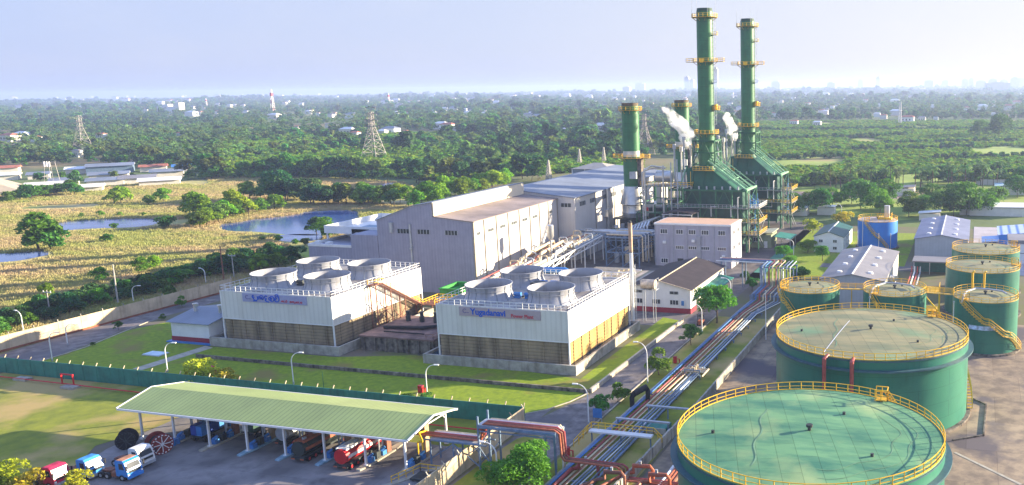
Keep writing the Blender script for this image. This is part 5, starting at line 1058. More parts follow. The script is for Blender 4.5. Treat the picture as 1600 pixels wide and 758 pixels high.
# ------------------------------------------------------------------ pipe racks
t = None
PM = [('bluesteel', .26, 'grey lagged pipe'), ('bluepipe', .11, 'blue pipe'), ('pinkpipe', .16, 'red pipe'), ('creampipe', .15, 'cream pipe'), ('orange', .12, 'rusty orange pipe'), ('creampipe', .1, 'thin cream pipe'), ('steel', .14, 'white pipe'), ('bluesteel', .15, 'slate blue pipe'), ('white', .09, 'thin white pipe')]
for i, (m, r, nm) in enumerate(PM):
    xa, xb, xc = -55.5 + i * .52, -54.9 + i * .62, -53.9 + i * .95; z = .95 + (.3 if i in (1, 5) else 0)
    g = MB(); pts = [(xa, 98, z), (xb, 150, z), (xb + .5, 200, z), (xc, 212.8, z), (xc, 213.2, z), (xc, 213.3, 2.3 + (i % 3) * .2), (xc, 223.6, 2.3 + (i % 3) * .2), (xc, 224, 2.6), (xc, 224, 7.2 + (i % 2) * .2), (xc, 224.5, 7.5 + (i % 2) * .2), (xc, 230.5 + i * .3, 7.5 + (i % 2) * .2)]
    if i < 6: pts += [(xc - .5, 231 + i * .5, 7.6), (-62, 231 + i * .5, 7.6), (-67.5, 231 + i * .5, 7.6)]
    g.tube(pts, r, 8); tag(g.build('corridor_pipe', m, smooth=True), nm + ' in the long pipe corridor, %s from the road side' % ['first', 'second', 'third', 'fourth', 'fifth', 'sixth', 'seventh', 'eighth', 'ninth'][i], 'pipe', 'parallel pipes of the long corridor')
t = thing('pipe_corridor_rack', 'low steel sleepers and tall end frame carrying the corridor pipes', 'pipe rack', (-53, 150, 0))
for i in range(19):
    y = 100 + i * 6; f = (y - 100) / 100; g = MB(); xa = -56 + f * 1.0; xb = -50.6 + f * 2.0; g.box(xa, y - .12, .5, xb, y + .12, .68); g.box(xa + .1, y - .1, 0, xa + .3, y + .1, .5); g.box(xb - .3, y - .1, 0, xb - .1, y + .1, .5); g.build('sleeper', 'bluesteel', t)
for y, h in ((214, 1.9), (218.5, 1.9), (223, 1.9), (225, 7.1), (229.5, 7.1)):
    g = MB(); 
    for x in (-54.6, -50, -45.6): g.bar((x, y, 0), (x, y, h), .28)
    g.bar((-54.8, y, h), (-45.3, y, h), .3); g.build('trestle', 'bluesteel', t)
for x in (-61, -67): g = MB(); g.bar((x, 230.6, 0), (x, 230.6, 7.1), .28); g.bar((x, 234.4, 0), (x, 234.4, 7.1), .28); g.bar((x, 230.4, 7.2), (x, 234.6, 7.2), .3); g.build('trestle', 'bluesteel', t)
g = MB(); g.box(-68.5, 230.2, 7.15, -50, 230.5, 7.4); g.box(-68.5, 234.4, 7.15, -50, 234.7, 7.4); g.build('girder', 'white', t)
g = MB(); g.box(-50.4, 100, .3, -49.9, 205, .45); [g.bar((-50.2, y, 0), (-50.2, y, 1.1), .14) for y in range(102, 204, 6)]; g.bar((-50.2, 100, 1.05), (-50.2, 205, 1.05), .16); g.bar((-49.6, 100, .9), (-49.6, 205, .9), .16); g.build('side_frame', 'bluesteel', t)
# valve skid beside corridor
t = thing('valve_skid', 'small steel valve skid with cream crossing pipes halfway up the corridor', 'valve skid', (-49, 158, 0)); bx, by = at(1085, 590)
g = MB(); [g.bar((bx + a, by + b, 0), (bx + a, by + b, 1.9), .16) for a in (-1.5, 1.5) for b in (-1.2, 1.2)]; [g.bar((bx - 1.6, by + b, 1.9), (bx + 1.6, by + b, 1.9), .16) for b in (-1.2, 1.2)]; g.build('frame', 'bluesteel', t)
for k in range(3): g = MB(); g.tube([(bx - 2.4, by - 1 + k, 1.5), (bx + 2.6, by - 1 + k, 1.5), (bx + 2.6, by - 3.4 + k, 1.5)], .14, 6); g.cyl(bx + .3, by - 1 + k, 1.5, 2.4, .2, 8); g.build('pipe', 'creampipe', t)
# expansion loops
t = thing('expansion_loop', 'black lagged pipe loop arching beside the corridor', 'pipe', (-55, 135, 0)); g = MB(); (xa, ya), (xb, yb) = at(988, 640, 0), at(1013, 631, 0)
g.tube([(xa, ya, 0), (xa, ya, 2.2), (xa + .4, ya + .1, 2.9), (xb - .4, yb, 3.0), (xb, yb, 2.4), (xb + .1, yb - .5, .6)], .42, 10); g.build('loop', 'black', t, smooth=True)
# footbridges over the corridor
for k, (y, x0, x1, m, lab, yel) in enumerate(((120.2, -56.8, -46.4, 'white', 'grey footbridge with yellow rails stepping over the pipe corridor', True), (126, -54.8, -45.6, 'steel', 'plain grey crossing beam over the pipe corridor', False), (132.6, -52, -44.5, 'steel', 'further grey crossing beam reaching the bund wall', False))):
    t = thing('footbridge', lab, 'footbridge', (x0, y, 0)); g = MB(); g.box(x0, y - (.6 if yel else .25), 2.0, x1, y + (.6 if yel else .25), 2.25); g.build('deck', m, t)
    g = MB(); [g.bar((x, y, 0), (x, y, 2.0), .18) for x in (x0 + .3, (x0 + x1) / 2, x1 - .3)]; g.build('support', 'bluesteel', t)
    if yel: g = MB(); g.rail([(x0 - 1.6, y - 2.6, .3), (x0, y - .6, 2.2)], 1.05, 1, .1); g.rail([(x0, y + .7, 2.2), (x1, y + .7, 2.2), (x1 + 1.5, y + .2, 1.2)], 1.05, 1.1, .1); g.rail([(x0 - 1.2, y - 1.6, .3), (x0, y + .5, 2.2)], 1.05, 1, .1); g.build('railing', 'yellow', t)
x, y = at(1020, 672); t = thing('tarpaulin_pit', 'dark green covered pit between the crossing beams', 'pit', (x, y, 0)); g = MB(); g.box(x - 2.6, y - 1.4, .1, x + 2.6, y + 1.8, .9); g.build('cover', 'fgreen', t); g = MB(); g.box(x - 2.8, y - 1.6, .1, x + 2.8, y - 1.42, 1.0); g.build('rim', 'concrete', t)
# pipe bridge from the loading shed
t = thing('pipe_bridge', 'steel pipe bridge from the loading shed to the corridor', 'pipe bridge', (-68, 108, 0))
g = MB()
for x in (-76.5, -72.6):
    for y in (107, 109.4): g.bar((x, y, 0), (x, y, 3.9), .2)
for x in (-68.4, -66.6):
    for y in (107.2, 110): g.bar((x, y, 0), (x, y, 8.2 if x < -68 else 6.6), .24)
for x in (-57.6, -56.2): 
    for y in (107.2, 110): g.bar((x, y, 0), (x, y, 6.6), .24)
for y in (107, 109.4): g.bar((-78, y, 3.9), (-67, y, 3.9), .2); g.bar((-76.5, y, 1), (-72.6, y, 3.6), .13); g.bar((-72.6, y, 3.6), (-68.4, y, .6), .15); g.bar((-68.4, y, 3.6), (-72.6, y, .6), .15)
for y in (107.2, 110): g.bar((-68.4, y, 6.6), (-56.0, y, 6.6), .28); g.bar((-68.4, y, 6.0), (-56.0, y, 6.0), .16)
g.bar((-68.4, 107.2, 1), (-66.6, 110, 3.5), .12); g.bar((-68.4, 107.2, 3.5), (-66.6, 107.2, 6.2), .12); g.bar((-66.6, 107.2, 1), (-68.4, 107.2, 3.5), .12); g.build('frame', 'bluesteel', t)
g = MB(); g.box(-68.6, 107.3, 6.78, -56, 109.9, 6.9); g.box(-76.6, 107.1, 4.0, -68.4, 109.3, 4.1); g.build('tray', 'steel', t)
for i in range(5):
    y = 107.6 + i * .5; r = .16 if i < 3 else .12; m = ['orange', 'rust', 'pinkpipe', 'white', 'creampipe'][i]; zz = 7.1
    g = MB(); g.tube([(-84, y, 4.35), (-69.2, y, 4.35), (-68.2, y, 4.6), (-67.9, y, 6.8), (-67.5, y, zz), (-56.4, y, zz), (-55.6 + i * .12, y, zz - .5), (-55.4 + i * .12, y, 3.2), (-55 + i * .12, y, 2.7), (-47 + i * .3, y, 2.6), (-46.4 + i * .3, y, 2.2), (-46.4 + i * .3, y, 1.1), (-46 + i * .3, y - .3, .9), (-38, y - .3, .9)] if i < 3 else [(-77, y, 4.35), (-69.2, y, 4.35), (-68.2, y, 4.6), (-67.9, y, 6.8), (-67.5, y, zz), (-56.4, y, zz), (-56.0, y, zz - .5), (-56.0, y, .8)], r, 8); g.build('pipe', m, t, smooth=True)
for i, (px, py) in enumerate(((945, 752), (990, 742), (1015, 756), (905, 735))):
    x, y = at(px, py, 1); t = thing('branch_pipe', ['rusty branch pipe bending down beside the bund wall', 'orange branch pipe inside the tank yard corner', 'second orange branch pipe inside the tank yard corner', 'red looped branch pipe under the pipe bridge'][i], 'pipe', (x, y, 0)); g = MB()
    g.tube([(x - 4 + i, y - 6, 1.3), (x - 1, y - .4, 1.3), (x, y, 1.4), (x, y, 2.4), (x + 2.4, y + .3, 2.4), (x + 2.8, y + .3, 1.9), (x + 2.8, y + .3, .3)], .24, 8); g.build('run', ['rust', 'orange', 'orange', 'pinkpipe'][i], t, smooth=True); g = MB(); g.cyl(x + 1, y + .2, 2.4, 3.1, .22, 8); g.build('valve', 'steel', t)
for i in range(4):
    (xa, ya), (xb, yb) = at(1033 + i * 6, 757, .6), at(1062 + i * 6, 718, .6); t = None; g = MB(); g.tube([(xa, ya - 4, .7), (xa, ya, .7), (xb, yb, .7)], .28, 8); tag(g.build('yard_pipe', ['white', 'orange', 'orange', 'rust'][i], smooth=True), ['white pipe lying left of the nearest large tank', 'orange pipe next to the white one by the nearest tank', 'second orange pipe by the nearest large tank', 'rusty pipe closest to the nearest large tank'][i], 'pipe')
# red fire main along the green wall
t = thing('fire_main', 'thin red fire main running along the grass below the green wall', 'pipe', (-150, 118, 0)); (xa, ya), (xb, yb), (xc, yc) = at(0, 592), at(98, 603), at(225, 618)
g = MB(); g.tube([(-205, ya + 1.4, .5), (xa, ya, .5), (xb, yb, .5), (xc, yc, .5), (-136, 119.5, .5), (-100, 119.8, .5), (-72, 119.8, .5)], .12, 6); g.tube([(xb, yb, .5), (xb, yb, 2.4), (xb + 2.9, yb, 2.4), (xb + 2.9, yb, .5)], .14, 6); g.build('pipe', 'red', t)
for px, py, lab in ((36, 594, 'first'), (110, 607, 'second')): x, y = at(px, py); g = MB(); g.box(x - 1.6, y - .8, .05, x + 1.6, y + .8, .5); g.build('thrust_block', 'concrete', t)
# pipe racks beside the turbine hall
t = thing('hall_pipe_rack', 'crowded pipe rack with white frames along the sunlit hall wall', 'pipe rack', (-118, 230, 0))
for i in range(9):
    y = 203 + i * 7.0; h = 5.2 + i * .35; g = MB()
    for x in (-124.5, -119.5, -115): g.bar((x, y, 0), (x, y, h), .3)
    g.bar((-124.7, y, h), (-114.8, y, h), .3); g.bar((-124.7, y, h - 1.7), (-114.8, y, h - 1.7), .25); g.build('trestle', 'white', t)
g = MB(); g.bar((-114.8, 203, 5.4), (-114.8, 260, 8.2), .35); g.bar((-124.6, 203, 5.4), (-124.6, 260, 8.2), .3); g.bar((-114.8, 203, 4.0), (-114.8, 260, 6.6), .25)
for i in range(8): g.bar((-114.8, 203 + i * 7, 3.9 + i * .35), (-114.8, 210 + i * 7, 5.7 + i * .35), .16)
g.build('girder', 'white', t)
for i in range(9):
    x = -124 + i * 1.05; m = ['pinkpipe', 'creampipe', 'creampipe', 'silver', 'orange', 'creampipe', 'silver', 'creampipe', 'steel'][i]; r = [.3, .5, .35, .45, .28, .4, .5, .25, .3][i]; g = MB(); y0 = 200 + (i * 5) % 9
    g.tube([(x, y0, 5.7), (x, 218 + i, 6.4), (x, 219 + i, 6.5 + (i % 3)), (x, 238, 7.6 + (i % 3)), (x, 239.3, 7.4), (x, 259, 8.4)], r, 8); g.build('pipe', m, t, smooth=True)
for i in range(14):
    y = 214 + i * 3.3; x = -123 + (i * 2.7) % 8; h = 6.2 + (y - 203) * .05; g = MB(); g.tube([(x, y, h), (x, y, h + 1.1), (x + .4, y, h + 1.5), (x + 2.2, y, h + 1.5), (x + 2.6, y, h + 1.1), (x + 2.6, y, h)], .2, 8); g.build('pipe_loop', ['creampipe', 'steel', 'creampipe', 'steel'][i % 4], t, smooth=True)
x, y = -117.5, 228.0; t = thing('blowdown_vessel', 'pale upright silencer vessel above the hall pipe rack', 'vessel', (x, y, 0)); g = MB(); g.cyl(x, y, 0, 12.2, .3, 12); g.build('stem', 'steel', t); g = MB(); g.lathe([(.3, 11.8), (.95, 12.8), (.95, 16.0), (.8, 16.2)], x, y, 20); g.build('vessel', 'silver', t, smooth=True)
t = thing('blue_truss_bridge', 'blue grey truss pipe bridge running from the hall rack to the boilers', 'pipe bridge', (-108, 262, 0))
g = MB()
for y in (259, 263):
    g.bar((-124, y, 8.6), (-96, y, 8.6), .4); g.bar((-124, y, 6.6), (-96, y, 6.6), .3)
    for i in range(8): g.bar((-124 + i * 3.5, y, 6.6 if i % 2 else 8.6), (-120.5 + i * 3.5, y, 8.6 if i % 2 else 6.6), .2)
for x in (-123, -114, -105, -97):
    for y in (259, 263): g.bar((x, y, 0), (x, y, 8.6), .5)
g.bar((-114, 259, 0), (-105, 259, 6.6), .25); g.bar((-105, 259, 0), (-114, 259, 6.6), .25); g.build('truss', 'bluesteel', t)
g = MB(); g.box(-124, 259.2, 8.8, -96, 262.8, 8.95); g.build('walkway', 'steel', t)
for k in range(4): g = MB(); y = 259.7 + k * .8; g.tube([(-123, y, 9.3), (-99, y, 9.3), (-97, y + 4, 9.3), (-97, y + 12, 9.3)], .3, 8); g.build('pipe', ['silver', 'steel', 'creampipe', 'silver'][k], t, smooth=True)
# blue pipe elbow behind the right tower stacks
t = thing('blue_water_pipe', 'bright blue and white water pipe bends behind the right cooling tower', 'pipe', (-92, 190, 0))
g = MB(); g.tube([(-100, 187, 12.2), (-93, 187, 12.4), (-91.4, 186.5, 11.8), (-90.6, 186, 10), (-90.6, 186, 0)], .7, 12); g.build('pipe', 'bluepipe', t, smooth=True); g = MB(); g.tube([(-91.5, 185.6, 0), (-91.5, 185.6, 12.0), (-92.2, 185.2, 12.6)], .45, 10); g.build('side_pipe', 'white', t, smooth=True)
t = thing('roof_pipe_rack', 'cream pipes on a white frame above the striped plant room roof', 'pipe rack', (-92, 212, 0))
g = MB(); [g.bar((x, y, 5.2), (x, y, 6.8), .15) for x in (-97, -92, -87) for y in (212, 216)]; g.bar((-98, 212, 6.8), (-85, 212, 6.8), .2); g.bar((-98, 216, 6.8), (-85, 216, 6.8), .2); g.build('frame', 'white', t)
for k in range(4): g = MB(); y = 212.4 + k; g.tube([(-98, y, 7.1), (-90 + k, y, 7.1)], .25, 8); g.build('pipe', 'creampipe', t)

# ------------------------------------------------------------------ lamps, poles, small yard things
def lamp(px, py, h, ang, label, arm=1.8, m='white'):
    x, y = at(px, py); t = thing('street_lamp', label, 'street lamp', (x, y, 0), 0, 'curved arm street lamps'); c, s_ = math.cos(rad(ang)), math.sin(rad(ang))
    g = MB(); g.tube([(x, y, 0), (x, y, .6)], .16, 8); g.build('base', 'steel', t)
    pts = [(x, y, .5), (x, y, h * .72)] + [(x + c * arm * (1 - math.cos(a)), y + s_ * arm * (1 - math.cos(a)), h * .72 + h * .28 * math.sin(a)) for a in [rad(q) for q in (15, 30, 45, 60, 75, 90)]]
    g = MB(); g.tube(pts, .11, 8, r1=.06); g.build('pole', m, t, smooth=True)
    X, Y, Z = pts[-1]; g = MB(); g.box(-.15, -.16, -.09, .75, .16, .09); g.v = [(X + a * c - b * s_, Y + a * s_ + b * c, Z + z) for a, b, z in g.v]; g.build('lamp_head', 'white', t)
for a in [(82, 565, 6.4, 10, 'curved street lamp at the far left of the lawn'), (262, 582, 6.2, 10, 'curved street lamp behind the green wall near the pale sheet on the lawn'), (459, 601, 6.4, 10, 'curved street lamp before the left cooling tower'),
          (668, 622, 6.3, 10, 'curved street lamp with the red hydrant cabinet beside it'), (920, 664, 7.0, 185, 'street lamp beside the road junction with its arm over the road'), (1012, 599, 8.0, 185, 'tall street lamp on the verge by the right cooling tower'),
          (1097, 518, 6.4, 190, 'street lamp in front of the workshop tree'), (1142, 471, 6.2, 190, 'street lamp beside the workshop canopy'), (778, 755, 6.0, 180, 'street lamp half hidden by the foreground tree'),
          (1059, 415, 4.5, 180, 'short street lamp before the office block'), (1240, 400, 5.5, 180, 'street lamp by the trees right of the green path'), (1315, 345, 7.0, 180, 'street lamp beside the big trees on the right'),
          (106, 540, 5.0, 10, 'street lamp against the cream wall at its left end'), (209, 475, 5.0, 10, 'street lamp against the cream wall near the red box'), (37, 520, 5.2, 170, 'street lamp outside the cream wall among the bushes'), (322, 444, 4.6, 170, 'street lamp at the far end of the cream wall')]: lamp(*a)
def pole(px, py, h, label, cross=True, m='pole', r=.2):
    x, y = at(px, py); t = thing('utility_pole', label, 'utility pole', (x, y, 0)); g = MB(); g.tube([(x, y, 0), (x, y, h)], r, 8, r1=r * .55); g.build('pole', m, t, smooth=True)
    if cross:
        g = MB(); g.box(x - 1.3, y - .08, h - .7, x + 1.3, y + .08, h - .5); ca = g.build('crossarm', 'steel', t); g = MB(); [g.cyl(x + k, y, h - .5, h - .15, .08, 6) for k in (-1.2, 0, 1.2)]; g.build('insulator', 'white', ca)
pole(185, 478, 11.2, 'tall pale concrete pole among the bushes outside the cream wall', False, r=.24); pole(79, 495, 6.9, 'short crossarm pole outside the cream wall'); pole(350, 440, 10.8, 'rust streaked tall pole beyond the end of the cream wall', False, 'rust', .24); pole(366, 435, 7.5, 'slim grey crossarm pole beside the rust streaked pole')
pole(507, 618, 4.6, 'thin green pole standing on the lawn between the towers', False, 'greensteel', .07)
def hydrant(px, py, label, s=1.0):
    x, y = at(px, py); t = thing('hydrant_cabinet', label, 'hydrant', (x, y, 0)); g = MB(); g.box(x - .45 * s, y - .3, .15, x + .45 * s, y + .3, 1.35); g.build('cabinet', 'red', t); g = MB(); g.box(x - .5 * s, y - .36, 1.35, x + .5 * s, y + .36, 1.45); g.build('lid', 'maroon', t); g = MB(); g.tube([(x + .9, y, 0), (x + .9, y, 1.0), (x + .5, y, 1.0)], .1, 6); g.build('standpipe', 'red', t)
hydrant(332, 583, 'red hydrant cabinet on the lawn above the shed roof'); hydrant(658, 614, 'red hydrant cabinet on the lawn beside the fourth lamp'); hydrant(887, 713, 'red hydrant post beside the pipe corridor foreground', .7); hydrant(1055, 568, 'red hydrant post beside the plant road', .7); hydrant(220, 488, 'red hydrant box by the foot of the cream wall')
x, y = at(243, 554); t = thing('inspection_cover', 'pale blue sheet lying on the lawn', 'cover', (x, y, 0)); g = MB(); g.box(x - 2.2, y - 1.2, .08, x + 2.2, y + 1.3, .3); g.build('plate', mat('pale_sheet', (.55, .68, .75), .5), t); g = MB(); g.box(x - 2.4, y - 1.4, .08, x + 2.4, y + 1.5, .15); g.build('frame', 'concrete', t)
x, y = at(934, 660); t = thing('notice_board', 'small blue notice board by the road junction', 'sign', (x, y, 0)); g = MB(); g.box(x - .8, y - .05, .8, x + .8, y + .05, 2.4); g.build('panel', 'bluepipe', t); g = MB(); [g.bar((x + k, y + .1, 0), (x + k, y + .1, 2.3), .1) for k in (-.7, .7)]; g.build('post', 'steel', t)
x, y = at(1095, 508); t = thing('forklift', 'small black and orange forklift parked near the workshop tree', 'forklift', (x, y, 0)); g = MB(); g.box(x - .6, y - .9, .3, x + .6, y + .9, 1.2); g.build('body', 'orange', t); g = MB(); [g.bar((x + a, y + b, 1.2), (x + a, y + b, 2.2), .1) for a in (-.55, .55) for b in (-.6, .6)]; g.box(x - .6, y - .7, 2.2, x + .6, y + .7, 2.3); g.build('cage', 'black', t)
g = MB(); [g.bar((x + a, y - 1.1, .1), (x + a, y - 1.1, 3), .12) for a in (-.4, .4)]; g.build('mast', 'black', t)
for a in (-.6, .6):
    for b in (-.6, .6): g = MB(); g.tube([(x + a - .1, y + b, .35), (x + a + .1, y + b, .35)], .35, 10); g.build('wheel', 'black', t)
x, y = at(672, 750); t = thing('steel_platform', 'low yellow railed platform on the grass below the shed corner', 'platform', (x, y, 0)); g = MB(); g.box(x - 2.5, y - 1.2, .3, x + 1.5, y + 1.4, .5); g.build('deck', 'darksteel', t); g = MB(); g.rail([(x - 4.5, y - 2.6, .1), (x - 2.5, y + 1.4, .5), (x + 1.5, y + 1.4, .5), (x + 1.8, y - 1.2, .5)], 1.1, 1.2, .09); g.build('railing', 'yellow', t)

# ------------------------------------------------------------------ vegetation
def quads_mesh(name, c, size, mats, elong=1.6, up=0.3, seed=0, flat=None, mi=None):
    rg = np.random.default_rng(seed); n = len(c)
    nrm = rg.normal(size=(n, 3)); nrm[:, 2] = np.abs(nrm[:, 2]) + up; nrm /= np.linalg.norm(nrm, axis=1)[:, None]
    a = rg.normal(size=(n, 3)); a -= nrm * (a * nrm).sum(1)[:, None]; a /= np.linalg.norm(a, axis=1)[:, None]; b = np.cross(nrm, a)
    s = (size * rg.uniform(.6, 1.4, n))[:, None] * .5
    v = np.stack([c - a * s * elong, c - b * s * .75, c + a * s * elong, c + b * s * .75], 1).reshape(-1, 3)
    me = D.meshes.new(name); me.vertices.add(4 * n); me.vertices.foreach_set('co', v.ravel()); me.loops.add(4 * n); me.loops.foreach_set('vertex_index', np.arange(4 * n)); me.polygons.add(n); me.polygons.foreach_set('loop_start', np.arange(n) * 4)
    for q in mats: me.materials.append(q)
    if mi is not None: me.polygons.foreach_set('material_index', mi)
    me.update(calc_edges=True); me.validate(); return me
def lmat(name, c, c2, hv=.035, ov=.35): return mat(name, c, .65, 0, .55, kind='leaf', col2=c2, objvar=ov, huevar=hv, lo=.35, hi=.65, spec=.25)
LV = dict(dark=lmat('leaf_dark', (.06, .165, .035), (.028, .095, .028)), mid=lmat('leaf_mid', (.115, .27, .03), (.05, .15, .025)), lime=lmat('leaf_lime', (.26, .42, .014), (.11, .24, .012)),
          yellow=lmat('leaf_yellow', (.55, .48, .02), (.25, .30, .018)), fresh=lmat('leaf_fresh', (.17, .33, .018), (.065, .17, .015)), palm=lmat('leaf_palm', (.18, .28, .06), (.07, .15, .035)), olive=lmat('leaf_olive', (.15, .22, .04), (.07, .12, .022)))
def crown_points(seed, h, r, nc, n, low=.25, flat=.8):
    """leaf positions spread over a crown built of uneven clumps"""
    rg = np.random.default_rng(seed); out = []
    cl = []
    for i in range(nc):
        a = rg.uniform(0, 2 * np.pi); q = rg.uniform(0, 1) ** .6 * r * .78; z = h * (low + (1 - low) * rg.uniform(.25, .85)) - .12 * q * q / r
        cl.append((q * math.cos(a), q * math.sin(a), z, r * rg.uniform(.25, .48)))
    cl.append((0, 0, h * .8, r * .45))
    w_ = np.array([c[3] ** 2 for c in cl]); w_ /= w_.sum(); k = rg.choice(len(cl), n, p=w_); cl = np.array(cl)[k]
    d = rg.normal(size=(n, 3)); d /= np.linalg.norm(d, axis=1)[:, None]; d[:, 2] = np.where(d[:, 2] < -.35, -d[:, 2], d[:, 2])
    rr = cl[:, 3] * rg.uniform(.72, 1.08, n); p = cl[:, :3] + d * rr[:, None] * np.array([1, 1, flat]); p[:, 2] = np.maximum(p[:, 2], .15)
    return p
def trunk_mb(seed, h, r, spread, nb=5):
    rnd = random.Random(seed); g = MB(); g.tube([(0, 0, -.1), (.05 * h * rnd.uniform(-1, 1), .04 * h, h * .3), (0, 0, h * .62)], r, 7, r1=r * .55)
    for i in range(nb):
        a = 2 * math.pi * i / nb + rnd.random(); q = spread * rnd.uniform(.4, .7); z0 = h * rnd.uniform(.25, .5); g.tube([(0, 0, z0), (q * .4 * math.cos(a), q * .4 * math.sin(a), z0 + .18 * h), (q * math.cos(a), q * math.sin(a), h * rnd.uniform(.6, .85))], r * .45, 5, r1=r * .12)
    return g
LIB = {}
def proto(kind, seed, h, r, nc, n, size, m, low=.25, trunk=.16, flat=.8):
    cm = quads_mesh(kind + '_crown', crown_points(seed, h, r, nc, n, low, flat), size, [LV[m]], seed=seed, up=.55)
    g = trunk_mb(seed, h, trunk, r); tm = D.meshes.new(kind + '_trunk'); tm.from_pydata(g.v, [], g.f); tm.materials.append(M_['bark']); tm.update()
    return (cm, tm)
def palm_meshes(seed, h, fl, nf=15, seg=5):
    rg = random.Random(seed); g = MB(); lean = rg.uniform(-.9, .9)
    top = Vector((lean, rg.uniform(-.6, .6), h))
    for k in range(nf):
        a = 2 * math.pi * k / nf + rg.uniform(-.2, .2); el = rg.uniform(-.15, 1.0); L_ = fl * rg.uniform(.85, 1.1); p = top.copy(); d = Vector((math.cos(a) * math.cos(el), math.sin(a) * math.cos(el), math.sin(el))); side = Vector((-math.sin(a), math.cos(a), 0))
        for s_ in range(seg):
            q = p + d * (L_ / seg); w0 = .55 * (1 - (s_ / seg) ** 2 * .8) * fl / 3.2; w1 = .55 * (1 - ((s_ + 1) / seg) ** 2 * .8) * fl / 3.2
            for sg in (-1, 1):
                dr = Vector((0, 0, -.45)); g.add([p, p + (side * sg + dr) * w0 + d * .25, q + (side * sg + dr) * w1 + d * .1, q], [(0, 1, 2, 3)])
            p = q; d = (d + Vector((0, 0, -.38))).normalized()
    fm = D.meshes.new('palm_crown'); fm.from_pydata([tuple(v) for v in g.v], [], g.f); fm.materials.append(LV['palm']); fm.update()
    g = MB(); g.tube([(0, 0, -.1), (lean * .25, 0, h * .4), (lean * .7, top.y * .6, h * .75), tuple(top)], .2, 6, r1=.12); tm = D.meshes.new('palm_trunk'); tm.from_pydata(g.v, [], g.f); tm.materials.append(M_['bark']); tm.update()
    return (fm, tm)
LIB['belt'] = [proto('bush', 10 + i, 5.0, 3.4, 9, 1500, .5, ['mid', 'fresh', 'dark'][i], .08) for i in range(3)]
LIB['marsh'] = [proto('bush', 20 + i, 5.0, 3.6, 9, 1100, .62, ['fresh', 'lime', 'mid'][i], .02) for i in range(3)]
LIB['lime'] = [proto('tree', 30 + i, 8.0, 4.4, 12, 1500, .65, 'lime', .12) for i in range(2)]
LIB['round'] = [proto('tree', 40 + i, 9.5, 7.0, 16, 3200, .62, ['fresh', 'mid'][i], .03) for i in range(2)]
LIB['wood'] = [proto('tree', 50 + i, 8.5, 4.6, 9, 620, 1.0, ['mid', 'dark', 'olive'][i], .1) for i in range(3)]
LIB['yellow'] = [proto('tree', 60, 3.6, 3.2, 10, 1100, .38, 'yellow', .25, .1)]
LIB['young'] = [proto('tree', 70, 3.2, 1.7, 9, 1300, .27, 'fresh', .12, .07), proto('tree', 72, 3.0, 1.8, 9, 1200, .27, 'mid', .1, .07)]
LIB['yard'] = [proto('tree', 75, 6.0, 4.0, 16, 6000, .31, 'fresh', .05, .18), proto('tree', 76, 6.3, 4.3, 18, 8000, .28, 'fresh', .04, .18)]
LIB['palm'] = [palm_meshes(80 + i, 8.5 + i, 3.4) for i in range(3)]
def plant(kind, x, y, label, name='tree', cat='tree', group=None, sc=1.0, v=None, szz=None):
    ms = LIB[kind]; cm, tm = ms[v if v is not None else random.randrange(len(ms))]
    t = thing(name, label, cat, (x, y, 0), random.uniform(0, 6.28), group); t.scale = (sc, sc, szz or sc * random.uniform(.88, 1.12))
    for nm, me in (('crown', cm), ('trunk', tm)): o = D.objects.new(nm, me); C.objects.link(o); o.parent = t
    return t
def row(kind, pts, label, name='tree', cat='tree', group=None, sc=(.8, 1.2), depth=1, dd=6.0, spacing=None, jit=1.2):
    P_ = [at(*p) for p in pts]; P_ = [Vector((a, b, 0)) for a, b in P_]
    for k in range(depth):
        for a, b in zip(P_, P_[1:]):
            n = max(1, int((b - a).length / spacing))
            for i in range(n):
                p = a.lerp(b, (i + random.uniform(.1, .9)) / n); away = p.normalized() * (dd * k)
                plant(kind, p.x + away.x + random.uniform(-jit, jit), p.y + away.y + random.uniform(-jit, jit), label, name, cat, group, random.uniform(*sc))
NOTE = 'in the dark belt of bushes outside the cream wall'
row('belt', [(-30, 530), (60, 505), (150, 480), (230, 462), (300, 440), (345, 425)], 'dense green bush ' + NOTE, 'bush', 'bush', 'bushes outside the cream wall', (.65, 1.0), 3, 5.5, 4.2)
row('belt', [(345, 432), (400, 425), (470, 415)], 'dark bush in the clump between the cream wall and the left tower', 'bush', 'bush', 'bushes behind the left cooling tower', (.9, 1.25), 3, 6, 4.6)
row('lime', [(75, 470), (110, 452), (235, 425), (250, 422)], 'taller lime green bush rising above the wall belt', 'bush', 'bush', 'lime bushes outside the cream wall', (.45, .65), 1, 5, 9)
for px, py, k, sc, lab in [(62, 392, 'marsh', 2.7, 'big rounded bush standing alone on the left marsh'), (80, 392, 'marsh', 1.5, 'smaller bush leaning on the big lone marsh bush'), (262, 358, 'marsh', 1.05, 'low round lime bush at the end of the left pond'),
                       (190, 318, 'marsh', 1.6, 'bush in the middle of the left marsh behind the pond'), (510, 374, 'round', .9, 'green tree at the pond edge left of the white canopy'), (495, 366, 'belt', 1.3, 'dark bush behind the pond edge tree')]: plant(k, *at(px, py), lab, 'bush', 'bush', sc=sc)
row('marsh', [(120, 380), (180, 378)], 'low bush on the marsh below the left pond', 'bush', 'bush', 'low bushes below the left pond', (.6, .9), 1, 5, 9)
row('lime', [(290, 340), (330, 346), (372, 338)], 'lime bush in the large clump between the two ponds', 'bush', 'bush', 'clump between the ponds', (1.1, 1.5), 2, 9, 8)
row('marsh', [(300, 360), (345, 346), (400, 334), (440, 326)], 'bush along the bank left of the large pond', 'bush', 'bush', 'bank left of the large pond', (1.1, 1.6), 1, 6, 7)
row('belt', [(385, 312), (430, 312), (480, 318)], 'tall dark bush on the far bank of the large pond', 'bush', 'bush', 'far bank of the large pond', (1.8, 2.6), 2, 8, 8)
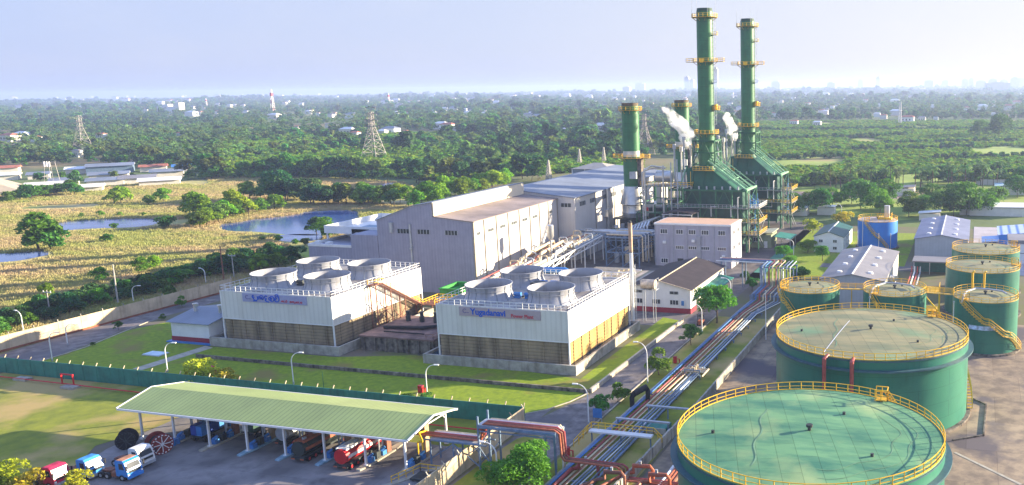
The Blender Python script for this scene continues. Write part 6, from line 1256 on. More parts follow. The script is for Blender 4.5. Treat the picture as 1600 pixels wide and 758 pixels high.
row('belt', [(480, 322), (550, 320), (620, 322)], 'dark bush lining the back of the large pond', 'bush', 'bush', 'back of the large pond', (1.4, 2.0), 2, 6, 6)
row('marsh', [(160, 318), (250, 318), (300, 314)], 'scattered bush in the back of the left marsh', 'bush', 'bush', 'bushes at the back of the left marsh', (1.0, 2.0), 1, 6, 14, 5)
row('belt', [(0, 318), (40, 315), (80, 305), (130, 306)], 'bush below the tan gabled roof at the far left', 'bush', 'bush', 'bushes below the tan roof', (1.0, 1.5), 2, 8, 9)
row('marsh', [(95, 362), (150, 360), (210, 357)], 'low bush along the near bank of the left pond', 'bush', 'bush', 'near bank of the left pond', (.3, .6), 1, 5, 7, 2)
row('marsh', [(110, 341), (180, 338), (240, 337)], 'low bush along the far bank of the left pond', 'bush', 'bush', 'far bank of the left pond', (.3, .6), 1, 5, 8, 2)
row('marsh', [(385, 374), (440, 380), (505, 384)], 'low bush on the near bank of the large pond', 'bush', 'bush', 'near bank of the large pond', (.35, .7), 1, 5, 8, 2)
row('lime', [(615, 326), (660, 330), (700, 318), (760, 300), (800, 292)], 'bright green tree standing right behind the turbine hall', group='bright trees behind the turbine hall', sc=(1.0, 1.5), depth=3, dd=10, spacing=12, jit=3)
row('wood', [(300, 279), (400, 277), (500, 277), (600, 280)], 'broad tree along the far edge of the dry marsh', group='trees along the far edge of the marsh', sc=(1.1, 1.8), depth=2, dd=10, spacing=9, jit=3)
row('belt', [(285, 281), (400, 279), (500, 279), (610, 283)], 'bush at the foot of the trees along the far edge of the dry marsh', 'bush', 'bush', 'bushes along the far edge of the marsh', (.9, 1.5), 1, 6, 7, 2)
row('wood', [(640, 290), (740, 285), (860, 282)], 'tree in the wood edge beyond the bright trees', group='wood edge beyond the bright trees', sc=(1.2, 1.7), depth=2, dd=12, spacing=10, jit=3)
for px, py, sc, v in [(1240, 338, .8, 1), (1262, 332, .7, 0), (1285, 338, .85, 1), (1345, 330, 1.05, 1), (1375, 336, .9, 0), (1385, 322, 1.0, 0), (1420, 342, .9, 0), (1440, 338, .75, 1), (1490, 342, 1.0, 1), (1510, 340, 1.1, 0), (1532, 338, .85, 0), (1470, 334, .8, 1), (1590, 312, .9, 1), (1600, 300, 1.0, 1), (1330, 322, .9, 1), (1455, 325, .9, 0), (1500, 326, .9, 1), (1300, 326, .8, 0), (1555, 326, .7, 1)]:
    plant('round', *at(px, py - 3), 'large rounded tree in the row beyond the blue tank and warehouses', group='rounded trees beyond the blue tank', sc=sc * 1.2, v=v)
row('wood', [(1230, 298), (1320, 292), (1420, 290), (1540, 286), (1600, 284)], 'dark tree at the foot of the scrub field', group='trees at the foot of the scrub field', sc=(.8, 1.2), depth=1, dd=9, spacing=11, jit=4)
row('belt', [(1200, 296), (1320, 288), (1440, 286), (1600, 280)], 'bush under the trees at the foot of the scrub field', 'bush', 'bush', 'bushes at the foot of the scrub field', (1.0, 1.6), 1, 9, 9, 4)
row('palm', [(1290, 300), (1400, 305), (1480, 300), (1570, 292)], 'coconut palm in the grove between the scrub field and the round trees', 'palm_tree', 'palm', 'palms in the right hand grove', (.95, 1.3), 4, 9, 9, 4)
for px, py, k, sc, lab in [(1120, 505, 'yard', 1.25, 'round green tree beside the workshop corner'), (1080, 540, 'young', 1.5, 'small umbrella shaped tree on the verge below the workshop tree'), (1030, 586, 'young', 1.7, 'light green young tree on the verge beside the tall lamp'),
        (822, 768, 'yard', 1.02, 'large bushy tree below the pipe bridge in the foreground'), (785, 770, 'yard', .75, 'lower bush left of the large foreground tree'), (938, 653, 'young', 1.3, 'small dark shrub beside the road junction'), (966, 628, 'young', 1.2, 'small pale shrub by the black pipe loop'),
        (318, 604, 'yellow', 1.15, 'yellow leafed tree rising behind the shed roof'), (352, 608, 'yellow', .9, 'second yellow leafed tree behind the shed roof'), (300, 600, 'yellow', .8, 'small yellow tree left of the shed ridge'), (665, 640, 'young', 1.0, 'green bush behind the right end of the shed roof'), (640, 638, 'young', .8, 'low bush behind the shed roof near its right end'),
        (1165, 440, 'young', 1.0, 'thin small tree beside the pipe drop'), (1232, 425, 'yard', .8, 'spreading tree left of the corridor tank'), (1250, 442, 'yard', .75, 'bright tree just behind the corridor tank'), (1225, 405, 'yard', .7, 'wide tree beside the green path'), (1285, 408, 'yard', .7, 'shrub before the dark roofed white house'), (1262, 395, 'yard', .75, 'dark tree left of the dark roofed white house'), (1315, 352, 'yellow', 1.3, 'yellow green sapling by the right lamp'), (1270, 365, 'yellow', 1.2, 'yellow green bush behind the white house'), (1435, 385, 'young', 1.3, 'shrub between the blue tank and the grey blue warehouse'),
        (1175, 455, 'young', 1.2, 'sparse tree right of the workshop canopy'), (186, 516, 'young', .7, 'small shrub at the edge of the left lawn'), (255, 500, 'young', .55, 'tiny shrub on the left lawn'), (145, 542, 'young', .35, 'tiny tuft on the tip of the lawn'), (265, 470, 'young', 1.2, 'shrub inside the cream wall'), (285, 480, 'young', .9, 'low shrub inside the cream wall near the dosing building'),
        (15, 765, 'yellow', .9, 'yellow green bush in the bottom left corner'), (40, 775, 'yellow', .8, 'second yellow green bush in the bottom left corner'), (120, 775, 'yellow', .75, 'leafy sprig in front of the crimson truck')]:
    plant(k, *at(px, py), lab, 'shrub' if k in ('young',) else 'tree', 'shrub' if k == 'young' else 'tree', sc=sc)

row('wood', [(40, 290), (90, 284), (130, 292)], 'tree growing among the far left sheds', group='trees among the far left sheds', sc=(.6, .9), depth=1, dd=8, spacing=14, jit=4)
row('wood', [(140, 282), (200, 279), (240, 281)], 'tree growing between the far workshop roofs', group='trees between the far workshop roofs', sc=(.5, .8), depth=1, dd=8, spacing=26, jit=4)
# ---- masses nobody could count: instanced on points, one object each
def merged(name, parts):
    vs, fs, mi, mats = [], [], [], []
    for me in parts:
        b = len(vs); vs += [tuple(v.co) for v in me.vertices]
        for p in me.polygons: fs.append(tuple(b + i for i in p.vertices)); mi.append(len(mats))
        mats.append(me.materials[0])
    me = D.meshes.new(name); me.from_pydata(vs, [], fs)
    for q in mats: me.materials.append(q)
    me.polygons.foreach_set('material_index', mi); me.update(); return me
def scatter(name, protos, pts, sc, label=None, cat=None):
    me = D.meshes.new(name); me.from_pydata([tuple(p) for p in pts], [], [])
    n = len(pts)
    for nm, arr in (('s', sc), ('rz', RNG.uniform(0, 6.28, n)), ('k', RNG.integers(0, len(protos), n).astype(float)), ('sz', RNG.uniform(.8, 1.2, n))):
        a = me.attributes.new(nm, 'FLOAT', 'POINT'); a.data.foreach_set('value', np.asarray(arr, dtype=np.float32))
    o = D.objects.new(name, me); C.objects.link(o); o['kind'] = 'stuff'
    if label: o['label'] = label; o['category'] = cat
    G = D.node_groups.new(name, 'GeometryNodeTree'); G.interface.new_socket('Geometry', in_out='INPUT', socket_type='NodeSocketGeometry'); G.interface.new_socket('Geometry', in_out='OUTPUT', socket_type='NodeSocketGeometry')
    N = G.nodes; L = G.links; gi = N.new('NodeGroupInput'); go = N.new('NodeGroupOutput'); jo = N.new('GeometryNodeJoinGeometry')
    def attr(nm): a = N.new('GeometryNodeInputNamedAttribute'); a.data_type = 'FLOAT'; a.inputs[0].default_value = nm; return a.outputs['Attribute']
    for k, p in enumerate(protos):
        src = D.objects.new(name + '_source', p)
        oi = N.new('GeometryNodeObjectInfo'); oi.inputs['Object'].default_value = src; oi.inputs['As Instance'].default_value = True
        ip = N.new('GeometryNodeInstanceOnPoints'); cp = N.new('FunctionNodeCompare'); cp.data_type = 'FLOAT'; cp.operation = 'EQUAL'; cp.inputs[1].default_value = k; cp.inputs['Epsilon'].default_value = .1; L.new(attr('k'), cp.inputs[0])
        cx = N.new('ShaderNodeCombineXYZ'); L.new(attr('rz'), cx.inputs[2]); cs = N.new('ShaderNodeCombineXYZ'); L.new(attr('s'), cs.inputs[0]); L.new(attr('s'), cs.inputs[1])
        ml = N.new('ShaderNodeMath'); ml.operation = 'MULTIPLY'; L.new(attr('s'), ml.inputs[0]); L.new(attr('sz'), ml.inputs[1]); L.new(ml.outputs[0], cs.inputs[2])
        L.new(gi.outputs[0], ip.inputs['Points']); L.new(cp.outputs[0], ip.inputs['Selection']); L.new(oi.outputs['Geometry'], ip.inputs['Instance']); L.new(cx.outputs[0], ip.inputs['Rotation']); L.new(cs.outputs[0], ip.inputs['Scale']); L.new(ip.outputs[0], jo.inputs[0])
    L.new(jo.outputs[0], go.inputs[0]); md = o.modifiers.new('scatter', 'NODES'); md.node_group = G
    return o
def sector(n, d0, d1, pw, a0=-60, a1=8):
    """random ground points in the field of view, density falling with distance as d**-pw"""
    e = 2 - pw; u = RNG.uniform(size=n); d = (d0 ** e + u * (d1 ** e - d0 ** e)) ** (1 / e); a = np.radians(RNG.uniform(a0, a1, n))
    return d * np.sin(a), d * np.cos(a)
# houses seen as pale dots between the far trees: photo positions
HS = [(8, 222, 3), (28, 219, 3), (52, 222, 2), (118, 246, 1), (30, 170, 3), (48, 171, 2), (75, 172, 2), (100, 156, 2), (62, 182, 1), (178, 155, 3), (195, 151, 2), (208, 150, 1), (227, 174, 2), (188, 172, 1),
 (262, 161, 3), (272, 163, 3), (340, 165, 2), (357, 168, 2), (155, 217, 2), (165, 219, 1), (280, 215, 1), (318, 172, 1), (383, 178, 2), (425, 186, 3), (462, 183, 1), (480, 178, 2), (497, 181, 1), (515, 184, 2), (546, 185, 3), (540, 212, 3), (552, 215, 2), (470, 165, 2),
 (463, 204, 1), (511, 200, 1), (600, 162, 3), (617, 160, 3), (640, 161, 2), (572, 161, 2), (655, 148, 2), (637, 147, 2), (606, 211, 3), (595, 212, 2), (632, 212, 1), (686, 202, 3), (696, 204, 3), (710, 205, 1), (680, 181, 1), (618, 179, 1), (636, 180, 1), (693, 173, 2),
 (708, 156, 2), (727, 156, 1), (735, 176, 1), (757, 177, 1), (765, 160, 3), (774, 164, 3), (798, 198, 1), (823, 186, 3), (838, 188, 3), (829, 181, 2), (840, 152, 2), (885, 151, 3), (886, 170, 2), (901, 173, 1), (928, 162, 2), (882, 209, 1), (905, 185, 1), (938, 205, 3), (962, 180, 1), (945, 168, 2), (800, 152, 1), (780, 155, 1),
 (1208, 182, 1), (1215, 184, 2), (1240, 196, 2), (1290, 175, 2), (1307, 167, 2), (1276, 198, 2), (1380, 186, 2), (1370, 183, 2), (1417, 192, 3), (1440, 190, 2), (1462, 190, 1), (1320, 158, 1), (1352, 160, 2), (1348, 150, 1), (1440, 142, 3), (1447, 150, 2), (1480, 158, 1), (1552, 183, 1), (1575, 172, 3), (1535, 172, 3), (1510, 173, 2), (1340, 139, 2), (1260, 148, 2), (1230, 143, 2), (1540, 143, 3), (1500, 140, 2), (1150, 152, 1), (1005, 160, 1), (1140, 165, 2), (1018, 176, 1)]
_hr = random.Random(11)
HS += [(_hr.uniform(-10, 1620), 148 - .012 * 0 + _hr.uniform(0, 1) ** 1.6 * 34, _hr.choice([1, 1, 2, 2, 3])) for _ in range(110)]
HS = [(a, max(b, 155 - a * .0137), c) for a, b, c in HS]
def forest_filter(x, y):
    X, Y = proj(x, y)
    edge = np.interp(X, [-200, 0, 150, 300, 450, 600, 640, 700, 860, 900, 1000, 1170, 1180, 1400, 1700], [262, 262, 255, 272, 270, 272, 282, 285, 272, 255, 250, 240, 190, 188, 186])
    ok = Y < edge
    for px, py, s in HS:
        q = max(3, (py - 140) * .12); hgt = (py - 140) * .17 + 2      # keep the sight line to each house open
        ok &= ~((np.abs(X - px) < 2.2 * s + q * .5) & (Y > py - 1.0) & (Y < py + hgt))
    for px, py, r in ((900, 275, 55), (585, 248, 8), (130, 235, 6), (1100, 255, 60)): ok &= ~((np.abs(X - px) < r) & (Y > py - 6) & (Y < py + 14))
    return ok, X, Y
far_p = [merged('far_tree', [proto('far', 90 + i, 9.0, 5.2, 7, 190, 1.9, m, .08)[0]]) for i, m in enumerate(['dark', 'mid', 'olive', 'mid', 'dark'])]
fpalm = [merged('far_palm', [palm_meshes(95 + i, 12, 4.2, 13, 3)[0]]) for i in range(3)]
x, y = sector(60000, 470, 9500, 1.45); ok, X, Y = forest_filter(x, y); x, y = x[ok], y[ok]
keep = ~((X[ok] > 330) & (X[ok] < 1160) & (Y[ok] > 214) & (RNG.uniform(size=int(ok.sum())) < .8)); x, y = x[keep], y[keep]
dn = np.sin(x * .013 + 2 * np.sin(y * .007)) * np.sin(y * .011 + x * .004) ; kp = (dn > -.72) & (np.sin(x * .006 + 1.3) * np.sin(y * .0051 + 2) < .82); x, y = x[kp], y[kp]; dd = np.hypot(x, y)
sc = RNG.uniform(.6, 1.25, len(x)) * np.where(RNG.uniform(size=len(x)) < .06, 1.6, 1) * (1 + np.clip((dd - 1500) / 6000, 0, .8)) * (1 + .25 * np.sin(x * .004 + y * .003))
scatter('forest', far_p, np.stack([x, y, 0 * x], 1), sc)
x, y = sector(16000, 600, 4500, 1.35); ok, X, Y = forest_filter(x, y); x, y = x[ok], y[ok]; kp = (np.sin(x * .006 + 1) + np.sin(y * .008 + x * .003)) > -.5; x, y = x[kp], y[kp]
scatter('palm_forest', fpalm, np.stack([x, y, 0 * x], 1), RNG.uniform(.8, 1.3, len(x)))
# scrub on the right hand field and the middle distance
sm = [merged('scrub_bush', [quads_mesh('scrub', crown_points(100 + i, 1.5, 2.2, 5, 110, .05, .6), 1.0, [LV[m]], seed=i, up=1.1)]) for i, m in enumerate(['lime', 'lime', 'fresh', 'lime', 'lime'])]
x, y = sector(30000, 440, 1350, 1.0, -14, 6); X, Y = proj(x, y); ok = (X > 1165) & (X < 1700) & (Y < np.interp(X, [1165, 1300, 1600], [296, 288, 282])) & (Y > 189)
cl_ = np.sin(x * .05 + 3 * np.sin(y * .006)) + np.sin(y * .022 + x * .02); ok &= (cl_ > np.where((Y > 232) & (Y < 262), -.5, -1.6)); x, y = x[ok], y[ok]
scatter('scrub', sm, np.stack([x, y, 0 * x], 1), RNG.uniform(.5, 1.4, len(x)))
hp = []
for pts, wd in (([(1185, 219), (1300, 217), (1420, 213)], 16), ([(1290, 236), (1400, 236), (1520, 232)], 12), ([(1200, 250), (1330, 247)], 8), ([(1380, 226), (1640, 222)], 12), ([(1180, 205), (1400, 203), (1640, 204)], 20), ([(1450, 252), (1600, 247)], 9)):
    Q = [Vector((*at(*p), 0)) for p in pts]
    for a, b in zip(Q, Q[1:]):
        for i in range(int((b - a).length * wd / 22)):
            p = a.lerp(b, random.random()); p = p + p.normalized() * random.uniform(-wd, wd) * random.random(); hp.append((p.x, p.y, 0))
scatter('hedgerow', [merged('hedge_bush', [quads_mesh('hedge', crown_points(120 + i, 3.0, 2.6, 6, 150, .05, .8), 1.0, [LV[m]], seed=i)]) for i, m in enumerate(['dark', 'mid', 'dark'])], hp, RNG.uniform(.8, 1.5, len(hp)))
plant('round', *at(1560, 214), 'very large spreading tree rising over the far end of the scrub field', sc=2.6, v=1)
plant('round', *at(1530, 212), 'second large spreading tree left of the biggest one on the scrub field', sc=1.8, v=1)
x, y = sector(32000, 560, 1250, 1.0, -46, -14); X, Y = proj(x, y); ok = (X > 330) & (X < 1000) & (Y > 210) & (Y < np.interp(X, [330, 420, 600, 700, 1000], [277, 275, 277, 284, 262])); x, y = x[ok], y[ok]
scatter('scrub', sm, np.stack([x, y, 0 * x], 1), RNG.uniform(.9, 2.0, len(x)))
# reeds on the marsh
reed_m = mat('reed', (.50, .39, .21), .9, 0, .018, col2=(.36, .38, .11), objvar=.1, huevar=.012, kind='leaf', world=True, lo=.4, hi=.6, stretch=(1, 1.8, 1))
reed_p = []
for i in range(3):
    rg = random.Random(i); g = MB()
    for k in range(22):
        a = rg.uniform(0, 6.28); q = rg.uniform(0, 1.7); X0, Y0 = q * math.cos(a), q * math.sin(a); h_ = rg.uniform(.4, 1.1); b = rg.uniform(0, 6.28); wx, wy = .14 * math.cos(b), .14 * math.sin(b); lx, ly = rg.uniform(-.4, .4), rg.uniform(-.4, .4)
        g.add([(X0 - wx, Y0 - wy, 0), (X0 + wx, Y0 + wy, 0), (X0 + lx + wx * .5, Y0 + ly + wy * .5, h_), (X0 + lx - wx * .5, Y0 + ly - wy * .5, h_)], [(0, 1, 2, 3)])
    me = D.meshes.new('reed_tuft'); me.from_pydata(g.v, [], g.f); me.materials.append(reed_m); me.update(); reed_p.append(me)
x, y = sector(110000, 240, 760, 1.2, -64, -20); ok = inpoly(x, y, MARSH)
dl = np.hypot(x, y); ux, uy = x / dl, y / dl
for q in POND:
    for sh in (0, 4, 8): ok &= ~inpoly(x + ux * sh, y + uy * sh, q)
ok &= x < -207; ok &= (np.sin(x * .045 + 2 * np.sin(y * .03)) + np.sin(y * .06 + x * .02)) > -1.6
x, y = x[ok], y[ok]; scatter('reeds', reed_p, np.stack([x, y, 0 * x], 1), RNG.uniform(.5, 1.1, len(x)))

# ------------------------------------------------------------------ far houses, sheds, masts, skyline
pal = [('palewall', 'tile'), ('white', 'white'), ('white', 'tile'), ('palewall', 'greyroof'), ('white', 'blueroof'), ('palewall', 'white')]
HW = {1: ('small pale house', 7), 2: ('pale two storey house', 11), 3: ('large white building', 19)}
for i, (px, py, s) in enumerate(HS):
    x, y = at(px, py); d = math.hypot(x, y); k = 1 + max(0, (d - 1500) / 3500); wd = HW[s][1] * k; wm, rm = pal[i % 6]; hh = (6 if s < 3 else 8) * (1 + max(0, d - 1500) / 5000)
    t = thing('house', '%s half hidden in the distant woodland' % HW[s][0], 'house', (x, y, 0), 0, 'houses in the distant woodland, ' + HW[s][0]); g = MB(); g.box(x - wd / 2, y, 0, x + wd / 2, y + wd * .7, hh); g.build('wall', wm, t)
    g = MB(); xa, xb, ya, yb, hr = x - wd / 2 - .5, x + wd / 2 + .5, y - .6, y + wd * .7 + .6, hh + wd * .14
    g.add([(xa, ya, hh + .02), (xb, ya, hh + .02), (xb, yb, hh + .02), (xa, yb, hh + .02), (xa + wd * .25, (ya + yb) / 2, hr), (xb - wd * .25, (ya + yb) / 2, hr)], [(3, 2, 1, 0), (0, 1, 5, 4), (1, 2, 5), (2, 3, 4, 5), (3, 0, 4)]); g.build('roof', rm, t)
    if d < 1400: g = MB(); [g.box(x - wd * .35 + q * wd * .25, y - .08, hh * .4, x - wd * .25 + q * wd * .25, y - .004, hh * .7) for q in range(3)]; g.build('window', 'glass', t)
for i, (px, py, wd, dp, h, rm, lab) in enumerate([
    (172, 271, 44, 20, 7.5, 'blueroof', 'long open fronted building with a pale blue roof at the far left'), (170, 281, 34, 14, 5, 'blueroof', 'pale roofed shed below the pale blue roof'), (165, 290, 30, 14, 4.5, 'blueroof', 'blue grey roofed shed nearest the dry marsh'),
    (215, 287, 30, 15, 5, 'greyroof', 'wide grey shed in the middle of the far workshops'), (250, 290, 34, 12, 4.5, 'white', 'white walled shed at the right end of the far workshops'), (262, 277, 30, 14, 5.5, 'blueroof', 'stepped pale roof behind the right end workshop'), (240, 268, 26, 10, 5, 'tile', 'brown roofed shed behind the far workshops'), (285, 268, 18, 10, 5, 'bluepipe', 'small blue roofed shed at the wood edge'),
    (100, 290, 22, 12, 4.5, 'blueroof', 'pale blue shed beside the mobile mast'), (60, 280, 18, 10, 4.5, 'blueroof', 'small blue grey shed near the tan gabled roof'), (75, 296, 34, 10, 4, 'palewall', 'long cream shed below the mobile mast'), (12, 270, 20, 12, 5, 'tile', 'red roofed shed at the left edge'), (10, 282, 20, 12, 5, 'white', 'white shed at the left edge'), (140, 300, 20, 10, 4, 'palewall', 'cream shed beside the marsh bushes'), (120, 272, 20, 10, 5, 'white', 'white shed behind the mobile mast')]):
    wd *= .62; h *= .68; x, y = at(px, py); t = thing('workshop_shed', lab, 'shed', (x, y, 0)); ca, sa = math.cos(rad(46)), math.sin(rad(46)); g = MB(); wall = [(-wd / 2, 0), (wd / 2, 0), (wd / 2, dp), (-wd / 2, dp)]; rot = lambda p: (x + p[0] * ca - p[1] * sa, y + p[0] * sa + p[1] * ca)
    g.prism([rot(p) for p in wall], 0, h); g.build('wall', 'palewall' if i else 'bluesteel', t); g = MB()
    a, b, c, d = [rot(p) for p in ((-wd / 2 - 1, -1.2), (wd / 2 + 1, -1.2), (wd / 2 + 1, dp + 1), (-wd / 2 - 1, dp + 1))]; m1, m2 = rot((-wd / 2 - 1, dp * .5)), rot((wd / 2 + 1, dp * .5)); rz_ = h + 1.6
    g.add([(*a, h + .05), (*b, h + .05), (*m2, rz_), (*m1, rz_), (*d, h + .05), (*c, h + .05)], [(0, 1, 2, 3), (3, 2, 5, 4), (0, 3, 4), (1, 5, 2), (1, 0, 4, 5)]); g.build('roof', rm, t)
x, y = at(35, 303); t = thing('storage_hall', 'tan gabled roof cut by the left edge of the picture', 'building', (x, y, 0)); rot = lambda p: (x + p[0] * math.cos(rad(50)) - p[1] * math.sin(rad(50)), y + p[0] * math.sin(rad(50)) + p[1] * math.cos(rad(50)))
g = MB(); g.prism([rot(p) for p in ((-58, 1), (-1.5, 1), (-1.5, 38), (-58, 38))], 0, 1.6); g.build('wall', 'palewall', t); g = MB(); v = [(*rot(p), z) for p, z in (((-60, 0), 1.6), ((0, 0), 1.6), ((0, 40), 1.6), ((-60, 40), 1.6), ((-30, 12), 15), ((-30, 28), 15))]; g.add(v, [(0, 1, 4), (1, 2, 5, 4), (2, 3, 5), (3, 0, 4, 5), (3, 2, 1, 0)]); g.build('roof', 'tan', t)
t = thing('distant_campus', 'long white building with a tower in the far left woodland', 'building', (*at(262, 178), 0)); x, y = at(262, 178); g = MB(); g.box(x - 35, y, 0, x + 30, y + 25, 20); g.build('wing', 'white', t); g = MB(); g.box(x + 30, y - 4, 0, x + 46, y + 14, 30); g.build('tower', 'palewall', t); g = MB(); g.box(x - 15, y - 1, 20, x + 5, y + 15, 26); g.build('roof_block', 'white', t)
t = thing('far_warehouse', 'blue white warehouse roof in the woodland behind the short chimney', 'warehouse', (*at(942, 207), 0)); x, y = at(942, 207); g = MB(); g.box(x - 18, y, 0, x + 18, y + 26, 7); g.build('wall', 'palewall', t); g = MB(); roofslab(g, x - 19, 7.1, x + 19, 9.4, y - 1, y + 27); g.build('roof', 'white', t)
def pylon(px, py, h, wb, label, arms=3, m='lattice', top=None, name='transmission_tower', cat='pylon', th=.32):
    x, y = at(px, py); t = thing(name, label, cat, (x, y, 0)); g = MB(); wt = top or wb * .2; N_ = 8
    wz = lambda f: wb + (wt - wb) * min(1, f / .72) if not top else wb + (wt - wb) * f
    zz = [h * (1 - (1 - i / N_) ** 1.15) for i in range(N_ + 1)]
    cor = lambda f, sx, sy: (x + sx * wz(f) / 2, y + sy * wz(f) / 2, f * h)
    for a, b in zip(zz, zz[1:]):
        fa, fb = a / h, b / h
        for sx, sy in ((-1, -1), (1, -1), (1, 1), (-1, 1)):
            g.bar(cor(fa, sx, sy), cor(fb, sx, sy), th)
            nx, ny = {(-1, -1): (1, -1), (1, -1): (1, 1), (1, 1): (-1, 1), (-1, 1): (-1, -1)}[(sx, sy)]
            g.bar(cor(fa, sx, sy), cor(fb, nx, ny), th * .6); g.bar(cor(fa, nx, ny), cor(fb, sx, sy), th * .6); g.bar(cor(fb, sx, sy), cor(fb, nx, ny), th * .6)
    g.build('lattice_body', m, t)
    for k in range(arms):
        z = h * (.70 + .13 * k); L_ = h * (.17 - .015 * k); g = MB()
        for s_ in (-1, 1): g.bar((x, y, z + h * .03), (x + s_ * L_, y, z), th * 1.2); g.bar((x, y, z), (x + s_ * L_, y, z), th * 1.2); g.bar((x + s_ * L_, y, z), (x + s_ * L_, y, z - h * .04), th * .6)
        g.build('crossarm', m, t)
    return t
pylon(585, 249, 38, 15, 'tall pale lattice pylon in the scrub left of the turbine hall', 4)
pylon(131, 242, 36, 14, 'lattice pylon in the woodland at the far left', 3, th=.2)
pylon(1008, 242, 33, 13, 'lattice pylon between the two short chimneys', 4)
pylon(858, 284, 13, 3.2, 'short lattice mast behind the turbine hall extension', 0, 'pole', .5, 'lattice_mast', 'mast', .3); pylon(906, 262, 13, 3, 'left one of two short masts beyond the hip roofed building', 0, 'pole', .5, 'lattice_mast', 'mast', .3); pylon(944, 260, 13.5, 3, 'right one of two short masts beyond the hip roofed building', 0, 'pole', .5, 'lattice_mast', 'mast', .3)
for i, (px, py, h, w_, lab) in enumerate(((427, 178, 61, 9, 'tall red and white telecom mast left of centre'), (608, 166, 45, 8, 'red and white telecom mast near the distant white town'), (323, 168, 34, 7, 'small red and white mast by the distant campus'), (1406, 194, 30, 4, 'white mast beside a pale roof in the right hand woodland'))):
    t = pylon(px, py, h, w_, lab, 0, mat('mast_white', (.7, .66, .64), .6), 2.2, 'telecom_mast', 'mast', .7)
    x, y = at(px, py)
    if i < 3:
        for k in range(3): g = MB(); z0 = h * (.14 + k * .3); g.box(x - w_ * .3, y - w_ * .3, z0, x + w_ * .3, y + w_ * .3, z0 + h * .12); g.build('red_band', 'red', t)
t = thing('mobile_mast', 'mobile phone mast on slim legs among the far left sheds', 'mast', (*at(83, 292), 0)); x, y = at(83, 292); g = MB(); [g.bar((x + a * 3, y + b * 3, 0), (x + a * 1.8, y + b * 1.8, 15), .16) for a in (-1, 1) for b in (-1, 1)]; [g.bar((x - 2, y + b * 2, z), (x + 2, y + b * 2, z), .14) for z in (5, 10, 15) for b in (-1, 1)]; g.build('leg_frame', 'lattice', t); g = MB(); [g.box(x + a - .4, y - 2.2, 12.5, x + a + .4, y - 1.7, 15.5) for a in (-2, 0, 2)]; g.build('antenna', 'white', t)
t = thing('boundary_fence', 'pale wall strip beyond the trees at the right edge', 'wall', (*at(1530, 288), 0)); (xa, ya), (xb, yb) = at(1525, 289), at(1640, 289); g = MB(); g.box(xa, ya, 0, xb, ya + .4, 3.0); g.build('panel', 'wall2', t); g = MB(); [g.box(xa + k * 6 - .2, ya - .1, 0, xa + k * 6 + .2, ya - .003, 3.2) for k in range(8)]; g.build('post', 'concrete', t)
t = thing('boundary_fence', 'thin pale wall crossing behind the palms right of the boilers', 'wall', (*at(1255, 283), 0)); (xa, ya), (xb, yb) = at(1250, 283), at(1330, 283); g = MB(); g.box(xa, ya, 0, xb, ya + .4, 2.6); g.build('panel', 'wall2', t); g = MB(); [g.box(xa + k * 6 - .2, ya - .1, 0, xa + k * 6 + .2, ya - .003, 2.8) for k in range(5)]; g.build('post', 'concrete', t)
for i, (px, d, w_, h) in enumerate(((1122, 11500, 60, 290), (1078, 9600, 50, 160), (1086, 9600, 40, 130), (1006, 10200, 110, 100), (1345, 9600, 60, 100), (1372, 10200, 50, 130), (1475, 7800, 60, 80), (1505, 7000, 50, 85), (1530, 6600, 70, 72), (1548, 6400, 60, 80), (1565, 6500, 55, 74), (1582, 6300, 60, 88), (1592, 6400, 40, 84), (1515, 7000, 40, 90), (1450, 7000, 70, 80), (1300, 7600, 70, 75), (1215, 8000, 80, 90), (985, 7600, 60, 60), (1555, 4600, 120, 55))):
    a = math.atan((px - PX) / FOC) ; dx = CD * math.cos(a) + Vector((RT0.x, RT0.y, 0)) * math.sin(a); x, y = dx.x * d, dx.y * d
    t = thing('tower_block', 'faint hazy tower block on the right hand skyline', 'tower block', (x, y, 0), 0, 'hazy skyline blocks'); g = MB(); g.box(x - w_ / 2, y - 20, 0, x + w_ / 2, y + 20, h * .92); g.build('wall', 'wall2', t); g = MB(); g.box(x - w_ * .25, y - 12, h * .92, x + w_ * .25, y + 12, h); g.build('roof_block', 'wall2', t)

# ------------------------------------------------------------------ steam and haze
def vol(name, mesh_mb, dens, parent=None):
    M = D.materials.new(name + '_volume'); M.use_nodes = True; t = M.node_tree; N = t.nodes; L = t.links; N.remove(N['Principled BSDF']); v = N.new('ShaderNodeVolumePrincipled'); v.inputs['Color'].default_value = (1, 1, 1, 1); v.inputs['Anisotropy'].default_value = .2
    tc = N.new('ShaderNodeTexCoord'); n = N.new('ShaderNodeTexNoise'); n.inputs['Scale'].default_value = .45; n.inputs['Detail'].default_value = 5; L.new(tc.outputs['Object'], n.inputs[0]); r = N.new('ShaderNodeMapRange'); r.inputs['From Min'].default_value = .40; r.inputs['From Max'].default_value = .68; r.inputs['To Max'].default_value = dens
    sp = N.new('ShaderNodeSeparateXYZ'); L.new(tc.outputs['Object'], sp.inputs[0]); f = N.new('ShaderNodeMapRange'); f.inputs['From Min'].default_value = 4; f.inputs['From Max'].default_value = 17; f.inputs['To Min'].default_value = 1; f.inputs['To Max'].default_value = .28; L.new(sp.outputs[2], f.inputs[0])
    mm = N.new('ShaderNodeMath'); mm.operation = 'MULTIPLY'; L.new(n.outputs[0], r.inputs[0]); L.new(r.outputs[0], mm.inputs[0]); L.new(f.outputs[0], mm.inputs[1]); L.new(mm.outputs[0], v.inputs['Density']); L.new(v.outputs[0], N['Material Output'].inputs['Volume'])
    return M
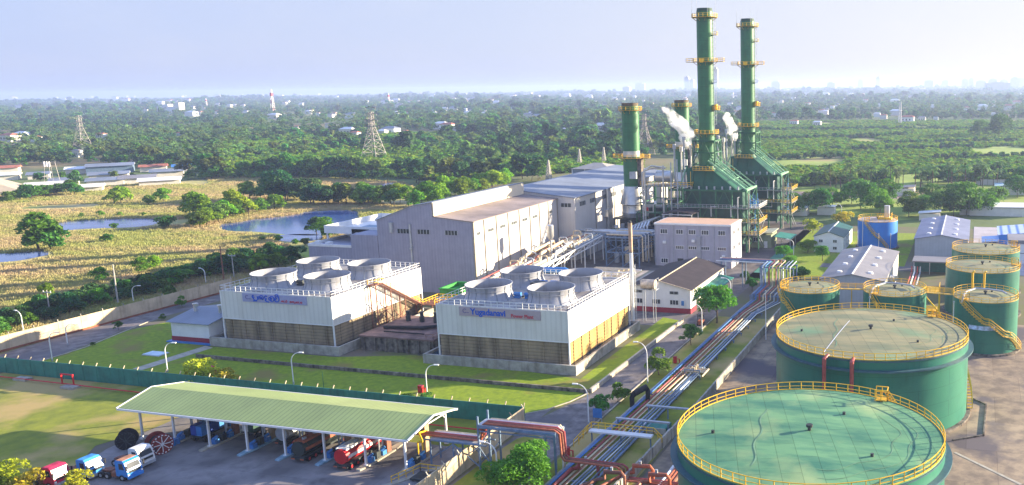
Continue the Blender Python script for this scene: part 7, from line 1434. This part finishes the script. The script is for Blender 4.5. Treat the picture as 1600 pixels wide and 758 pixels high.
def plume(name, base, path, radii, dens, label):
    t = D.objects.new(name, None); rg = random.Random(5); vs = []; n = 16; K = len(path)
    from mathutils import noise
    P_ = []; R2 = []
    for i in range((K - 1) * 6 + 1):
        f = i / 6; k = min(int(f), K - 2); q = f - k; P_.append(Vector(path[k]).lerp(Vector(path[k + 1]), q)); R2.append(radii[k] + (radii[k + 1] - radii[k]) * q)
    for i, (p, r) in enumerate(zip(P_, R2)):
        for j in range(n):
            a = 2 * math.pi * j / n; c, s_ = math.cos(a), math.sin(a); q = r * (1 + .55 * noise.noise(Vector((p.x * .25 + c * .9, p.y * .25 + s_ * .9, p.z * .28)))); vs.append((p.x + q * c, p.y + q * s_, p.z))
    fs = [(i * n + j, i * n + (j + 1) % n, (i + 1) * n + (j + 1) % n, (i + 1) * n + j) for i in range(len(P_) - 1) for j in range(n)] + [tuple(range(n))[::-1], tuple((len(P_) - 1) * n + i for i in range(n))]
    me = D.meshes.new(name); me.from_pydata(vs, [], fs); me.materials.append(vol(name, None, dens)); me.update(); o = D.objects.new(name, me); C.objects.link(o); o.location = base; o['kind'] = 'stuff'; o['label'] = label; o['category'] = 'steam'; return o
plume('steam', (-96.5, 291, 33.5), [(0, 0, 0), (.5, 0, 2), (0, 0, 4.5), (-1.0, 0, 7), (-2.6, 0, 9.2), (-4.2, 0, 11.2), (-6.0, 0, 12.8), (-7.4, 0, 14.6)], [.5, 1.8, 2.8, 3.1, 3.0, 2.8, 2.4, 1.0], 1.5, 'white steam plume drifting left between the chimneys')
plume('steam', (-81.4, 300, 35.8), [(0, 0, 0), (-.3, 0, 2.2), (-1.4, 0, 5), (-2.6, 0, 8), (-3.0, 0, 10)], [.4, 1.6, 2.1, 1.8, .6], 1.5, 'short white steam plume right of the nearer tall chimney')
g = MB(); g.box(-13500, -13500, -1, 13500, 13500, 92); hz = D.materials.new('haze_air'); hz.use_nodes = True; N = hz.node_tree.nodes; N.remove(N['Principled BSDF']); v = N.new('ShaderNodeVolumePrincipled')
v.inputs['Color'].default_value = (.50, .62, .98, 1); v.inputs['Density'].default_value = HAZE_DENSITY; v.inputs['Anisotropy'].default_value = .3; hz.node_tree.links.new(v.outputs[0], N['Material Output'].inputs['Volume'])
h = g.build('haze', hz); h['kind'] = 'stuff'
